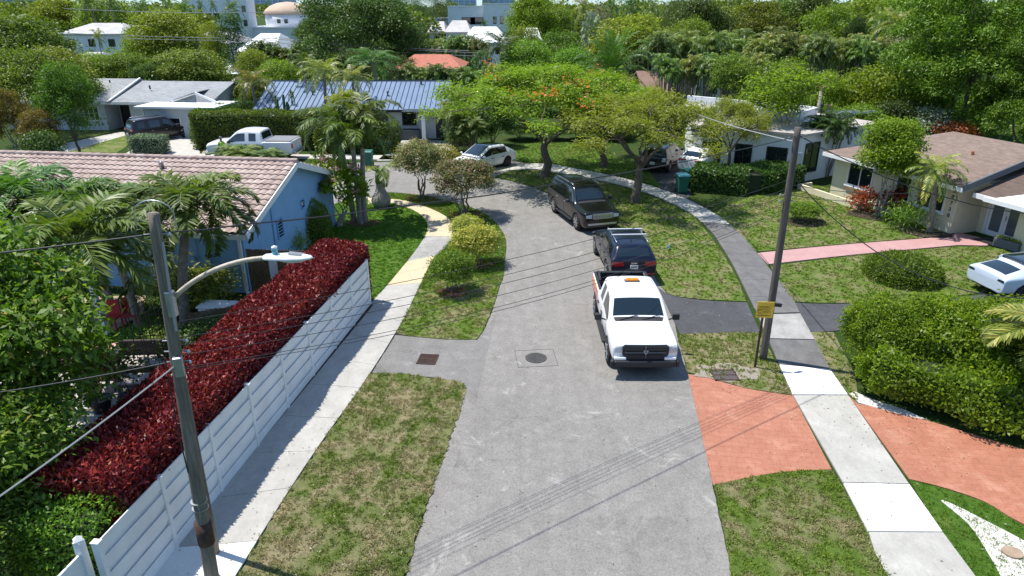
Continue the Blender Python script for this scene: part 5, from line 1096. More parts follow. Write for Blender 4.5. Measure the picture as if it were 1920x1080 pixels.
# ---- white house with the standing-seam metal roof
HW = empty('white_house', (-5.9, 57.6, 0), 0, 'white house with blue standing seam metal roof and wood address panel', 'house')
xl = -14.8; mb = MB(); gable_walls(mb, xl, 0, 0, 9.6, 2.5, 4.05, yr=4.9); mb.build('wall', M['wallwhite'], HW)
mb = MB(); gable_roof(mb, xl, 0, 0, 9.6, 2.5, 4.05, .55, .1, yr=4.9); rf = mb.build('roof', M['navyroof'], HW); mb = MB(); sl = 1.55 / 4.9
for i in range(38):
    xx = xl - .5 + i * .425; mb.bar((xx, -.55, 2.5 - .55 * sl + .12), (xx, 4.9, 4.05 + .12), .035, .06)
mb.bar((xl - .55, 4.9, 4.18), (.55, 4.9, 4.18), .2, .05); mb.build('seams', M['seam'], rf)
mb = MB(); mb.box(xl / 2, -.58, 2.33, -xl + 1.1, .06, .2); mb.build('fascia', M['dark'], HW)
mb = MB(); mb.box(-1.4, -1.3, 2.42, 3.0, 1.6, .12); mb.box(-1.2, -1.9, 1.2, .2, .2, 2.36); mb.build('porch_roof', M['dark'], HW); mb = MB(); mb.box(-1.2, -2.0, 1.2, .3, .12, 2.3); mb.build('porch_post', M['white'], HW)
px_w = lambda p: X(p, 57.5, 1.5) + 5.9
window(HW, px_w(767), 0, 1.15, 1.05, 1.0, -PI / 2, 'dark', mull=(0, 0), fw=.1, dep=.1); window(HW, px_w(567), 0, .9, 1.6, 1.2, -PI / 2, 'dark', mull=(1, 0), fw=.09); window(HW, px_w(525), 0, .9, 1.2, 1.2, -PI / 2, 'dark', mull=(1, 0), fw=.09); door(HW, px_w(826), 0, .95, 2.1, -PI / 2, 'dark', 'white', False)
window(HW, px_w(697), 0, .3, .9, 1.9, -PI / 2, 'dark', mull=(0, 0), fw=.1)
mb = MB(); mb.box(px_w(716), -.05, 1.45, 1.0, .08, 1.9); o = mb.build('address_panel', mat('walnut', (.11, .04, .022), .6, var=.3, scale=4), HW); text('2510', .42, HW, (px_w(716), -.1, 1.15), (PI / 2, 0, 0), 'white', 'house_number')
for xx, yy in ((-11, 2.2), (-4.6, 2.0), (-2.0, 4.2)): mb = MB(); mb.lathe([(0, 0), (.06, 0), (.06, .3), (.12, .32), (.12, .4), (0, .42)], (xx, yy, 2.55 + yy * sl), 10); mb.build('roof_vent', M['dark'], HW)
# planter box by the wall and big grey planter
o = empty('planter_box', G(768, 262) + (0,), 0, 'large dark planter box against the white house wall', 'planter'); mb = MB(); mb.prism([(-.9, -.3), (.9, -.3), (.9, .3), (-.9, .3)], 0, .85); mb.build('box', M['grey'], o, bevel=.03); mb = MB(); mb.box(0, 0, .87, 1.6, .44, .03); mb.build('soil', M['mulch'], o)
# ---- cream house on the right
t = Vector((.322, -.947)); inw = Vector((.947, .322)); HC = empty('cream_house', (18.68, 39.24, 0), math.atan2(-.947, .322), 'cream coloured house with brown shingle roof and white double door', 'house')
# local x runs along the front towards the camera, local y = inwards
mb = MB(); mb.prism([(0, 0), (8.02, 0), (8.02, 10), (0, 10)], 0, 2.5); mb.prism([(8.02, 1.7), (16.5, 1.7), (16.5, 10), (8.02, 10)], 0, 2.42); mb.prism([(10.6, .6), (16.5, .6), (16.5, 1.7), (10.6, 1.7)], 0, 2.40); mb.build('wall', M['cream'], HC)
mb = MB(); gable_roof(mb, 0, 8.02, 0, 10, 2.5, 3.75, .5, .12, hipl=3.4, yr=5.0); rf = mb.build('roof', M['shb'], HC)
mb = MB(); gable_roof(mb, 9.0, 17.0, .6, 10, 2.2, 3.35, .48, .12, yr=5.0); mb.build('porch_roof', M['shd'], HC)
mb = MB(); mb.bar((8.55, -.52, 2.46), (8.55, 5.0, 3.93), .1, .3); mb.build('flashing', M['grey'], HC)
mb = MB(); mb.box(4.0, -.52, 2.36, 9.0, .06, .2); mb.bar((-.5, -.5, 2.36), (-.5, 10.4, 2.36), .06, .2); mb.box(13, .1, 2.12, 8.8, .06, .22); mb.build('fascia', M['white'], HC)
mb = MB(); mb.hexa([(9.6, -.35, 2.1), (12.8, -.35, 2.1), (11.2, 2.8, 2.75), (11.2, 2.79, 2.75), (9.6, -.35, 2.2), (12.8, -.35, 2.2), (11.2, 2.8, 2.85), (11.2, 2.79, 2.85)]); mb.box(11.2, -.4, 2.2, 3.4, .06, .2); mb.build('porch_gable', M['white'], HC)
mb = MB(); mb.lathe([(0, 0), (.07, 0), (.07, .35), (0, .35)], (6.0, 2.8, 3.15), 10); mb.build('roof_vent', M['terra'], HC)
NA = -PI / 2
window(HC, 2.0, 0, .95, 1.7, 1.25, NA, mull=(1, 0)); window(HC, 4.9, 0, .95, .9, 1.2, NA, mull=(0, 0)); window(HC, 6.6, 0, .95, 1.5, 1.2, NA, mull=(1, 0)); door(HC, 9.3, 1.7, 1.75, 2.1, NA, 'white', 'white', True, 'glassl')
for i, c in enumerate('20730'): text(c, .26, HC, (7.72, -.02, 2.1 - i * .3), (PI / 2, 0, 0), 'dark', 'house_number')
mb = MB(); mb.box(10.3, 1.66, 1.45, .32, .1, .18); mb.build('letter_box', M['bamboo'], HC)
mb = MB(); mb.prism([(9.0, .3), (10.4, .3), (10.4, 1.2), (9.0, 1.2)], .05, .07); mb.build('doormat', M['dark'], HC)
mb = MB()
for y0_, y1_ in (((-.5, -1.3), (2.4, -1.3)),): pass
mb.prism([(-1.6, -1.0), (3.2, -1.0), (3.2, -.86), (-1.6, -.86)], 0, .38); mb.prism([(-1.6, -.86), (-1.46, -.86), (-1.46, 0), (-1.6, 0)], 0, .38); mb.prism([(3.06, -.86), (3.2, -.86), (3.2, 0), (3.06, 0)], 0, .38); mb.build('planting_bed_wall', M['cream'], HC)
x, y = G(1887, 468); o = empty('planter_box', (x, y, .05), -1.1, 'low grey planter box with yellow flowers beside the white door', 'planter'); mb = MB(); mb.prism([(-.55, -.2), (.55, -.2), (.55, .2), (-.55, .2)], 0, .4); mb.build('box', M['grey'], o, bevel=.02)
rngp = np.random.default_rng(9); n = 260; P = np.c_[rngp.uniform(-.5, .5, n), rngp.uniform(-.17, .17, n), rngp.uniform(.38, .5, n)]; link_mesh('flowers', leaf_mesh('pf', P, rngp.normal(size=(n, 3)) + [0, 0, 1], rngp.normal(size=(n, 3)), .1, .05, rngp.random(n), 'lf_yel'), o)
# ---- flat-roofed white house behind the dark hedge
HF = empty('flat_roof_house', (0, 0, 0), 0, 'long flat roofed white house with parapet behind the flame trees', 'house'); z = 3.0
c = [Vector(G(*q, z)) for q in ((1300, 236), (1506, 253), (1640, 232), (1430, 200), (1290, 196))]
mb = MB(); mb.prism([tuple(q) for q in c], 0, 2.95); mb.build('wall', M['wallwhite'], HF)
cc = sum(c, Vector((0, 0))) / 5; mb = MB(); mb.prism([tuple(cc + (q - cc) * 1.05) for q in c], 2.953, 3.1); mb.build('roof', M['flat'], HF)
mb = MB()
for a, b_ in ((G(1290, 180, 3.6), G(1530, 202, 3.6)), (G(1530, 202, 3.6), G(1498, 212, 3.6)), (G(1498, 212, 3.6), G(1340, 200, 3.6))): mb.bar(a + (3.35,), b_ + (3.35,), .25, .6)
mb.build('parapet', M['wallfar'], HF)
mb = MB(); a, b_ = Vector(G(1510, 228, 3.4)), Vector(G(1600, 208, 3.4)); mb.bar(tuple(a) + (3.25,), tuple(b_) + (3.25,), .5, .3); mb.tube([G(1570, 216, 3.2) + (3.3,), G(1640, 214, 3.2) + (3.3,)], .18, 10); mb.build('roof_duct', M['metal'], HF)
d = (c[1] - c[0]).normalized(); an = math.atan2(-d.x, d.y) + PI; fr = c[0]
L1 = (c[1] - c[0]).length
for q, w_ in ((.2, 1.2), (.5, 1.0), (.8, 1.2)): p_ = c[0] + d * L1 * q; window(HF, p_.x, p_.y, .8, w_, 1.3, math.atan2(-d.x, d.y) if d.x < 0 else math.atan2(-abs(d.x), d.y * (1 if d.x > 0 else -1)), 'dark', mull=(1, 0))
d2 = (c[2] - c[1]).normalized(); L2 = (c[2] - c[1]).length
for q, w_ in ((.15, 1.4),): p_ = c[1] + d2 * L2 * q; window(HF, p_.x, p_.y, .6, w_, 1.8, math.atan2(-d2.x, d2.y), 'dark', mull=(1, 0))
mb = MB(); x, y = G(1433, 305); mb.bar((x, y, 0), (x, y, 2.4), .3, .3); x, y = G(1496, 330); mb.bar((x, y, 0), (x, y, 1.2), .5, .4); mb.build('carport_post', M['wallwhite'], HF)
# brown wooden shed wall between the houses
o = empty('garden_shed', G(1590, 300) + (0,), .25, 'dark red brown garden shed between the two right hand houses', 'shed'); mb = MB(); gable_walls(mb, -1.0, 1.0, -.8, .8, 1.9, 2.3); mb.build('wall', mat('shed_red', (.16, .045, .025), .8, var=.3, scale=5), o); mb = MB(); gable_roof(mb, -1, 1, -.8, .8, 1.9, 2.3, .15, .06); mb.build('roof', M['brownroof'], o)
# ---- houses and blocks further back
def far_house(name, label, p0, p1, Y, zt, ze, dep, wall='wallfar', roof='farroof', wins=4, hip=2.5, cat='house', rz=0, stor=1):
    x0, x1 = X(p0, Y, ze), X(p1, Y, ze); hip = min(hip, (x1 - x0) / 2 * .55); o = empty(name, ((x0 + x1) / 2, Y, 0), rz, label, cat); w = (x1 - x0) / 2
    mb = MB(); gable_walls(mb, -w, w, 0, dep, ze, ze + .3) if not hip else mb.prism([(-w, 0), (w, 0), (w, dep), (-w, dep)], 0, ze); mb.build('wall', M[wall], o)
    mb = MB(); gable_roof(mb, -w, w, 0, dep, ze, zt, .4, .15, hip, hip); mb.build('roof', M[roof], o)
    for s_ in range(stor):
        for i in range(wins): window(o, -w + 2 * w * (i + .5) / wins, 0, ze - 1.9 - s_ * 2.8, 1.0, 1.1, -PI / 2, 'dark', mull=(0, 0), fw=.06)
    return o
def block(name, label, p0, p1, Y, zt, dep, wall='wallfar', wins=None, cat='building', zb=0):
    x0, x1 = X(p0, Y, zt * .7), X(p1, Y, zt * .7); o = empty(name, ((x0 + x1) / 2, Y, 0), 0, label, cat); w = (x1 - x0) / 2; mb = MB(); mb.prism([(-w, 0), (w, 0), (w, dep), (-w, dep)], zb, zt); mb.build('wall', M[wall], o)
    mb = MB()
    for a in ((-w, 0, w, 0), (-w, dep, w, dep)): mb.box(0, a[1], zt + .15, 2 * w + .1, .3, .3)
    for s_ in (-w, w): mb.box(s_, dep / 2, zt + .145, .3, dep - .3, .29)
    mb.build('parapet', M['wallwhite'], o)
    for (wx, wz, ww, wh) in wins or (): window(o, wx * w, 0, wz, ww, wh, -PI / 2, 'dark', mull=(0, 0), fw=.08)
    return o
far_house('tiled_house', 'house with orange clay tile hip roof among palms', 742, 862, 76, 5.1, 4.0, 9, roof='orange', hip=4, wins=3)
far_house('brown_roof_house', 'small building with plain brown gable roof right of the date palm', 1212, 1252, 62, 4.6, 3.3, 7, wall='brownroof', roof='brownroof', hip=0, wins=1)
far_house('white_villa', 'white villa with pale hip roof behind two tall palms', 112, 225, 118, 7.4, 6.0, 12, hip=5, wins=3)
far_house('white_villa', 'low grey roofed white house in front of the pale villa', 128, 172, 92, 4.4, 3.4, 8, hip=3, wins=2)
far_house('white_villa', 'white villa with grey hip roof left of the ivy covered tree', 352, 420, 104, 6.6, 5.1, 12, hip=4, wins=3)
far_house('white_villa', 'large white house with bright white roof right of the ivy covered tree', 448, 510, 96, 6.5, 4.6, 14, roof='wallwhite', hip=3, wins=2)
far_house('white_villa', 'low house with a white flat roof edge above the long hedge', 405, 498, 82, 3.6, 3.0, 6, roof='wallwhite', hip=1, wins=2)
far_house('white_villa', 'grey roofed house below the left wing of the school block', 805, 832, 150, 7.0, 5.2, 12, hip=4, wins=1)
far_house('white_villa', 'white house with twin grey gables below the school block', 836, 880, 150, 7.2, 5.2, 12, hip=5, wins=2)
far_house('white_villa', 'white hip roofed house in front of the school block', 866, 948, 125, 6.6, 4.4, 14, roof='wallwhite', hip=6, wins=3)
far_house('white_villa', 'white house with grey gable at the right behind the big round tree', 1228, 1310, 112, 6.4, 5.2, 12, hip=3, wins=2)
far_house('white_villa', 'white walled house glimpsed behind the palm stems', 1310, 1480, 78, 4.2, 3.2, 9, wall='wallwhite', hip=2, wins=3)
far_house('white_villa', 'white roofed house half hidden by dark trees', 985, 1012, 120, 6.6, 5, 10, roof='wallwhite', hip=2, wins=1)
block('school_building', 'long white school block with square windows on the skyline', 840, 910, 205, 9.9, 18, wins=[(.1, 5.4, 3.6, 1.8), (.55, 5.4, 3.6, 1.8)])
block('school_building', 'tall white school wing with two small dark windows', 907, 966, 203, 10.6, 22, 'wallwhite', wins=[(-.3, 5.6, .9, 1.8), (.15, 5.6, .9, 1.8)])
block('school_building', 'low white wing at the left end of the school', 788, 842, 208, 6.6, 18, wins=[(0, 3.4, 1.2, .8)])
block('office_building', 'long white block with dark openings at the top left of the photo', 343, 430, 235, 13.5, 20, 'wallfar', wins=[(-.4, 6.5, 3.4, 1.4), (0.05, 6.5, 1.8, 1.4), (.4, 6.5, 1.8, 1.4), (-.35, 3.2, 1.8, 1.3), (.1, 3.2, 2.0, 1.3)])
block('white_tower', 'slim white tower with shaft beside the domed building', 448, 462, 158, 15.0, 5, 'wallwhite', wins=[(.1, 9.0, .7, 1.2), (.1, 6.2, .7, 1.2)])
db = block('domed_building', 'white building with a low tan dome left of the big dark tree', 460, 580, 160, 5.6, 22, 'wallfar', wins=())
xc = X(543, 170, 9) - db.location.x; mb = MB(); mb.lathe([(5.2, 0), (5.2, 2.9)], (xc, 9, 5.6), 40); mb.build('drum', M['wallfar'], db, True)
mb = MB(); mb.lathe([(5.5, 0), (5.5, .2), (5.0, .9), (3.9, 1.7), (2.3, 2.3), (0, 2.6)], (xc, 9, 8.5), 40); mb.build('dome', M['domec'], db, True)
for i in (-1, 1): window(db, xc + i * .8, 9 - 5.15, 6.6, .7, .8, -PI / 2, 'dark', mull=(0, 0))
def tower(label, p0, p1, Y, h, mt='tower'):
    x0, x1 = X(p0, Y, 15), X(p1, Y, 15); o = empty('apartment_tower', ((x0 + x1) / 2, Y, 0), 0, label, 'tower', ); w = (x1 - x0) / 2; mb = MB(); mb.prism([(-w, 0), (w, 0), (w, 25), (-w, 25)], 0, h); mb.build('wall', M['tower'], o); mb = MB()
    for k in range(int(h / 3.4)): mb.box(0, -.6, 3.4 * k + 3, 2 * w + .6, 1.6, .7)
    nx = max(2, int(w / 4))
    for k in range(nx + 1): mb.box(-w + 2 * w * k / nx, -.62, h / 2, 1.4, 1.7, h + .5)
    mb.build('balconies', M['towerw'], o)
tower('pale apartment tower on the skyline left of the school roof', 838, 892, 1150, 62); tower('pale apartment tower on the skyline above the school roof', 905, 965, 1180, 70); tower('pale apartment tower behind the dark tree', 718, 740, 900, 55); tower('distant glass tower at the top left', 455, 545, 1000, 60); tower('wide pale glass tower at the top left corner', 0, 40, 900, 48); tower('distant glass tower behind the office block', 350, 440, 1100, 60); tower('narrow distant tower in the top left', 66, 84, 1100, 62)
# ================================================================== FENCES, POLES, SIGNS
fo = Vector((-7.18, 8.82)); fd = Vector((.13, .9915)); fo = Vector(G(693, 573)) - fd * 14.15
FN = empty('white_fence', (fo.x, fo.y, 0), math.atan2(fd.y, fd.x), 'white board on board vinyl fence below the red hedge', 'fence')
NP = 9; SP = 14.15 / (NP - 1)
for i in range(NP):
    mb = MB(); mb.box(i * SP, 0, .9, .1, .13, 1.8); mb.box(i * SP, 0, 1.81, .12, .15, .025); mb.build('post', M['vinyl'], FN)
for i in range(NP - 1):
    mb = MB(); xm = (i + .5) * SP
    for k in range(5):
        mb.box(xm, -.03, .17 + k * .38, SP - .1, .022, .25); 
        if k < 4: mb.box(xm, .012, .36 + k * .38, SP - .1, .02, .3)
    mb.build('board_panel', M['vinyl'], FN)
a = Vector((-7.36, 9.08)); b_ = Vector((-7.5, 8.0)); o = empty('white_gate', (a.x, a.y, 0), math.atan2((b_ - a).y, (b_ - a).x), 'white vinyl gate panel with capped post in the bottom left corner', 'gate')
mb = MB(); mb.box(0.02, 0, .95, .13, .13, 1.9); mb.lathe([(.1, 0), (.1, .03), (0, .12)], (0.02, 0, 1.9), 4); mb.build('post', M['vinyl'], o); mb = MB(); mb.box(.62, 0, .85, 1.1, .04, 1.62); mb.build('panel', M['vinyl'], o)
# reed fence panels by the house corner
for (p, q, h, lab) in (((474, 552), (590, 556), 1.85, 'brown reed fence between the blue house corner and the red hedge'), ((358, 640), (470, 618), 1.0, 'low dark reed fence around the white tub')):
    a = Vector(G(*p)); b_ = Vector(G(*q)); L = (b_ - a).length; o = empty('reed_fence', (a.x, a.y, 0), math.atan2((b_ - a).y, (b_ - a).x), lab, 'fence'); mb = MB(); r = random.Random(2)
    for i in range(int(L / .022)): hh = h + r.uniform(-.03, .02); mb.box(i * .022, r.uniform(-.004, .004), hh / 2, .02, .018, hh)
    mb.build('reeds', M['bamboo'], o); mb = MB(); mb.box(L / 2, .03, h * .8, L, .03, .04); mb.box(L / 2, .03, h * .25, L, .03, .04); mb.build('rail', M['bamboo'], o)
x, y = G(524, 580); o = empty('white_post', (x, y, 0), 0, 'square white post beside the reed fence behind the street lamp head', 'post'); mb = MB(); mb.box(0, 0, 1.0, .22, .22, 2.0); mb.box(0, 0, 2.02, .26, .26, .05); mb.build('shaft', M['vinyl'], o)
# poles
def pole(x, y, h, r0, r1, label, tilt=(0, 0), m='wood'):
    o = empty('utility_pole', (x, y, 0), 0, label, 'utility pole'); mb = MB(); n = 24; pts = []; rad = []
    for i in range(n + 1): t_ = i / n; pts.append((tilt[0] * t_, tilt[1] * t_, h * t_ - .05)); rad.append(r0 + (r1 - r0) * t_)
    mb.tube(pts, rad, 14); mb.build('pole_shaft', M[m], o, True); return o
PLx, PLy, PLh = -5.8, 10.04, 7.4
PL = pole(PLx, PLy, PLh, .132, .085, 'weathered grey wooden utility pole with street lamp arm', (.28, .1))
PR_ = pole(7.88, 18.96, 7.25, .122, .09, 'brown wooden utility pole on the right verge beside a yellow sign', (0, .1), 'wood2')
def plx(z): return PLx + .28 * z / PLh, PLy + .1 * z / PLh
mb = MB(); ax, ay = plx(6.0); L0 = Vector((-.32 * 6.0 / PLh, .08, 0)); pts = []
for i in range(15):
    t_ = i / 14; pts.append((.24 + 1.65 * (t_ ** 1.1), .12 + .25 * t_, 5.8 + .72 * math.sin(t_ * PI * .52) ** .8))
mb.tube(pts, [.04] * 15, 10); mb.build('lamp_arm', mat('arm_beige', (.45, .38, .29), .6, var=.2, scale=6), PL, True); mb = MB(); mb.box(.3, .05, 5.85, .12, .14, .45); mb.build('arm_bracket', M['metal'], PL, bevel=.02)
e = Vector(pts[-1]); hd = (Vector(pts[-1]) - Vector(pts[-3])).normalized()
lm = empty('lamp_head', e); lm.parent = PL; mb = MB()
st_ = [(-.12, .06, .05), (-.08, .1, .08), (.1, .13, .09), (.3, .15, .1), (.5, .13, .08), (.64, .07, .05), (.68, .02, .02)]; nb = 16; base = 0
for (xx, w_, hh) in st_:
    for k in range(nb): a_ = 2 * PI * k / nb; mb.v.append((xx, w_ * math.cos(a_), hh * .75 * math.sin(a_) * (1 if math.sin(a_) > 0 else .45)))
for i in range(len(st_) - 1):
    for k in range(nb): k2 = (k + 1) % nb; mb.f.append((i * nb + k, i * nb + k2, (i + 1) * nb + k2, (i + 1) * nb + k)); mb.m.append(0)
mb.f.append(tuple(range(nb))); mb.m.append(0); mb.f.append(tuple((len(st_) - 1) * nb + k for k in range(nb))); mb.m.append(0)
mb.build('housing', M['vinyl'], lm, True); mb = MB(); mb.ball((.34, 0, -.02), (.24, .11, .06), 14, 8); mb.build('lens', M['lens'], lm, True)
mb = MB()
for i in range(4): mb.bar((.3, -.06 + .04 * i, .085), (.52, -.05 + .035 * i, .06), .012, .012)
mb.build('fins', M['metal'], lm); mb = MB(); mb.lathe([(.045, 0), (.05, .1), (.045, .13), (0, .15)], (.08, 0, .05), 14); mb.build('photocell', mat('photocell', (.12, .35, .45), .3), lm, True)
mb = MB(); mb.lathe([(.047, 0), (.047, .025), (0, .05)], (.08, 0, .165), 14); mb.build('photocell_cap', M['white'], lm, True)
# hardware on the left pole
mb = MB(); tp = (-.32, .1)
arc = [(.28 - .3 + .62 * t_ / 10, .1, 7.35 + .2 * math.sin(PI * t_ / 10) ** .5) for t_ in range(11)]; mb.tube([(-.02, .1, 7.1)] + arc + [(.6, .1, 7.12)], .01, 6); mb.build('lightning_wire', M['metal'], PL)
mb = MB(); mb.tube([(.38, .02, 6.9), (.36, -.02, 6.2), (.33, -.03, 5.4)], .02, 8); mb.build('conduit', M['cablel'], PL)
mb = MB(); mb.box(.26, -.05, 4.75, .15, .12, .36, .3); mb.build('cable_box', M['metal'], PL, bevel=.02)
mb = MB(); mb.lathe([(.152, 0), (.15, .5)], (.05, .01, .95), 14); mb.build('rusty_band', M['rust'], PL, True); mb = MB()
for zz in (1.75, 1.9): mb.lathe([(.146, 0), (.146, .03)], (.066, .02, zz), 14)
mb.build('strap', M['metal'], PL)
mb = MB()
for zz in (7.0, 5.15, 4.95, 4.75):
    mb = MB(); c0_ = .28 * zz / 7.4; mb.tube([(c0_ - .2, .1, zz), (c0_ + .2, .1, zz + .02)], .014, 6); mb.lathe([(.02, -.03), (.035, 0), (.02, .03)], (c0_ + .2, .1, zz), 8); mb.build('insulator', M['metal'], PL)
mb = MB(); mb.tube([(.05, -.03, 4.9), (.0, -.04, 3.4), (.03, -.06, 2.6)], .012, 6); mb.build('hanging_cable', M['cable'], PL)
mb = MB()
for zz in (6.9, 5.3, 5.1): mb = MB(); mb.tube([(-.2, .1, zz), (.2, .1, zz)], .014, 6); mb.lathe([(.02, -.03), (.035, 0), (.02, .03)], (-.2, .1, zz), 8); mb.build('insulator', M['metal'], PR_)
mb = MB(); mb.box(.14, .08, 6.35, .14, .14, .3); mb.build('terminal_box', M['metal'], PR_)
# second short pole piece beside the left pole (cut-off stub)
x, y = -6.0, 10.75; o = empty('pole_stub', (x, y, 0), 0, 'short grey wooden pole stub behind the lamp pole', 'pole'); mb = MB(); mb.tube([(0, 0, 0), (.05, .05, 4.9)], [.07, .055], 12); mb.build('pole_shaft', M['wood'], o, True)
# yellow sign
x, y = G(1415, 690); YS = empty('yellow_sign', (x, y, 0), -.08, 'faded yellow sign on a rusty square post by the right pole', 'sign'); mb = MB(); mb.bar((0, 0, 0), (.0, 0, 2.15), .06, .05); mb.build('post', M['rust'], YS); mb = MB(); mb.box(.03, -.04, 1.98, .5, .02, .52); sg = mb.build('board', M['yellow'], YS, bevel=.01)
mb = MB()
for zz, a_, b2 in ((2.09, -.16, .12), (2.05, -.12, .2), (1.99, -.18, .2)): 
    for i in range(int((b2 - a_) / .028)): mb.box(a_ + i * .028, -.053, zz, .017, .004, .022)
for i in range(9): mb.box(-.02 + i * .026, -.053, 1.92, .018, .004, .026)
for i in range(14): mb.box(-.17 + i * .028, -.053, 1.8, .019, .004, .032)
mb.tube([(-.12 + .055 * math.cos(a_), -.053, 1.92 + .055 * math.sin(a_)) for a_ in [.6 + 5.2 * k / 14 for k in range(15)]], .008, 5); mb.build('faded_lettering', mat('sign_ink', (.2, .13, .01), .8), YS)
mb = MB(); mb.bar((.28, -.02, 2.15), (.5, .06, 2.1), .08, .1); mb.build('bracket', M['black'], YS)
# street name sign
x, y = G(866, 411); SS = empty('street_name_sign', (x, y, 0), .03, 'green street name sign on a slim post in front of the right mottled shrub', 'street sign'); mb = MB(); mb.bar((0, 0, 0), (0, 0, 2.2), .07, .05); mb.build('post', mat('post_green', (.2, .27, .23), .5), SS); mb = MB(); mb.box(0, 0, 2.32, 1.12, .02, .26); mb.build('blade', M['white'], SS); mb = MB(); mb.box(0, -.012, 2.32, 1.08, .006, .22); mb.build('green_face', M['sign'], SS)
text('207', .25, SS, (-.02, -.018, 2.32), (PI / 2, 0, 0), 'white', 'street_number'); text('NE', .13, SS, (-.4, -.018, 2.30), (PI / 2, 0, 0), 'white'); text('ST', .13, SS, (.37, -.018, 2.32), (PI / 2, 0, 0), 'white'); mb = MB(); mb.bar((0, 0, 2.12), (0, 0, 2.19), .16, .06); mb.build('clamp', M['metal'], SS)
x, y = G(690, 416); o = empty('slim_post', (x, y, 0), 0, 'slim dark metal post between the palm trunks', 'post'); mb = MB(); mb.tube([(0, 0, 0), (-.25, 0, 3.0)], .03, 8); mb.build('shaft', M['dark'], o)
# street lamp behind the grey house
x, y = X(120, 72), 72; o = empty('street_lamp', (x, y, 0), 0, 'street lamp with cobra head arm above the grey shingle roof', 'street lamp'); mb = MB(); mb.tube([(0, 0, 0), (0, 0, 5)], .14, 8); mb.build('pole_shaft', M['wood'], o); mb = MB(); mb.tube([(0, 0, 4.9), (.6, 0, 5.3), (1.4, 0, 5.45)], .04, 8); mb.build('lamp_arm', M['metal'], o); mb = MB(); mb.ball((1.85, 0, 5.45), (.5, .18, .1), 14, 8); mb.ball((1.75, 0, 5.6), (.09, .09, .1), 8, 6); mb.build('lamp_head', M['metal'], o, True)
# bins
def bin_(px, py, rz, label, m='teal', lid='tealb', s=1.0):
    x, y = G(px, py); o = empty('wheelie_bin', (x, y, .02), rz, label, 'bin'); mb = MB()
    mb.hexa([(-.24, -.28, .06), (.24, -.28, .06), (.24, .24, .06), (-.24, .24, .06), (-.31, -.36, 1.0), (.31, -.36, 1.0), (.31, .34, 1.0), (-.31, .34, 1.0)]); mb.build('body', M[m], o, bevel=.03)
    mb = MB(); mb.hexa([(-.34, -.4, 1.0), (.34, -.4, 1.0), (.34, .4, 1.0), (-.34, .4, 1.0), (-.3, -.3, 1.1), (.3, -.3, 1.1), (.3, .34, 1.1), (-.3, .34, 1.1)]); mb.build('lid', M[lid], o, bevel=.03)
    mb = MB(); mb.tube([(-.25, .42, 1.0), (.25, .42, 1.0)], .02, 6); mb.build('handle', M[lid], o)
    for q in (-.26, .26): mb = MB(); mb.lathe([(.02, -.03), (.12, -.03), (.12, .03), (.02, .03)], (q, .26, .12), 14, 'x'); mb.build('wheel', M['black'], o)
    o.scale = (s,) * 3
bin_(1277, 362, .1, 'dark green wheelie bin with blue lid at the end of the dark hedge', s=1.05); bin_(1290, 352, .3, 'light green wheelie bin behind the one with the blue lid', lid='teal', s=1.05); bin_(692, 312, 0, 'green wheelie bin on the far side of the side road behind the palms', lid='teal')
# ================================================================== YARD THINGS
def pot_plant(px, py, label, s=1.0, key='potplant'):
    x, y = G(px, py); o = empty('potted_plant', (x, y, .03), 0, label, 'potted plant'); mb = MB(); mb.lathe([(0, 0), (.2, 0), (.28, .34), (.31, .34), (.31, .4), (.26, .4), (.25, .36), (0, .36)], n=18); mb.build('pot', M['pot'], o, True)
    tm_, cm_, _ = get(key); a = link_mesh('stems', tm_, o, (0, 0, .3)); c_ = link_mesh('foliage', cm_, o, (0, 0, .3)); o.scale = (s,) * 3
pot_plant(193, 772, 'black pot with leafy shrub beside the leaning palm trunk on the patio'); pot_plant(252, 768, 'wide black pot with spindly dark plant next to the red hedge', 1.1); pot_plant(165, 748, 'small terracotta coloured pot behind the leaning palm trunk', .55)
x, y = G(278, 700); o = empty('rattan_sofa', (x, y, .03), .05, 'dark rattan garden sofa with pale cushions on the patio', 'sofa'); mb = MB(); mb.box(0, .38, .55, 1.7, .1, .75); mb.box(0, 0, .2, 1.7, .8, .3); mb.build('frame', M['wicker'], o, bevel=.03)
for s in (-1, 1): mb = MB(); mb.box(s * .82, 0, .4, .1, .8, .5); mb.build('armrest', M['wicker'], o, bevel=.02); mb = MB(); mb.box(s * .38, -.03, .4, .72, .68, .12); mb.build('cushion', M['cushion'], o, bevel=.04)
x, y = G(288, 722); o = empty('lounge_bed', (x + .1, y - .3, .03), .1, 'low sun lounger with pale towels next to the rattan sofa', 'lounger'); mb = MB(); mb.box(0, 0, .3, 1.7, .65, .06)
for a_ in (-.75, .75):
    for c_ in (-.28, .28): mb.box(a_, c_, .14, .05, .05, .28)
mb.build('frame', M['grey'], o); mb = MB(); mb.box(0, 0, .37, 1.6, .6, .08); mb.build('cushion', M['cushion'], o, bevel=.03)
x, y = G(172, 700); o = empty('garden_table', (x, y, .03), .1, 'garden table under a pink cloth behind the leaning palm', 'table'); mb = MB(); mb.box(0, 0, .72, 1.4, .8, .03); mb.build('tabletop', M['wicker'], o); mb = MB(); mb.box(0, 0, .745, 1.5, .9, .015); mb.box(0, -.455, .6, 1.5, .012, .3); mb.build('tablecloth', M['cloth'], o)
for a_ in (-.6, .6):
    for c_ in (-.33, .33): mb = MB(); mb.box(a_, c_, .35, .05, .05, .7); mb.build('leg', M['wicker'], o)
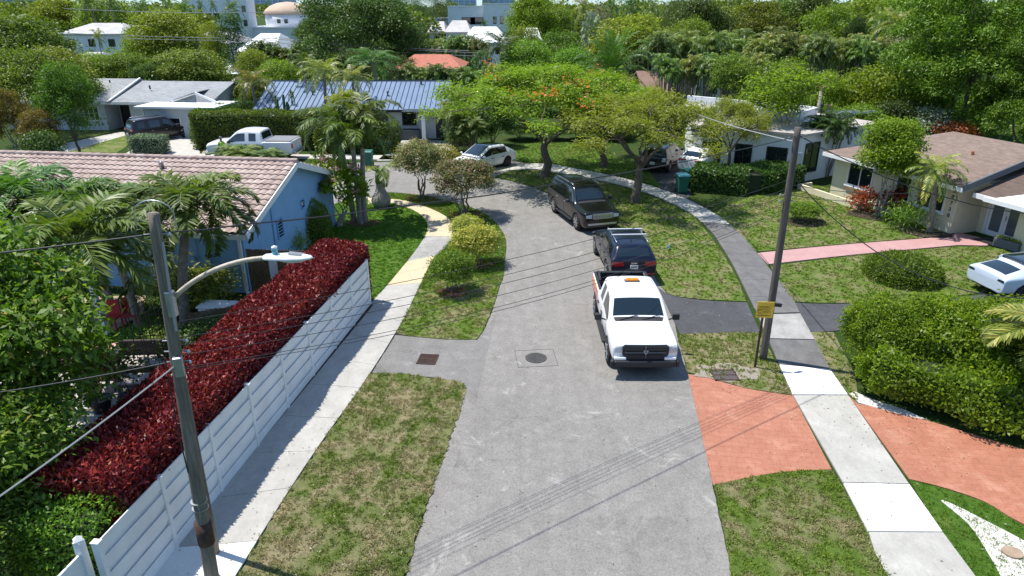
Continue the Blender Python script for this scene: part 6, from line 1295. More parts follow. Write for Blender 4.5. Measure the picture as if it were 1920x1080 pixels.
def chair(px, py, rz, label, m='wicker'):
    x, y = G(px, py); o = empty('garden_chair', (x, y, .03), rz, label, 'chair'); mb = MB(); mb.box(0, 0, .43, .46, .46, .05); mb.build('seat', M[m], o, bevel=.01); mb = MB(); mb.box(0, .22, .72, .46, .05, .55); mb.build('backrest', M[m], o, bevel=.01)
    for a_ in (-.2, .2):
        for c_ in (-.2, .2): mb = MB(); mb.box(a_, c_, .2, .04, .04, .4); mb.build('leg', M[m], o)
chair(212, 706, 1.2, 'brown garden chair at the end of the pink table', 'bamboo'); chair(205, 730, .6, 'dark garden chair with burgundy cover right of the pink table', 'redcl'); chair(215, 618, 0, 'red chair in the shade of the terrace cover', 'redcl'); chair(248, 612, .3, 'second red chair on the shaded terrace nearer the pole', 'redcl')
x, y = G(415, 612); o = empty('white_tub', (x, y, .03), -.1, 'white rectangular tub with pale lid beside the red hedge', 'tub'); mb = MB(); mb.box(0, 0, .4, 1.15, .62, .7); mb.build('shell', M['vinyl'], o, bevel=.06); mb = MB(); mb.box(0, 0, .79, 1.22, .7, .07); mb.build('lid', M['vinyl'], o, bevel=.03)
x, y = G(295, 712); o = empty('metal_trellis', (x, y, .03), .15, 'thin black metal garden trellis at the foot of the lamp pole', 'trellis'); mb = MB()
for i in range(4): mb.tube([(i * .28 - .4, 0, 0), (i * .28 - .4, 0, 2.2)], .012, 5)
for k in range(6): mb.tube([(-.42, 0, .4 + k * .34), (.46, 0, .4 + k * .34)], .01, 5)
for i in range(4): mb.tube([(i * .28 - .4, .5, 0), (i * .28 - .4, .5, 2.2)], .012, 5); mb.tube([(i * .28 - .4, 0, 2.2), (i * .28 - .4, .5, 2.2)], .012, 5)
mb.build('bars', M['dark'], o)
x, y = G(1252, 470); o = empty('lawn_sign', (x, y, .03), .6, 'small white and green sign stuck in the right verge', 'sign'); mb = MB(); mb.box(0, 0, .16, .22, .012, .2); mb.build('board', mat('tiny_sign', (.6, .8, .72), .5), o); mb = MB(); mb.box(0, 0, .04, .01, .01, .1); mb.build('stake', M['metal'], o)
# worker beside the white pickup
x, y = G(421, 305); o = empty('person', (x, y, .02), .9, 'person in a fluorescent yellow vest and grey cap standing by the white pickup', 'person')
def skinned(name, verts, edges, rad, m, parent, lv=1):
    me = bpy.data.meshes.new(name); me.from_pydata(verts, edges, []); ob = bpy.data.objects.new(name, me); COL.objects.link(ob); ob.modifiers.new('s', 'SKIN'); sk = me.skin_vertices[0].data
    for i, r_ in enumerate(rad): sk[i].radius = (r_, r_)
    sk[0].use_root = True; sb = ob.modifiers.new('b', 'SUBSURF'); sb.levels = lv; sb.render_levels = lv; m2 = evaluated(ob); drop(ob); m2.materials.clear(); m2.materials.append(M[m]); m2.polygons.foreach_set('use_smooth', [True] * len(m2.polygons)); return link_mesh(name, m2, parent)
Vp = [(0, 0, .95), (0, 0, 1.15), (0, .01, 1.38), (0, .02, 1.5), (0, 0, 1.62), (0, 0, 1.72), (.19, .01, 1.42), (.25, 0, 1.15), (.2, -.18, .98), (-.19, .01, 1.42), (-.25, 0, 1.15), (-.2, -.18, .98), (.1, 0, .9), (.11, -.03, .5), (.11, 0, .08), (.11, -.14, .04), (-.1, 0, .9), (-.11, .03, .5), (-.11, .05, .08), (-.11, -.09, .04), (.17, -.26, .95), (-.17, -.26, .95)]
Ve = [(0, 1), (1, 2), (2, 3), (3, 4), (4, 5), (2, 6), (6, 7), (7, 8), (8, 20), (2, 9), (9, 10), (10, 11), (11, 21), (0, 12), (12, 13), (13, 14), (14, 15), (0, 16), (16, 17), (17, 18), (18, 19)]
skinned('body', Vp, Ve, [.13, .12, .14, .05, .09, .085, .06, .045, .035, .06, .045, .035, .085, .06, .045, .035, .085, .06, .045, .035, .03, .03], 'skin', o)
skinned('trousers', [Vp[i] for i in (0, 12, 13, 14, 16, 17, 18)], [(0, 1), (1, 2), (2, 3), (0, 4), (4, 5), (5, 6)], [.16, .11, .085, .07, .11, .085, .07], 'pants', o)
skinned('safety_vest', [(0, 0, 1.0), (0, 0, 1.2), (0, .01, 1.4), (.17, .01, 1.42), (-.17, .01, 1.42)], [(0, 1), (1, 2), (2, 3), (2, 4)], [.16, .15, .15, .09, .09], 'hivis', o)
mb = MB(); mb.ball((0, 0, 1.76), (.105, .115, .07), 12, 8); mb.box(0, -.13, 1.74, .14, .1, .015); mb.build('cap', M['grey'], o, True)
# ================================================================== PLANTING
M['lf_big'] = leafm('leaves_broad', [(0, (.04, .085, .008)), (.5, (.11, .2, .016)), (.9, (.2, .3, .03)), (1, (.36, .3, .06))], .38, .5, .0, .0, spec=.35)
M['lf_bright'] = leafm('leaves_bright', [(0, (.06, .1, .008)), (.5, (.155, .235, .015)), (.9, (.27, .35, .028)), (1, (.34, .4, .035))], .5, .45, .0, .08)
M['lf_dark2'] = leafm('leaves_deep_green', [(0, (.035, .08, .006)), (.5, (.11, .2, .013)), (1, (.2, .31, .028))], .25, .5, .0, .05)
fdir = Vector((.13, .9915)); fn = Vector((-.9915, .13)); f0 = fo
hs = f0 + fn * .75 + fdir * .6; he = f0 + fn * .62 + fdir * 14.3
hg = hedge('red_hedge', [tuple(f0 + fn * 1.04 + fdir * .9), tuple(f0 + fn * 1.04 + fdir * 6), tuple(f0 + fn * 1.04 + fdir * 10.5), tuple(f0 + fn * 1.0 + fdir * 14.6)], .96, .1, 2.3, 'lf_red', 950, .125, 'long clipped hedge of dark red copper leaves behind the white fence', wr=.4, rough=.06, core=(.07, .009, .009), rnd=.3, clip=1.72, updir=.8)
hedge('green_hedge', [tuple(f0 + fn * 1.0 + fdir * .15), tuple(f0 + fn * 1.0 + fdir * 1.0)], .75, .1, 1.9, 'lf_hedge', 900, .085, 'small leaved green bush at the near end of the red hedge', rough=.16, clip=1.7)
a = G(120, 940, 1.0); hedge('green_hedge', [(-9.2, 11.3), (-8.6, 12.8)], .6, .1, 1.2, 'lf_yel', 900, .08, 'yellow green bush between the big leafy tree and the red hedge', rough=.15)
# large leafy tree at the bottom left
variant('avocado', 't', 5.8, 6.9, seed=50, leaf='lf_big', n=24000, ls=.22, nl=30, fork=.14, flat=.9, lob=(.26, .42), trunk=.14, bark='barkg', clump=11, cr=.24, wr=.42, twigs=3, up=.3, droop=.5, inner=.5)
plant('avocado', -11.3, 13.1, 6.2, 5.4, label='big broadleaf tree with glossy leaves filling the left edge', rz=.6)
plant('avocado', -10.2, 10.6, 3.9, 3.6, label='lower broadleaf tree in the bottom left corner', rz=2.4)
plant('avocado', -9.6, 9.9, 2.4, 2.6, label='low broadleaf growth in the corner behind the white gate', rz=1.1, leaf='lf_hedge')
# palms of the yard (near left)
def palm_at(key, base, h, label, s=None, rz=0, leaf=None, group=None, w=None): return plant(key, base[0], base[1], h, w, name='palm_tree', label=label, cat='palm', rz=rz, leaf=leaf, group=group)
variant('yard1', 'p', 3.6, 3.7, seed=60, flen=2.6, nf=22, trunk=.12, droop=2.2, nleaf=52, ll=.62, lw=.075, el=(.0, 1.35), shaft=.8, hang=.5, vee=.7, lean=(.35, .2))
variant('yard2', 'p', 3.6, 3.7, seed=61, flen=2.6, nf=22, trunk=.1, droop=2.2, nleaf=52, ll=.62, lw=.075, el=(.0, 1.35), shaft=.8, hang=.5, vee=.7, lean=(-.35, .1))
variant('yard3', 'p', 3.6, 3.9, seed=62, flen=2.6, nf=22, trunk=.12, droop=2.2, nleaf=52, ll=.62, lw=.075, el=(.0, 1.35), shaft=.9, hang=.5, vee=.7, lean=(.5, .1))
palm_at('yard1', G(172, 752), 5.3, 'near palm with leaning grey trunk rising from the patio beside the black pots', w=4.3)
palm_at('yard2', G(262, 612), 4.6, 'palm with trunk leaning left over the small yard lawn', w=4.0)
palm_at('yard3', G(348, 610), 4.9, 'palm in front of the blue wall right of the lamp pole', w=4.2)
palm_at('yard3', G(100, 600), 4.9, 'bushy palm at the back of the terrace by the white cover', rz=2, w=4.2)
palm_at('yard2', G(215, 590), 4.7, 'palm between the terrace cover and the small yard lawn', rz=1, w=3.8)
plant('fern', *G(330, 585), 1.6, 2.2, name='shrub', label='loose yellow green shrub with small flowers under the blue wall', cat='shrub', leaf='lf_yel')
plant('shrub', *G(385, 585), 1.5, 2.4, name='shrub', label='olive shrub between the palm trunk and the white tub', cat='shrub')
plant('shrub', *G(345, 690), 1.0, 1.3, name='shrub', label='dark shrub at the foot of the trellis near the red hedge', cat='shrub', leaf='lf_dark')
plant('shrub', *G(400, 660), 1.1, 1.8, name='shrub', label='dark leafy plants in front of the reed fence and tub', cat='shrub', leaf='lf_dark')
plant('fern', *G(258, 660), .7, 1.2, name='shrub', label='low yellow green shrub behind the rattan sofa', cat='shrub', leaf='lf_hedge')
plant('fern', *G(310, 668), .8, .9, name='shrub', label='spiky pale plant right of the sofa at the lamp pole', cat='shrub', leaf='lf_yel')
plant('fern', *G(512, 472), 1.0, .8, name='shrub', label='small dark spiky plant behind the reed fence', cat='shrub', leaf='lf_dark'); plant('fern', *G(556, 478), 1.0, 1.0, name='shrub', label='small yellow spiky plant behind the reed fence', cat='shrub', leaf='lf_yel')
# topiary
def topiary(px, py, r, h, label, leaf='lf_hedge', dens=1100, ls=.08, name='topiary_bush', flat=1.0, wr=.5, Y=None):
    x, y = G(px, py) if Y is None else at(px, py, Y)[:2]; o = empty(name, (x, y, 0), 0, label, 'bush'); rng = np.random.default_rng(int(px)); n = int(dens * 2 * PI * r * h); d = nrm(rng.normal(size=(n, 3))); d[:, 2] = np.abs(d[:, 2] + .15)
    e = 1 + .05 * np.sin(d[:, 0] * 7) * np.cos(d[:, 1] * 8) + rng.normal(0, .03, n); P = np.c_[d[:, 0] * r * e, d[:, 1] * r * e, np.maximum(.04, h * (d[:, 2] * e) ** (.8 * flat))]
    link_mesh('leaves', leaf_mesh('top', P, d + rng.normal(size=(n, 3)) * .8 + [0, 0, .4], d + rng.normal(size=(n, 3)) * .5, ls * rng.uniform(.6, 1.3, n), ls * wr, .5 + rng.normal(0, .2, n), leaf), o)
    mb = MB(); mb.ball((0, 0, h * .4), (r * .82, r * .82, h * .46), 16, 10); mb.build('dark_core', M['core(0.02, 0.03, 0.012)'], o, True); return o  # dark ball inside the leaf shell, its colour standing in for shade
topiary(586, 452, .95, 1.75, 'round clipped lime green topiary bush by the blue wall', 'lf_hedge'); topiary(560, 440, 1.0, 1.85, 'dark rounded bush between the blue wall and the lime topiary', 'lf_dark')
topiary(1690, 522, 1.4, .88, 'wide low rounded bush on the lawn beside the pink walkway', 'lf_hedge', 1100, .1, 'rounded_bush')
topiary(607, 300, .01 + .8, .6, 'small low shrub by the road left of the palms', 'lf_silver', 300, .1) if 0 else None
topiary(832, 312, 1.15, 1.3, 'small round olive green bush beside the white hatchback nose', 'lf_yel', 260, .12, 'rounded_bush')
# plumeria, crape shrubs, bushes on the verge
plant('plumeria', *G(634, 425), 3.5, 4.0, name='plumeria', label='plumeria with pink flowers at the blue house gable', cat='shrub', rz=1, leaf='lf_bright')
plant('crape', *G(790, 374), 3.3, 3.2, name='mottled_shrub', label='round mottled shrub with twisted stems, left of the street name sign', cat='shrub', rz=.5)
plant('crape', *G(874, 404), 3.0, 3.3, name='mottled_shrub', label='round mottled shrub with twisted stems right behind the street name sign', cat='shrub', rz=2.2)
plant('yelbush', *G(876, 452), 1.2, 1.55, name='yellow_bush', label='yellow green bush nearest the street sign, partly behind another', cat='bush', rz=0, leaf='lf_mix2' if 0 else None)
plant('yelbush', *G(893, 497), 1.7, 2.1, name='yellow_bush', label='largest and brightest yellow bush in the middle of the verge', cat='bush', rz=2)
plant('yelbush', *G(850, 548), 1.6, 1.8, name='yellow_bush', label='yellow green bush on a red mulch ring, nearest the road corner', cat='bush', rz=4, leaf='lf_lime')
for i, (px, py, r) in enumerate(((850, 550, .62), (893, 498, .8), (874, 404, .9), (790, 374, .9), (680, 420, .8), (716, 389, .45))):
    x, y = G(px, py); sheet('mulch_ring', [(x + r * (1 + .12 * math.sin(3 * a)) * math.cos(a), y + .8 * r * math.sin(a)) for a in [2 * PI * k / 18 for k in range(18)]], .055, 'mulchred', 0, world=True, k=1)
for i, (px, py, r) in enumerate(((1505, 418, 1.2), (1740, 437, 1.3), (1650, 405, 1.6))):
    x, y = G(px, py); sheet('mulch_ring', [(x + r * (1 + .12 * math.sin(3 * a)) * math.cos(a), y + .7 * r * math.sin(a)) for a in [2 * PI * k / 18 for k in range(18)]], .055, 'mulch', 0, world=True, k=1)
# palms beside the side road
palm_at('adonidia', G(664, 416), 5.7, 'left palm of the trio in front of the side road', rz=3.2, w=3.7); palm_at('adonidia', G(676, 421), 5.3, 'middle palm of the trio in front of the side road', rz=4.4, w=3.5); palm_at('adonidia', G(684, 418), 6.0, 'right palm of the trio in front of the side road', rz=.5, w=3.9)
plant('bottle', *G(716, 388), 2.4, None, name='palm_tree', label='small bottle shaped palm with drooping fronds beside the curved pavement', cat='palm', rz=1.2)
# right garden
plant('ficus', *G(1645, 406), 5.0, 2.9, label='dense round bright green tree in front of the cream house', name='small_tree', leaf='lf_bright')
plant('queen', *G(1742, 436), 4.1, 3.3, name='palm_tree', label='small palm with yellowing skirt in front of the cream house', cat='palm', rz=0)
plant('croton', *G(1612, 396), 1.1, 1.1, name='croton', label='orange red croton left of the round tree', cat='shrub'); plant('croton', *G(1676, 408), 1.3, 1.5, name='croton', label='dark red croton between the round tree and the palm', cat='shrub'); plant('fern', *G(1692, 430), 1.2, 1.7, name='fern', label='dark green fern like plant left of the small palm trunk', cat='shrub')
plant('yelbush', *G(1505, 416), 1.0, 2.0, name='low_bush', label='sparse low bush in a ring of white stones on the lawn', cat='bush', leaf='lf_lime')
# big bushy hedge at the right
variant('bigbush', 't', 4.2, 2.7, seed=70, leaf='lf_bright', n=26000, ls=.13, nl=26, fork=.06, flat=.9, lob=(.22, .36), trunk=.05, stems=8, clump=11, cr=.13, wr=.48, twigs=2, inner=.45, bark='barkg')
for (x, y, w, h, lab) in ((11.0, 18.1, 2.5, 2.45, 'bright green bush at the left end of the right hand hedge, beside the pavement'), (12.6, 17.9, 3.1, 2.55, 'second bright green bush of the right hand hedge'), (14.5, 17.8, 3.6, 2.5, 'bright green bush of the right hand hedge in front of the pale blue car'), (16.8, 17.0, 4.2, 2.6, 'bright green bush at the right edge of the photo')):
    plant('bigbush', x, y, h, w, name='bushy_hedge', label=lab, cat='bush', rz=x)
hedge('hedge_row', [(10.45, 17.25), (13.4, 15.1), (17.4, 12.2)], .75, .3, 1.3, 'lf_bright', 900, .12, 'dense lower hedge in front of the bright bushes along the red driveway', rough=.32, seed=9)
plant('yard3', 13.4, 15.2, 3.0, 3.8, name='palm_tree', label='palm whose fronds reach in from the right edge over the hedge', cat='palm', rz=.3, leaf='lf_palmy')
# dark hedge and flame trees
hedge('dark_hedge', [G(1300, 352), G(1400, 360), G(1476, 345)], 1.1, 0, 1.35, 'lf_dark', 300, .16, 'dark clipped box hedge in front of the flat roofed house', rough=.12)
plant('flame', *G(1018, 332), 7.2, 15.5, name='flame_tree', label='flame tree with flat bright green crown and orange flowers', rz=.4)
plant('flame2', *G(1190, 380), 6.3, 10.6, name='flame_tree', label='olive green flame tree with pale tangled branches over the right pavement', rz=1.3)
plant('flame2', *G(1130, 312), 6.4, 9.5, name='flame_tree', label='olive green flame tree behind, between the other two', rz=3.1)
plant('flame2', *G(1365, 340), 5.4, 5.6, name='flame_tree', label='small yellow green tree over the dark hedge', rz=4)
plant('thin', *G(1444, 318), 6.6, 6.6, label='bright green tree left of the right utility pole', rz=1, leaf='lf_bright')
# gap tall trunks near the pole
plant('areca', *G(1545, 330), 4.2, 3.0, name='palm_tree', label='dark palm clump in the gap beside the cream house', cat='palm', leaf='lf_dark')
for (px, b_, t_, lab) in ((1535, 300, 205, 'bare grey leaning palm trunk with cut top right of the pole'), (1522, 262, 170, 'dark thin palm trunk right of the pole')):
    x, y = G(px, b_ + 20); x2, y2, z2 = at(px + 18, t_, y); o = empty('palm_stump', (x, y, 0), 0, lab, 'palm'); mb = MB(); mb.tube([(0, 0, 0), ((x2 - x) * .4, 0, z2 * .5), (x2 - x, 0, z2)], [.17, .14, .12], 10); mb.build('trunk', M['barkg'], o, True); mb = MB(); r = random.Random(4)
    for k in range(6): mb.tube([(x2 - x, 0, z2), (x2 - x + r.uniform(-.3, .3), r.uniform(-.2, .2), z2 + .35)], [.06, .02], 5)
    mb.build('frayed_top', mat('dead_frond', (.45, .3, .16), .9), o)
# hedges left
hedge('long_hedge', [at(592, 250, 53.6)[:2], at(470, 250, 53.8)[:2], at(368, 250, 53.6)[:2]], .95, 0, 2.75, 'lf_hedge', 170, .17, 'long clipped green hedge behind the white pickup', rough=.12, seed=12)
hedge('long_hedge', [at(375, 230, 55.2)[:2], at(462, 205, 63)[:2]], .8, 0, 2.45, 'lf_hedge', 140, .18, 'clipped hedge wing running back from the corner of the long hedge', rough=.12, seed=13)
hedge('hedge_block', [at(598, 250, 52.5)[:2], at(742, 250, 52.0)[:2]], .9, 0, 2.1, 'lf_hedge', 150, .18, 'green hedge behind the trio of palms in front of the address panel', rough=.15, seed=14)
for (p0, p1, Y, z1, lab) in ((246, 326, 51.2, 1.35, 'low silver green box hedge in front of the minivan'), (428, 500, 46.2, 1.45, 'silver green box hedge in front of the white crew cab pickup')):
    hedge('silver_hedge', [at(p0 + 10, 300, Y)[:2], at(p1 - 10, 300, Y)[:2]], .7, 0, z1, 'lf_silver', 330, .12, lab, rough=.06, seed=p0)
plant('areca', at(452, 290, 45)[0], 44.6, 1.9, 2.6, name='palm_tree', label='low feathery palm clump in front of the silver hedge and pickup', cat='palm')
plant('areca', at(500, 290, 44.5)[0], 44.3, 1.7, 2.2, name='palm_tree', label='low palm clump behind the tile roof ridge at the pickup wheel', cat='palm')
# shrub mass between white house and flame tree
for (px, Y, top, w, key, leaf, lab) in ((880, 52, 196, 95, 'dense', 'lf_dark', 'dark rounded tree mass behind the white hatchback'), (925, 54, 190, 85, 'dense_dark', None, 'dark shrub mass behind the white hatchback, right part'), (862, 50, 238, 60, 'shrub', 'lf_dark', 'low dark shrub next to the half hidden black suv')):
    by_px(key, px, Y, top, w, label=lab, leaf=leaf, name='leafy_tree')
for (px, Y, top, w, lab) in ((850, 50.5, 188, 60, 'small fan of palm leaves above the half hidden black suv'), (880, 49.8, 220, 60, 'low palm clump left of the flame tree canopy')): by_px('areca', px, Y, top, w, name='palm_tree', label=lab, cat='palm')
# ---- background: (variant, px, depth, top px, width px, leaf, label)
BG = [
 ('mid2', 112, 49.5, 122, 110, None, 'slim leafy tree standing on the lawn of the grey house'),
 ('mid2', 30, 56, 95, 175, None, 'spreading light green tree at the left edge'),
 ('loose', 100, 62, 90, 130, 'lf_mid', 'airy light green tree behind the slim lawn tree'),
 ('loose', 0, 49, 170, 90, 'lf_brown', 'bronze tinted leafy tree at the left edge above the tile roof'),
 ('dense', 65, 47.5, 205, 75, 'lf_brown', 'brownish green rounded shrub left of the slim lawn tree'),
 ('shrub', 75, 45.5, 246, 75, 'lf_dark', 'dark strappy shrub above the tile roof at the left'),
 ('dense', 30, 82, 28, 190, None, 'large green tree behind at the left edge'),
 ('dense', 165, 75, 100, 110, None, 'rounded tree behind the grey shingle roof, leftmost'),
 ('dense', 232, 76, 98, 100, None, 'rounded tree behind the grey roof, left of the small dark one'),
 ('dense_dark', 268, 74, 120, 60, None, 'small dark tree behind the middle of the grey roof'),
 ('dense', 345, 77, 93, 150, None, 'rounded tree behind the right half of the grey roof'),
 ('dense', 262, 108, 48, 80, None, 'mid green tree left of the tallest round tree'),
 ('dense', 308, 104, 18, 145, None, 'tallest round green tree in front of the office block'),
 ('ivy', 428, 84, 24, 44, None, 'tall narrow tree trunk smothered in dark ivy'),
 ('mid2', 395, 92, 48, 60, None, 'slender tree with open crown left of the ivy covered tree'),
 ('giant', 668, 88, -28, 250, None, 'very large dark tree with pale limbs left of centre'),
 ('giant', 588, 98, 30, 100, None, 'dark tree at the left shoulder of the very large tree'),
 ('giant', 745, 92, 30, 130, None, 'dark tree at the right shoulder of the very large tree'),
 ('dense', 520, 72, 112, 100, 'lf_bright', 'bright green bushy tree behind the metal roof, left end'),
 ('mid2', 470, 66, 140, 75, None, 'leafy shrub tree beside the yellowish palm'),
 ('dense', 470, 78, 92, 70, None, 'green tree below the large white house'),
 ('dense', 592, 74, 118, 90, None, 'green tree right behind the metal roof'),
 ('dense_dark', 660, 80, 95, 110, None, 'dark tree behind the metal roof ridge'),
 ('dense_dark', 750, 78, 105, 70, None, 'dark tree left of the orange tiled house'),
 ('loose', 100, 150, -2, 120, 'lf_lime', 'lime green tree on the skyline at the top left'),
 ('dense', 190, 140, -4, 110, None, 'dark green tree on the skyline behind the tall palms'),
 ('dense', 60, 160, 4, 70, 'lf_dark', 'dark bluish tree on the skyline top left'),
 ('dense', 380, 165, 26, 80, None, 'tree in front of the office block, right part'),
 ('dense', 335, 150, 34, 60, None, 'tree in front of the office block, left part'),
 ('feather', 820, 210, -18, 70, None, 'tall feathery tree left of the school block'),
 ('feather', 770, 190, -25, 80, None, 'tall feathery tree right behind the very large dark tree'),
 ('dense', 765, 150, 40, 60, None, 'dark green tree left of the low school wing'),
 ('dense', 1000, 135, -12, 95, 'lf_bright', 'bright green tree on the skyline right of the school'),
 ('dense', 1045, 140, 14, 70, None, 'darker tree on the skyline right of the bright one'),
 ('mid2', 985, 100, 52, 80, None, 'green tree below the skyline right of the school wing'),
 ('mid2', 1050, 92, 62, 110, None, 'green tree mass left of the silvery palm'),
 ('bare', 1125, 105, 8, 70, None, 'bare grey twiggy tree on the skyline'),
 ('loose', 1190, 92, 30, 190, 'lf_mid', 'broad rounded light green tree below the skyline palms'),
 ('dense_dark', 1235, 78, 80, 110, None, 'dark tree between the date palm and the palm stems'),
 ('dense', 990, 72, 75, 120, 'lf_mid', 'green tree behind the flame tree crown'),
 ('dense', 1075, 70, 90, 110, 'lf_mid', 'green tree behind the flame tree crown, right part'),
 ('feather', 1265, 118, -8, 60, None, 'feathery dark tree on the skyline right of the tall palms'),
 ('dense_dark', 1320, 100, -2, 110, None, 'dark tree on the skyline above the palm stems'),
 ('dense', 1300, 84, 34, 90, None, 'round leafy tree above the left palm stems'),
 ('feather', 1300, 130, -25, 60, None, 'thin feathery tree at the top, right of centre'),
 ('loose', 1425, 104, 4, 120, 'lf_mid', 'light green tree on the skyline left of the lime tree'),
 ('dense', 1480, 112, -4, 110, None, 'dark green tree on the skyline beside the light one'),
 ('dense_dark', 1540, 108, -12, 110, None, 'dark tree at the top above the lime tree'),
 ('loose', 1560, 88, 12, 125, 'lf_lime', 'lime green domed tree at the upper right'),
 ('dense', 1640, 106, -10, 130, 'lf_lime', 'yellow green tree at the top right of the lime dome'),
 ('dense', 1720, 100, -20, 130, None, 'green tree at the top left of the huge tree'),
 ('dense_dark', 1608, 84, 32, 50, None, 'small dark tree between lime dome and coconut palm'),
 ('bare', 1690, 70, 62, 100, None, 'dry brown twiggy tree beside the huge tree'),
 ('bare', 1720, 60, 95, 70, None, 'grey leafless thicket at the foot of the huge tree'),
 ('neem', 1865, 52, -70, 300, 'lf_dark2', 'huge dense dark green tree at the top right corner'),
 ('neem', 1800, 60, -30, 160, 'lf_dark2', 'dense dark green tree at the left shoulder of the huge tree'),
 ('neem', 1985, 47, 20, 220, 'lf_dark2', 'dense dark green tree at the right edge behind the cream house'),
 ('almond', 1660, 56, 128, 150, None, 'tree with tiered lime green layers behind the flat roof'),
 ('almond', 1730, 54, 150, 110, None, 'second tiered lime green tree nearer the huge tree'),
 ('almond', 1610, 50, 200, 110, 'lf_mid', 'low tiered green tree over the end of the flat roof'),
 ('dense_dark', 1700, 51, 190, 110, None, 'dark shrub mass behind the cream house roof'),
 ('shrub', 1745, 49.5, 205, 90, 'lf_silver', 'pale shrub behind the cream house ridge'),
 ('shrub', 1800, 47.5, 232, 80, 'lf_croton', 'red flowered shrub behind the cream house ridge'),
 ('thin', 1385, 58, 100, 110, 'lf_mid', 'airy green tree behind the parapet, left'),
 ('thin', 1470, 57, 108, 120, 'lf_lime', 'airy lime green tree behind the parapet, right'),
 ('bare', 1478, 53, 150, 70, None, 'bare pale branched tree in front of the parapet'),
 ('thin', 1555, 56, 132, 90, 'lf_lime', 'airy lime tree left of the tiered tree'),
]
for (k, px, Y, top, w, leaf, lab) in BG: by_px(k, px, Y, top, w, label=lab, leaf=leaf, name='leafy_tree' if k not in ('bare', 'feather') else 'twiggy_tree' if k == 'bare' else 'feathery_tree')
for px, top, w, k, lab in ((975, 222, 75, 'dense_dark', 'dark shrub at the back of the flame tree lawn, leftmost'), (1030, 228, 70, 'dense', 'green shrub at the back of the flame tree lawn beside the trunk'), (1085, 224, 75, 'dense_dark', 'dark shrub behind the second flame tree trunk'), (1150, 226, 80, 'dense', 'green shrub behind the shaded driveway')): by_px(k, px, 57, top, w, label=lab, name='shrub', cat='shrub')
PB = [
 ('coconut', 168, 132, -18, 62, None, 'tall coconut palm behind the pale villa, left one'), ('coconut', 196, 130, -22, 66, None, 'tall coconut palm behind the pale villa, right one'),
 ('coconut', 262, 135, -10, 58, None, 'palm on the skyline right of the tall pair'), ('coconut', 310, 132, -14, 60, None, 'palm on the skyline above the tallest round tree'), ('coconut', 335, 128, -6, 50, None, 'palm on the skyline left of the office block'),
 ('royal', 375, 170, 6, 24, None, 'small palm in front of the office block, left'), ('royal', 398, 168, 6, 24, None, 'small palm in front of the office block, middle'), ('coconut', 432, 140, -6, 46, None, 'palm right of the office block openings'),
 ('coconut', 100, 96, 44, 40, 'lf_dark', 'dark palm in front of the white villa at the left'), ('royal', 182, 84, 62, 34, 'lf_palmy', 'thin palm rising over the left rounded trees'),
 ('coconut_y', 468, 59, 122, 110, None, 'yellowish palm standing behind the long hedge'), ('coconut', 600, 55.5, 100, 120, 'lf_palmy', 'tall palm in front of the metal roof, left one'), ('coconut', 655, 58, 118, 100, 'lf_palmy', 'palm with yellow fronds over the left half of the metal roof'),
 ('coconut', 706, 68, 84, 130, None, 'coconut palm rising behind the metal roof'), ('royal', 568, 62, 108, 80, None, 'palm at the left end of the metal roof'), ('areca', 640, 52, 168, 60, 'lf_lime', 'lime green palm clump in front of the white house wall'),
 ('coconut', 940, 74, 52, 110, 'lf_dark', 'dark drooping coconut palm left of the flame tree top'), ('royal', 905, 78, 100, 70, None, 'palm left of the drooping coconut palm'),
 ('date', 1150, 60, 48, 190, None, 'large date palm with upright fronds right of the flame tree'),
 ('coconut', 1092, 108, -14, 60, 'lf_palmy', 'coconut palm on the skyline with pale fronds'), ('coconut', 1188, 104, -20, 66, None, 'tall palm on the skyline above the round tree, left one'), ('coconut', 1228, 112, -14, 56, None, 'tall palm on the skyline above the round tree, right one'),
 ('royal', 1148, 118, 4, 40, None, 'small palm on the skyline right of the bare tree'), ('fanpalm', 1110, 96, 22, 46, 'lf_silver', 'silvery blue fan palm below the skyline'),
 ('coconut_y', 1700, 80, 2, 120, None, 'coconut palm with pale fronds at the upper right'), ('coconut', 1655, 86, 6, 70, 'lf_palmy', 'coconut palm left of the pale fronded one'), ('royal', 786, 168, 28, 26, None, 'tiny palm in front of the school wall'), ('royal', 908, 160, 42, 24, None, 'tiny palm in front of the tall school wing'),
 ('bottle', 545, 58, 168, 14, None, 'stub palm by the left wall of the white house'),
]
for (k, px, Y, top, w, leaf, lab) in PB: by_px(k, px, Y, top, w, label=lab, leaf=leaf, name='palm_tree', cat='palm')
rnd = random.Random(11)
def row(spots, key, lab, grp, leaf=None):
    for (px, Y, top, w) in spots: by_px(key, px, Y, top, w, name='palm_clump', label=lab, cat='palm', group=grp, leaf=leaf)
row([(1240 + i * 33 + rnd.uniform(-6, 6), 66 + (i % 3) * 2.5, 52 + rnd.uniform(-8, 10), 62) for i in range(10)], 'areca_tall', 'areca palm with bare stems in the long row behind the flat roofed house', 'areca palms in the row behind the flat roofed house')
row([(1560 + i * 34 + rnd.uniform(-6, 6), 68 + (i % 2) * 2, 66 + rnd.uniform(-8, 10), 60) for i in range(5)], 'areca_tall', 'olive areca palm between the lime dome tree and the tiered trees', 'areca palms below the lime dome tree')
row([(1255 + i * 40, 60 + (i % 2), 96 + rnd.uniform(-8, 8), 56) for i in range(5)], 'areca_tall', 'front areca palm with grey stems left of the flat roof parapet', 'front areca palms behind the parapet')
row([(800 + i * 26 + rnd.uniform(-5, 5), 96 + (i % 2) * 4, 66 + rnd.uniform(-6, 8), 44) for i in range(5)], 'areca', 'areca palm behind the orange tiled house', 'areca palms behind the orange tiled house')
row([(760 + i * 30, 69, 118 + rnd.uniform(-6, 8), 44) for i in range(5)], 'areca', 'areca palm between the orange tiled house and the metal roof', 'areca palms behind the metal roof')
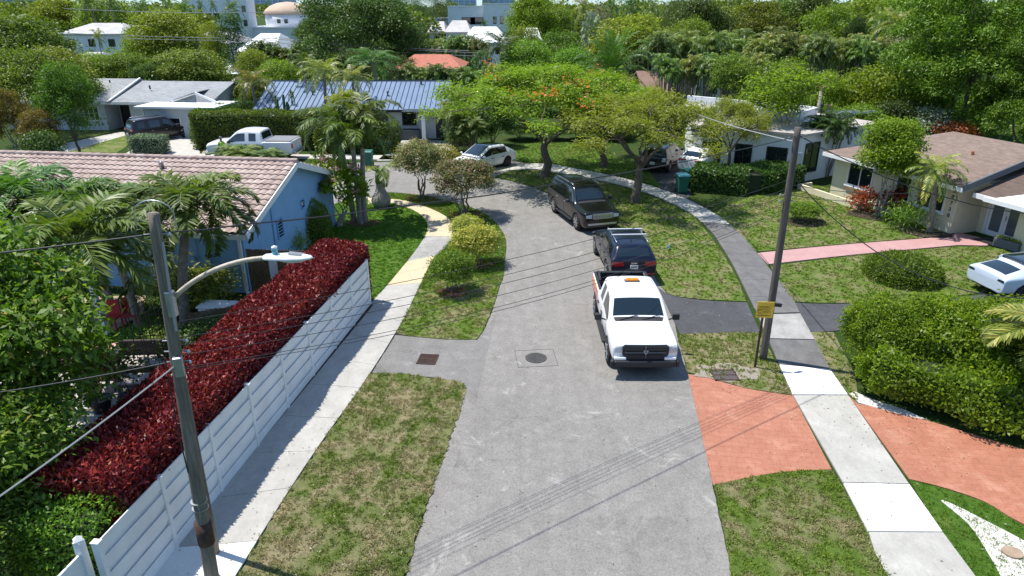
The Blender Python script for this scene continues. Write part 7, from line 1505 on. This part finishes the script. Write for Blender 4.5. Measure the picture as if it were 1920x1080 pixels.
row([(480 + i * 24, 88, 82 + rnd.uniform(-8, 8), 44) for i in range(4)], 'areca', 'areca palm below the large white house', 'areca palms below the large white house')
# cactus by the white house
x, y = at(530, 215, 55.6)[:2]; o = empty('cactus', (x, y, 0), 0, 'tall columnar cactus against the left wall of the white house', 'cactus')
for i in range(9): mb = MB(); r = random.Random(i); xx, yy, hh = r.uniform(-.6, .6), r.uniform(-.3, .3), r.uniform(2.2, 4.1); mb.tube([(xx * .3, yy * .3, 0), (xx, yy, .8), (xx * 1.15, yy, hh), (xx * 1.15, yy, hh + .12)], [.1, .13, .11, .03], 8); mb.build('stem', M['lf_dark'] if 0 else mat('cactus_skin', (.04, .08, .03), .7), o, True)
# far woods, one mass of crowns out to the horizon
rng = np.random.default_rng(77); PP = []
for i in range(620):
    Y = 150 + 900 * rng.random() ** 1.6; x_ = rng.uniform(-.85, .85) * Y
    pxx = 960 + x_ / Y * FPX * 1.08
    if 330 < pxx < 600 and Y < 330: continue
    if 770 < pxx < 990 and Y < 320: continue
    r_ = rng.uniform(4, 8); h_ = rng.uniform(7.5, 11.5) if not 1250 < pxx < 1990 else rng.uniform(8, 12); n = int(700 if Y < 320 else 260); d_ = nrm(rng.normal(size=(n, 3))); d_[:, 2] = np.abs(d_[:, 2]); lump = 1 + .18 * np.sin(d_[:, :1] * 6 + i) * np.cos(d_[:, 1:2] * 7)
    q = np.array([x_, Y, h_ * .35]) + d_ * lump * np.array([r_, r_, h_ * .65]); PP.append((q, d_, np.full(n, r_ * (.13 if Y < 320 else .24)), np.full(n, rng.uniform(.2, .7))))
P = np.concatenate([a[0] for a in PP]); dd = np.concatenate([a[1] for a in PP]); LL = np.concatenate([a[2] for a in PP]); VV = np.concatenate([a[3] for a in PP])
fw = link_mesh('distant_woods', leaf_mesh('woods', P, rng.normal(size=P.shape) + dd, dd + rng.normal(size=P.shape) * .6, LL * rng.uniform(.6, 1.3, len(P)), LL * .8, VV + rng.normal(0, .15, len(P)), 'lf_mid')); tag(fw, 'distant tree canopy stretching to the skyline', 'woods', kind='stuff')
# understory filling the ground between the back gardens
PP = []
for i in range(230):
    Y = rng.uniform(66, 150); x_ = rng.uniform(-.8, .8) * Y; pxx = 960 + x_ / Y * FPX * 1.08
    if pxx < 480 and Y < 70: continue
    r_ = rng.uniform(1.5, 3.2); h_ = rng.uniform(1.6, 3.4); n = 420; d_ = nrm(rng.normal(size=(n, 3))); d_[:, 2] = np.abs(d_[:, 2]); q = np.array([x_, Y, 0]) + d_ * (1 + .2 * np.sin(d_[:, :1] * 6 + i)) * np.array([r_, r_, h_]); PP.append((q, d_, np.full(n, rng.uniform(.1, .7))))
for i in range(60):
    pxx = rng.uniform(1240, 1960); Y = rng.uniform(57, 66); x_ = at(pxx, 150, Y)[0]; r_ = rng.uniform(1.2, 2.2); h_ = rng.uniform(1.6, 3.0); n = 420; d_ = nrm(rng.normal(size=(n, 3))); d_[:, 2] = np.abs(d_[:, 2]); q = np.array([x_, Y, 0]) + d_ * np.array([r_, r_, h_]); PP.append((q, d_, np.full(n, rng.uniform(.1, .6))))
P = np.concatenate([a[0] for a in PP]); dd = np.concatenate([a[1] for a in PP]); VV = np.concatenate([a[2] for a in PP])
fw = link_mesh('undergrowth', leaf_mesh('under', P, rng.normal(size=P.shape) + dd, dd + rng.normal(size=P.shape) * .6, .42 * rng.uniform(.6, 1.3, len(P)), .24, VV + rng.normal(0, .15, len(P)), 'lf_mid')); tag(fw, 'tangled undergrowth filling the back gardens between the trees', 'undergrowth', kind='stuff')
# ================================================================== WIRES
def wire(a, b_, sag, r, label, m='cable', n=24, grp=None, wob=0.0):
    a = Vector(a); b_ = Vector(b_); rr = random.Random(int(a.x * 10)); pts = [a.lerp(b_, i / n) - Vector((0, 0, sag * 4 * (i / n) * (1 - i / n) + (rr.uniform(-wob, wob)))) for i in range(n + 1)]
    o = a; mb = MB(); mb.tube([p - o for p in pts], r, 5); w = mb.build('overhead_wire', M[m]); w.location = o; return tag(w, label, 'wire', grp)
def pl(z, dy=0.0): x, y = plx(z); return (x + .02, y + dy, z)
def pr(z, dy=0.0): return (7.88, 18.96 + .1 * z / 7.25 + dy, z)
wire(pl(7.02), pr(6.95), .25, .014, 'thick black wire joining the tops of the two utility poles', wob=.012)
wire(pl(7.02), (-16, 8.5, 6.6), .15, .014, 'thick wire leaving the left pole top towards the left edge')
for i, (z0, z1, s) in enumerate(((5.5, 5.75, .35), (5.2, 5.5, .42), (5.05, 5.3, .45), (4.85, 5.05, .5), (4.6, 4.85, .55), (4.55, 4.78, .6))):
    wire(pl(z0, .03 * i), pr(z1, .02 * i), s, .0062, 'thin cable in the sagging bundle strung between the two poles', grp='sagging cables between the two poles')
wire(pl(4.75), (-8.0, 4.0, 4.2), .15, .014, 'pale service wire from the left pole down to the bottom left', 'cablel'); wire(pl(4.8), (-16, 9.5, 3.9), .3, .012, 'thin dark wire from the left pole across the leafy tree')
wire(pr(7.0), G(1920, 400, 4.2) + (4.2,), .35, .016, 'black service cable from the right pole over the cream house palm', wob=.01)
wire(pr(5.9), G(1960, 560, 3.2) + (3.2,), 1.0, .015, 'sagging black service cable from the right pole over the pink walkway', wob=.01)
for i, z in enumerate((5.6, 5.3)): wire(pr(z), G(1700, 480 + i * 8, .4) + (3.2 - i * .2,), .15, .01, 'thin cable running from the right pole towards the cream house', grp='thin cables to the cream house')
wire(pr(6.8), at(1215, 160, 62), .5, .018, 'service wire from the right pole back over the dark hedge', 'cablel')
wire(pr(6.5), at(1150, 372, 36)[:2] + (5.4,), .2, .012, 'thin wire from the right pole to the flame tree') if 0 else None
for i, (x0_, y0_, x1_, y1_) in enumerate(((500, 68, 880, 95), (500, 71, 900, 99), (500, 78, 900, 105), (0, 55, 520, 72), (0, 62, 520, 76), (120, 16, 520, 22), (590, 44, 900, 64))):
    Y = 86 + i; wire(at(x0_, y0_, Y), at(x1_, y1_, Y), .25, .035, ('pale overhead wire crossing in front of the very large dark tree', 'pale overhead wire crossing the rounded trees at the left', 'upper pale wire at the top left', 'upper thin wire across the very large dark tree')[0 if i < 3 else 1 if i < 5 else 2 if i == 5 else 3], 'cablel', grp='wires across the very large tree' if i < 3 else 'wires over the left trees' if i < 5 else None)
# a far utility pole
x, y, z = at(628, 60, 83); 
# ================================================================== LIGHT, SKY, CAMERA
SUN_EL, SUN_AZ = R(67), Vector((-.925, .38))
w = bpy.data.worlds.new('World'); SC.world = w; w.use_nodes = True; nt = w.node_tree; bg = nt.nodes['Background']; sky = nt.nodes.new('ShaderNodeTexSky'); sky.sky_type = 'NISHITA'; sky.sun_disc = False; sky.sun_elevation = SUN_EL
sky.sun_rotation = math.atan2(SUN_AZ.x, SUN_AZ.y); sky.air_density = 1.0; sky.dust_density = .0; sky.ozone_density = 1.5
gz = nt.nodes.new('ShaderNodeSeparateXYZ'); tcw = nt.nodes.new('ShaderNodeTexCoord'); nt.links.new(tcw.outputs['Generated'], gz.inputs[0])
hz = ramp(nt, gz.outputs['Z'], [(0, (.36, .52, .78)), (.05, (.42, .56, .8)), (.3, (1, 1, 1))]); nt.links.new(mixc(nt, 1, sky.outputs[0], hz, 'MULTIPLY'), bg.inputs['Color']); bg.inputs['Strength'].default_value = .15
sl_ = bpy.data.lights.new('Sun', 'SUN'); sl_.energy = 4.6; sl_.angle = R(.53); sl_.color = (1, .965, .9); so = bpy.data.objects.new('sun', sl_); COL.objects.link(so)
dirv = Vector((-SUN_AZ.x * math.cos(SUN_EL), -SUN_AZ.y * math.cos(SUN_EL), -math.sin(SUN_EL))); so.rotation_euler = dirv.to_track_quat('-Z', 'Y').to_euler()
cam = bpy.data.cameras.new('Camera'); cam.sensor_width = 36; cam.lens = 36 * FPX / 1920; cam.clip_end = 6000; cam.clip_start = .1; co = bpy.data.objects.new('camera', cam); COL.objects.link(co); co.location = (0, 0, CAM_H); co.rotation_euler = (PI / 2 - PITCH, 0, 0); SC.camera = co
SC.view_settings.view_transform = 'Standard'; SC.view_settings.look = 'None'; SC.view_settings.exposure = .55; SC.view_settings.gamma = 1
SC.cycles.max_bounces = 6; SC.cycles.diffuse_bounces = 3; SC.cycles.glossy_bounces = 2; SC.cycles.transmission_bounces = 3; SC.cycles.caustics_reflective = False; SC.cycles.caustics_refractive = False
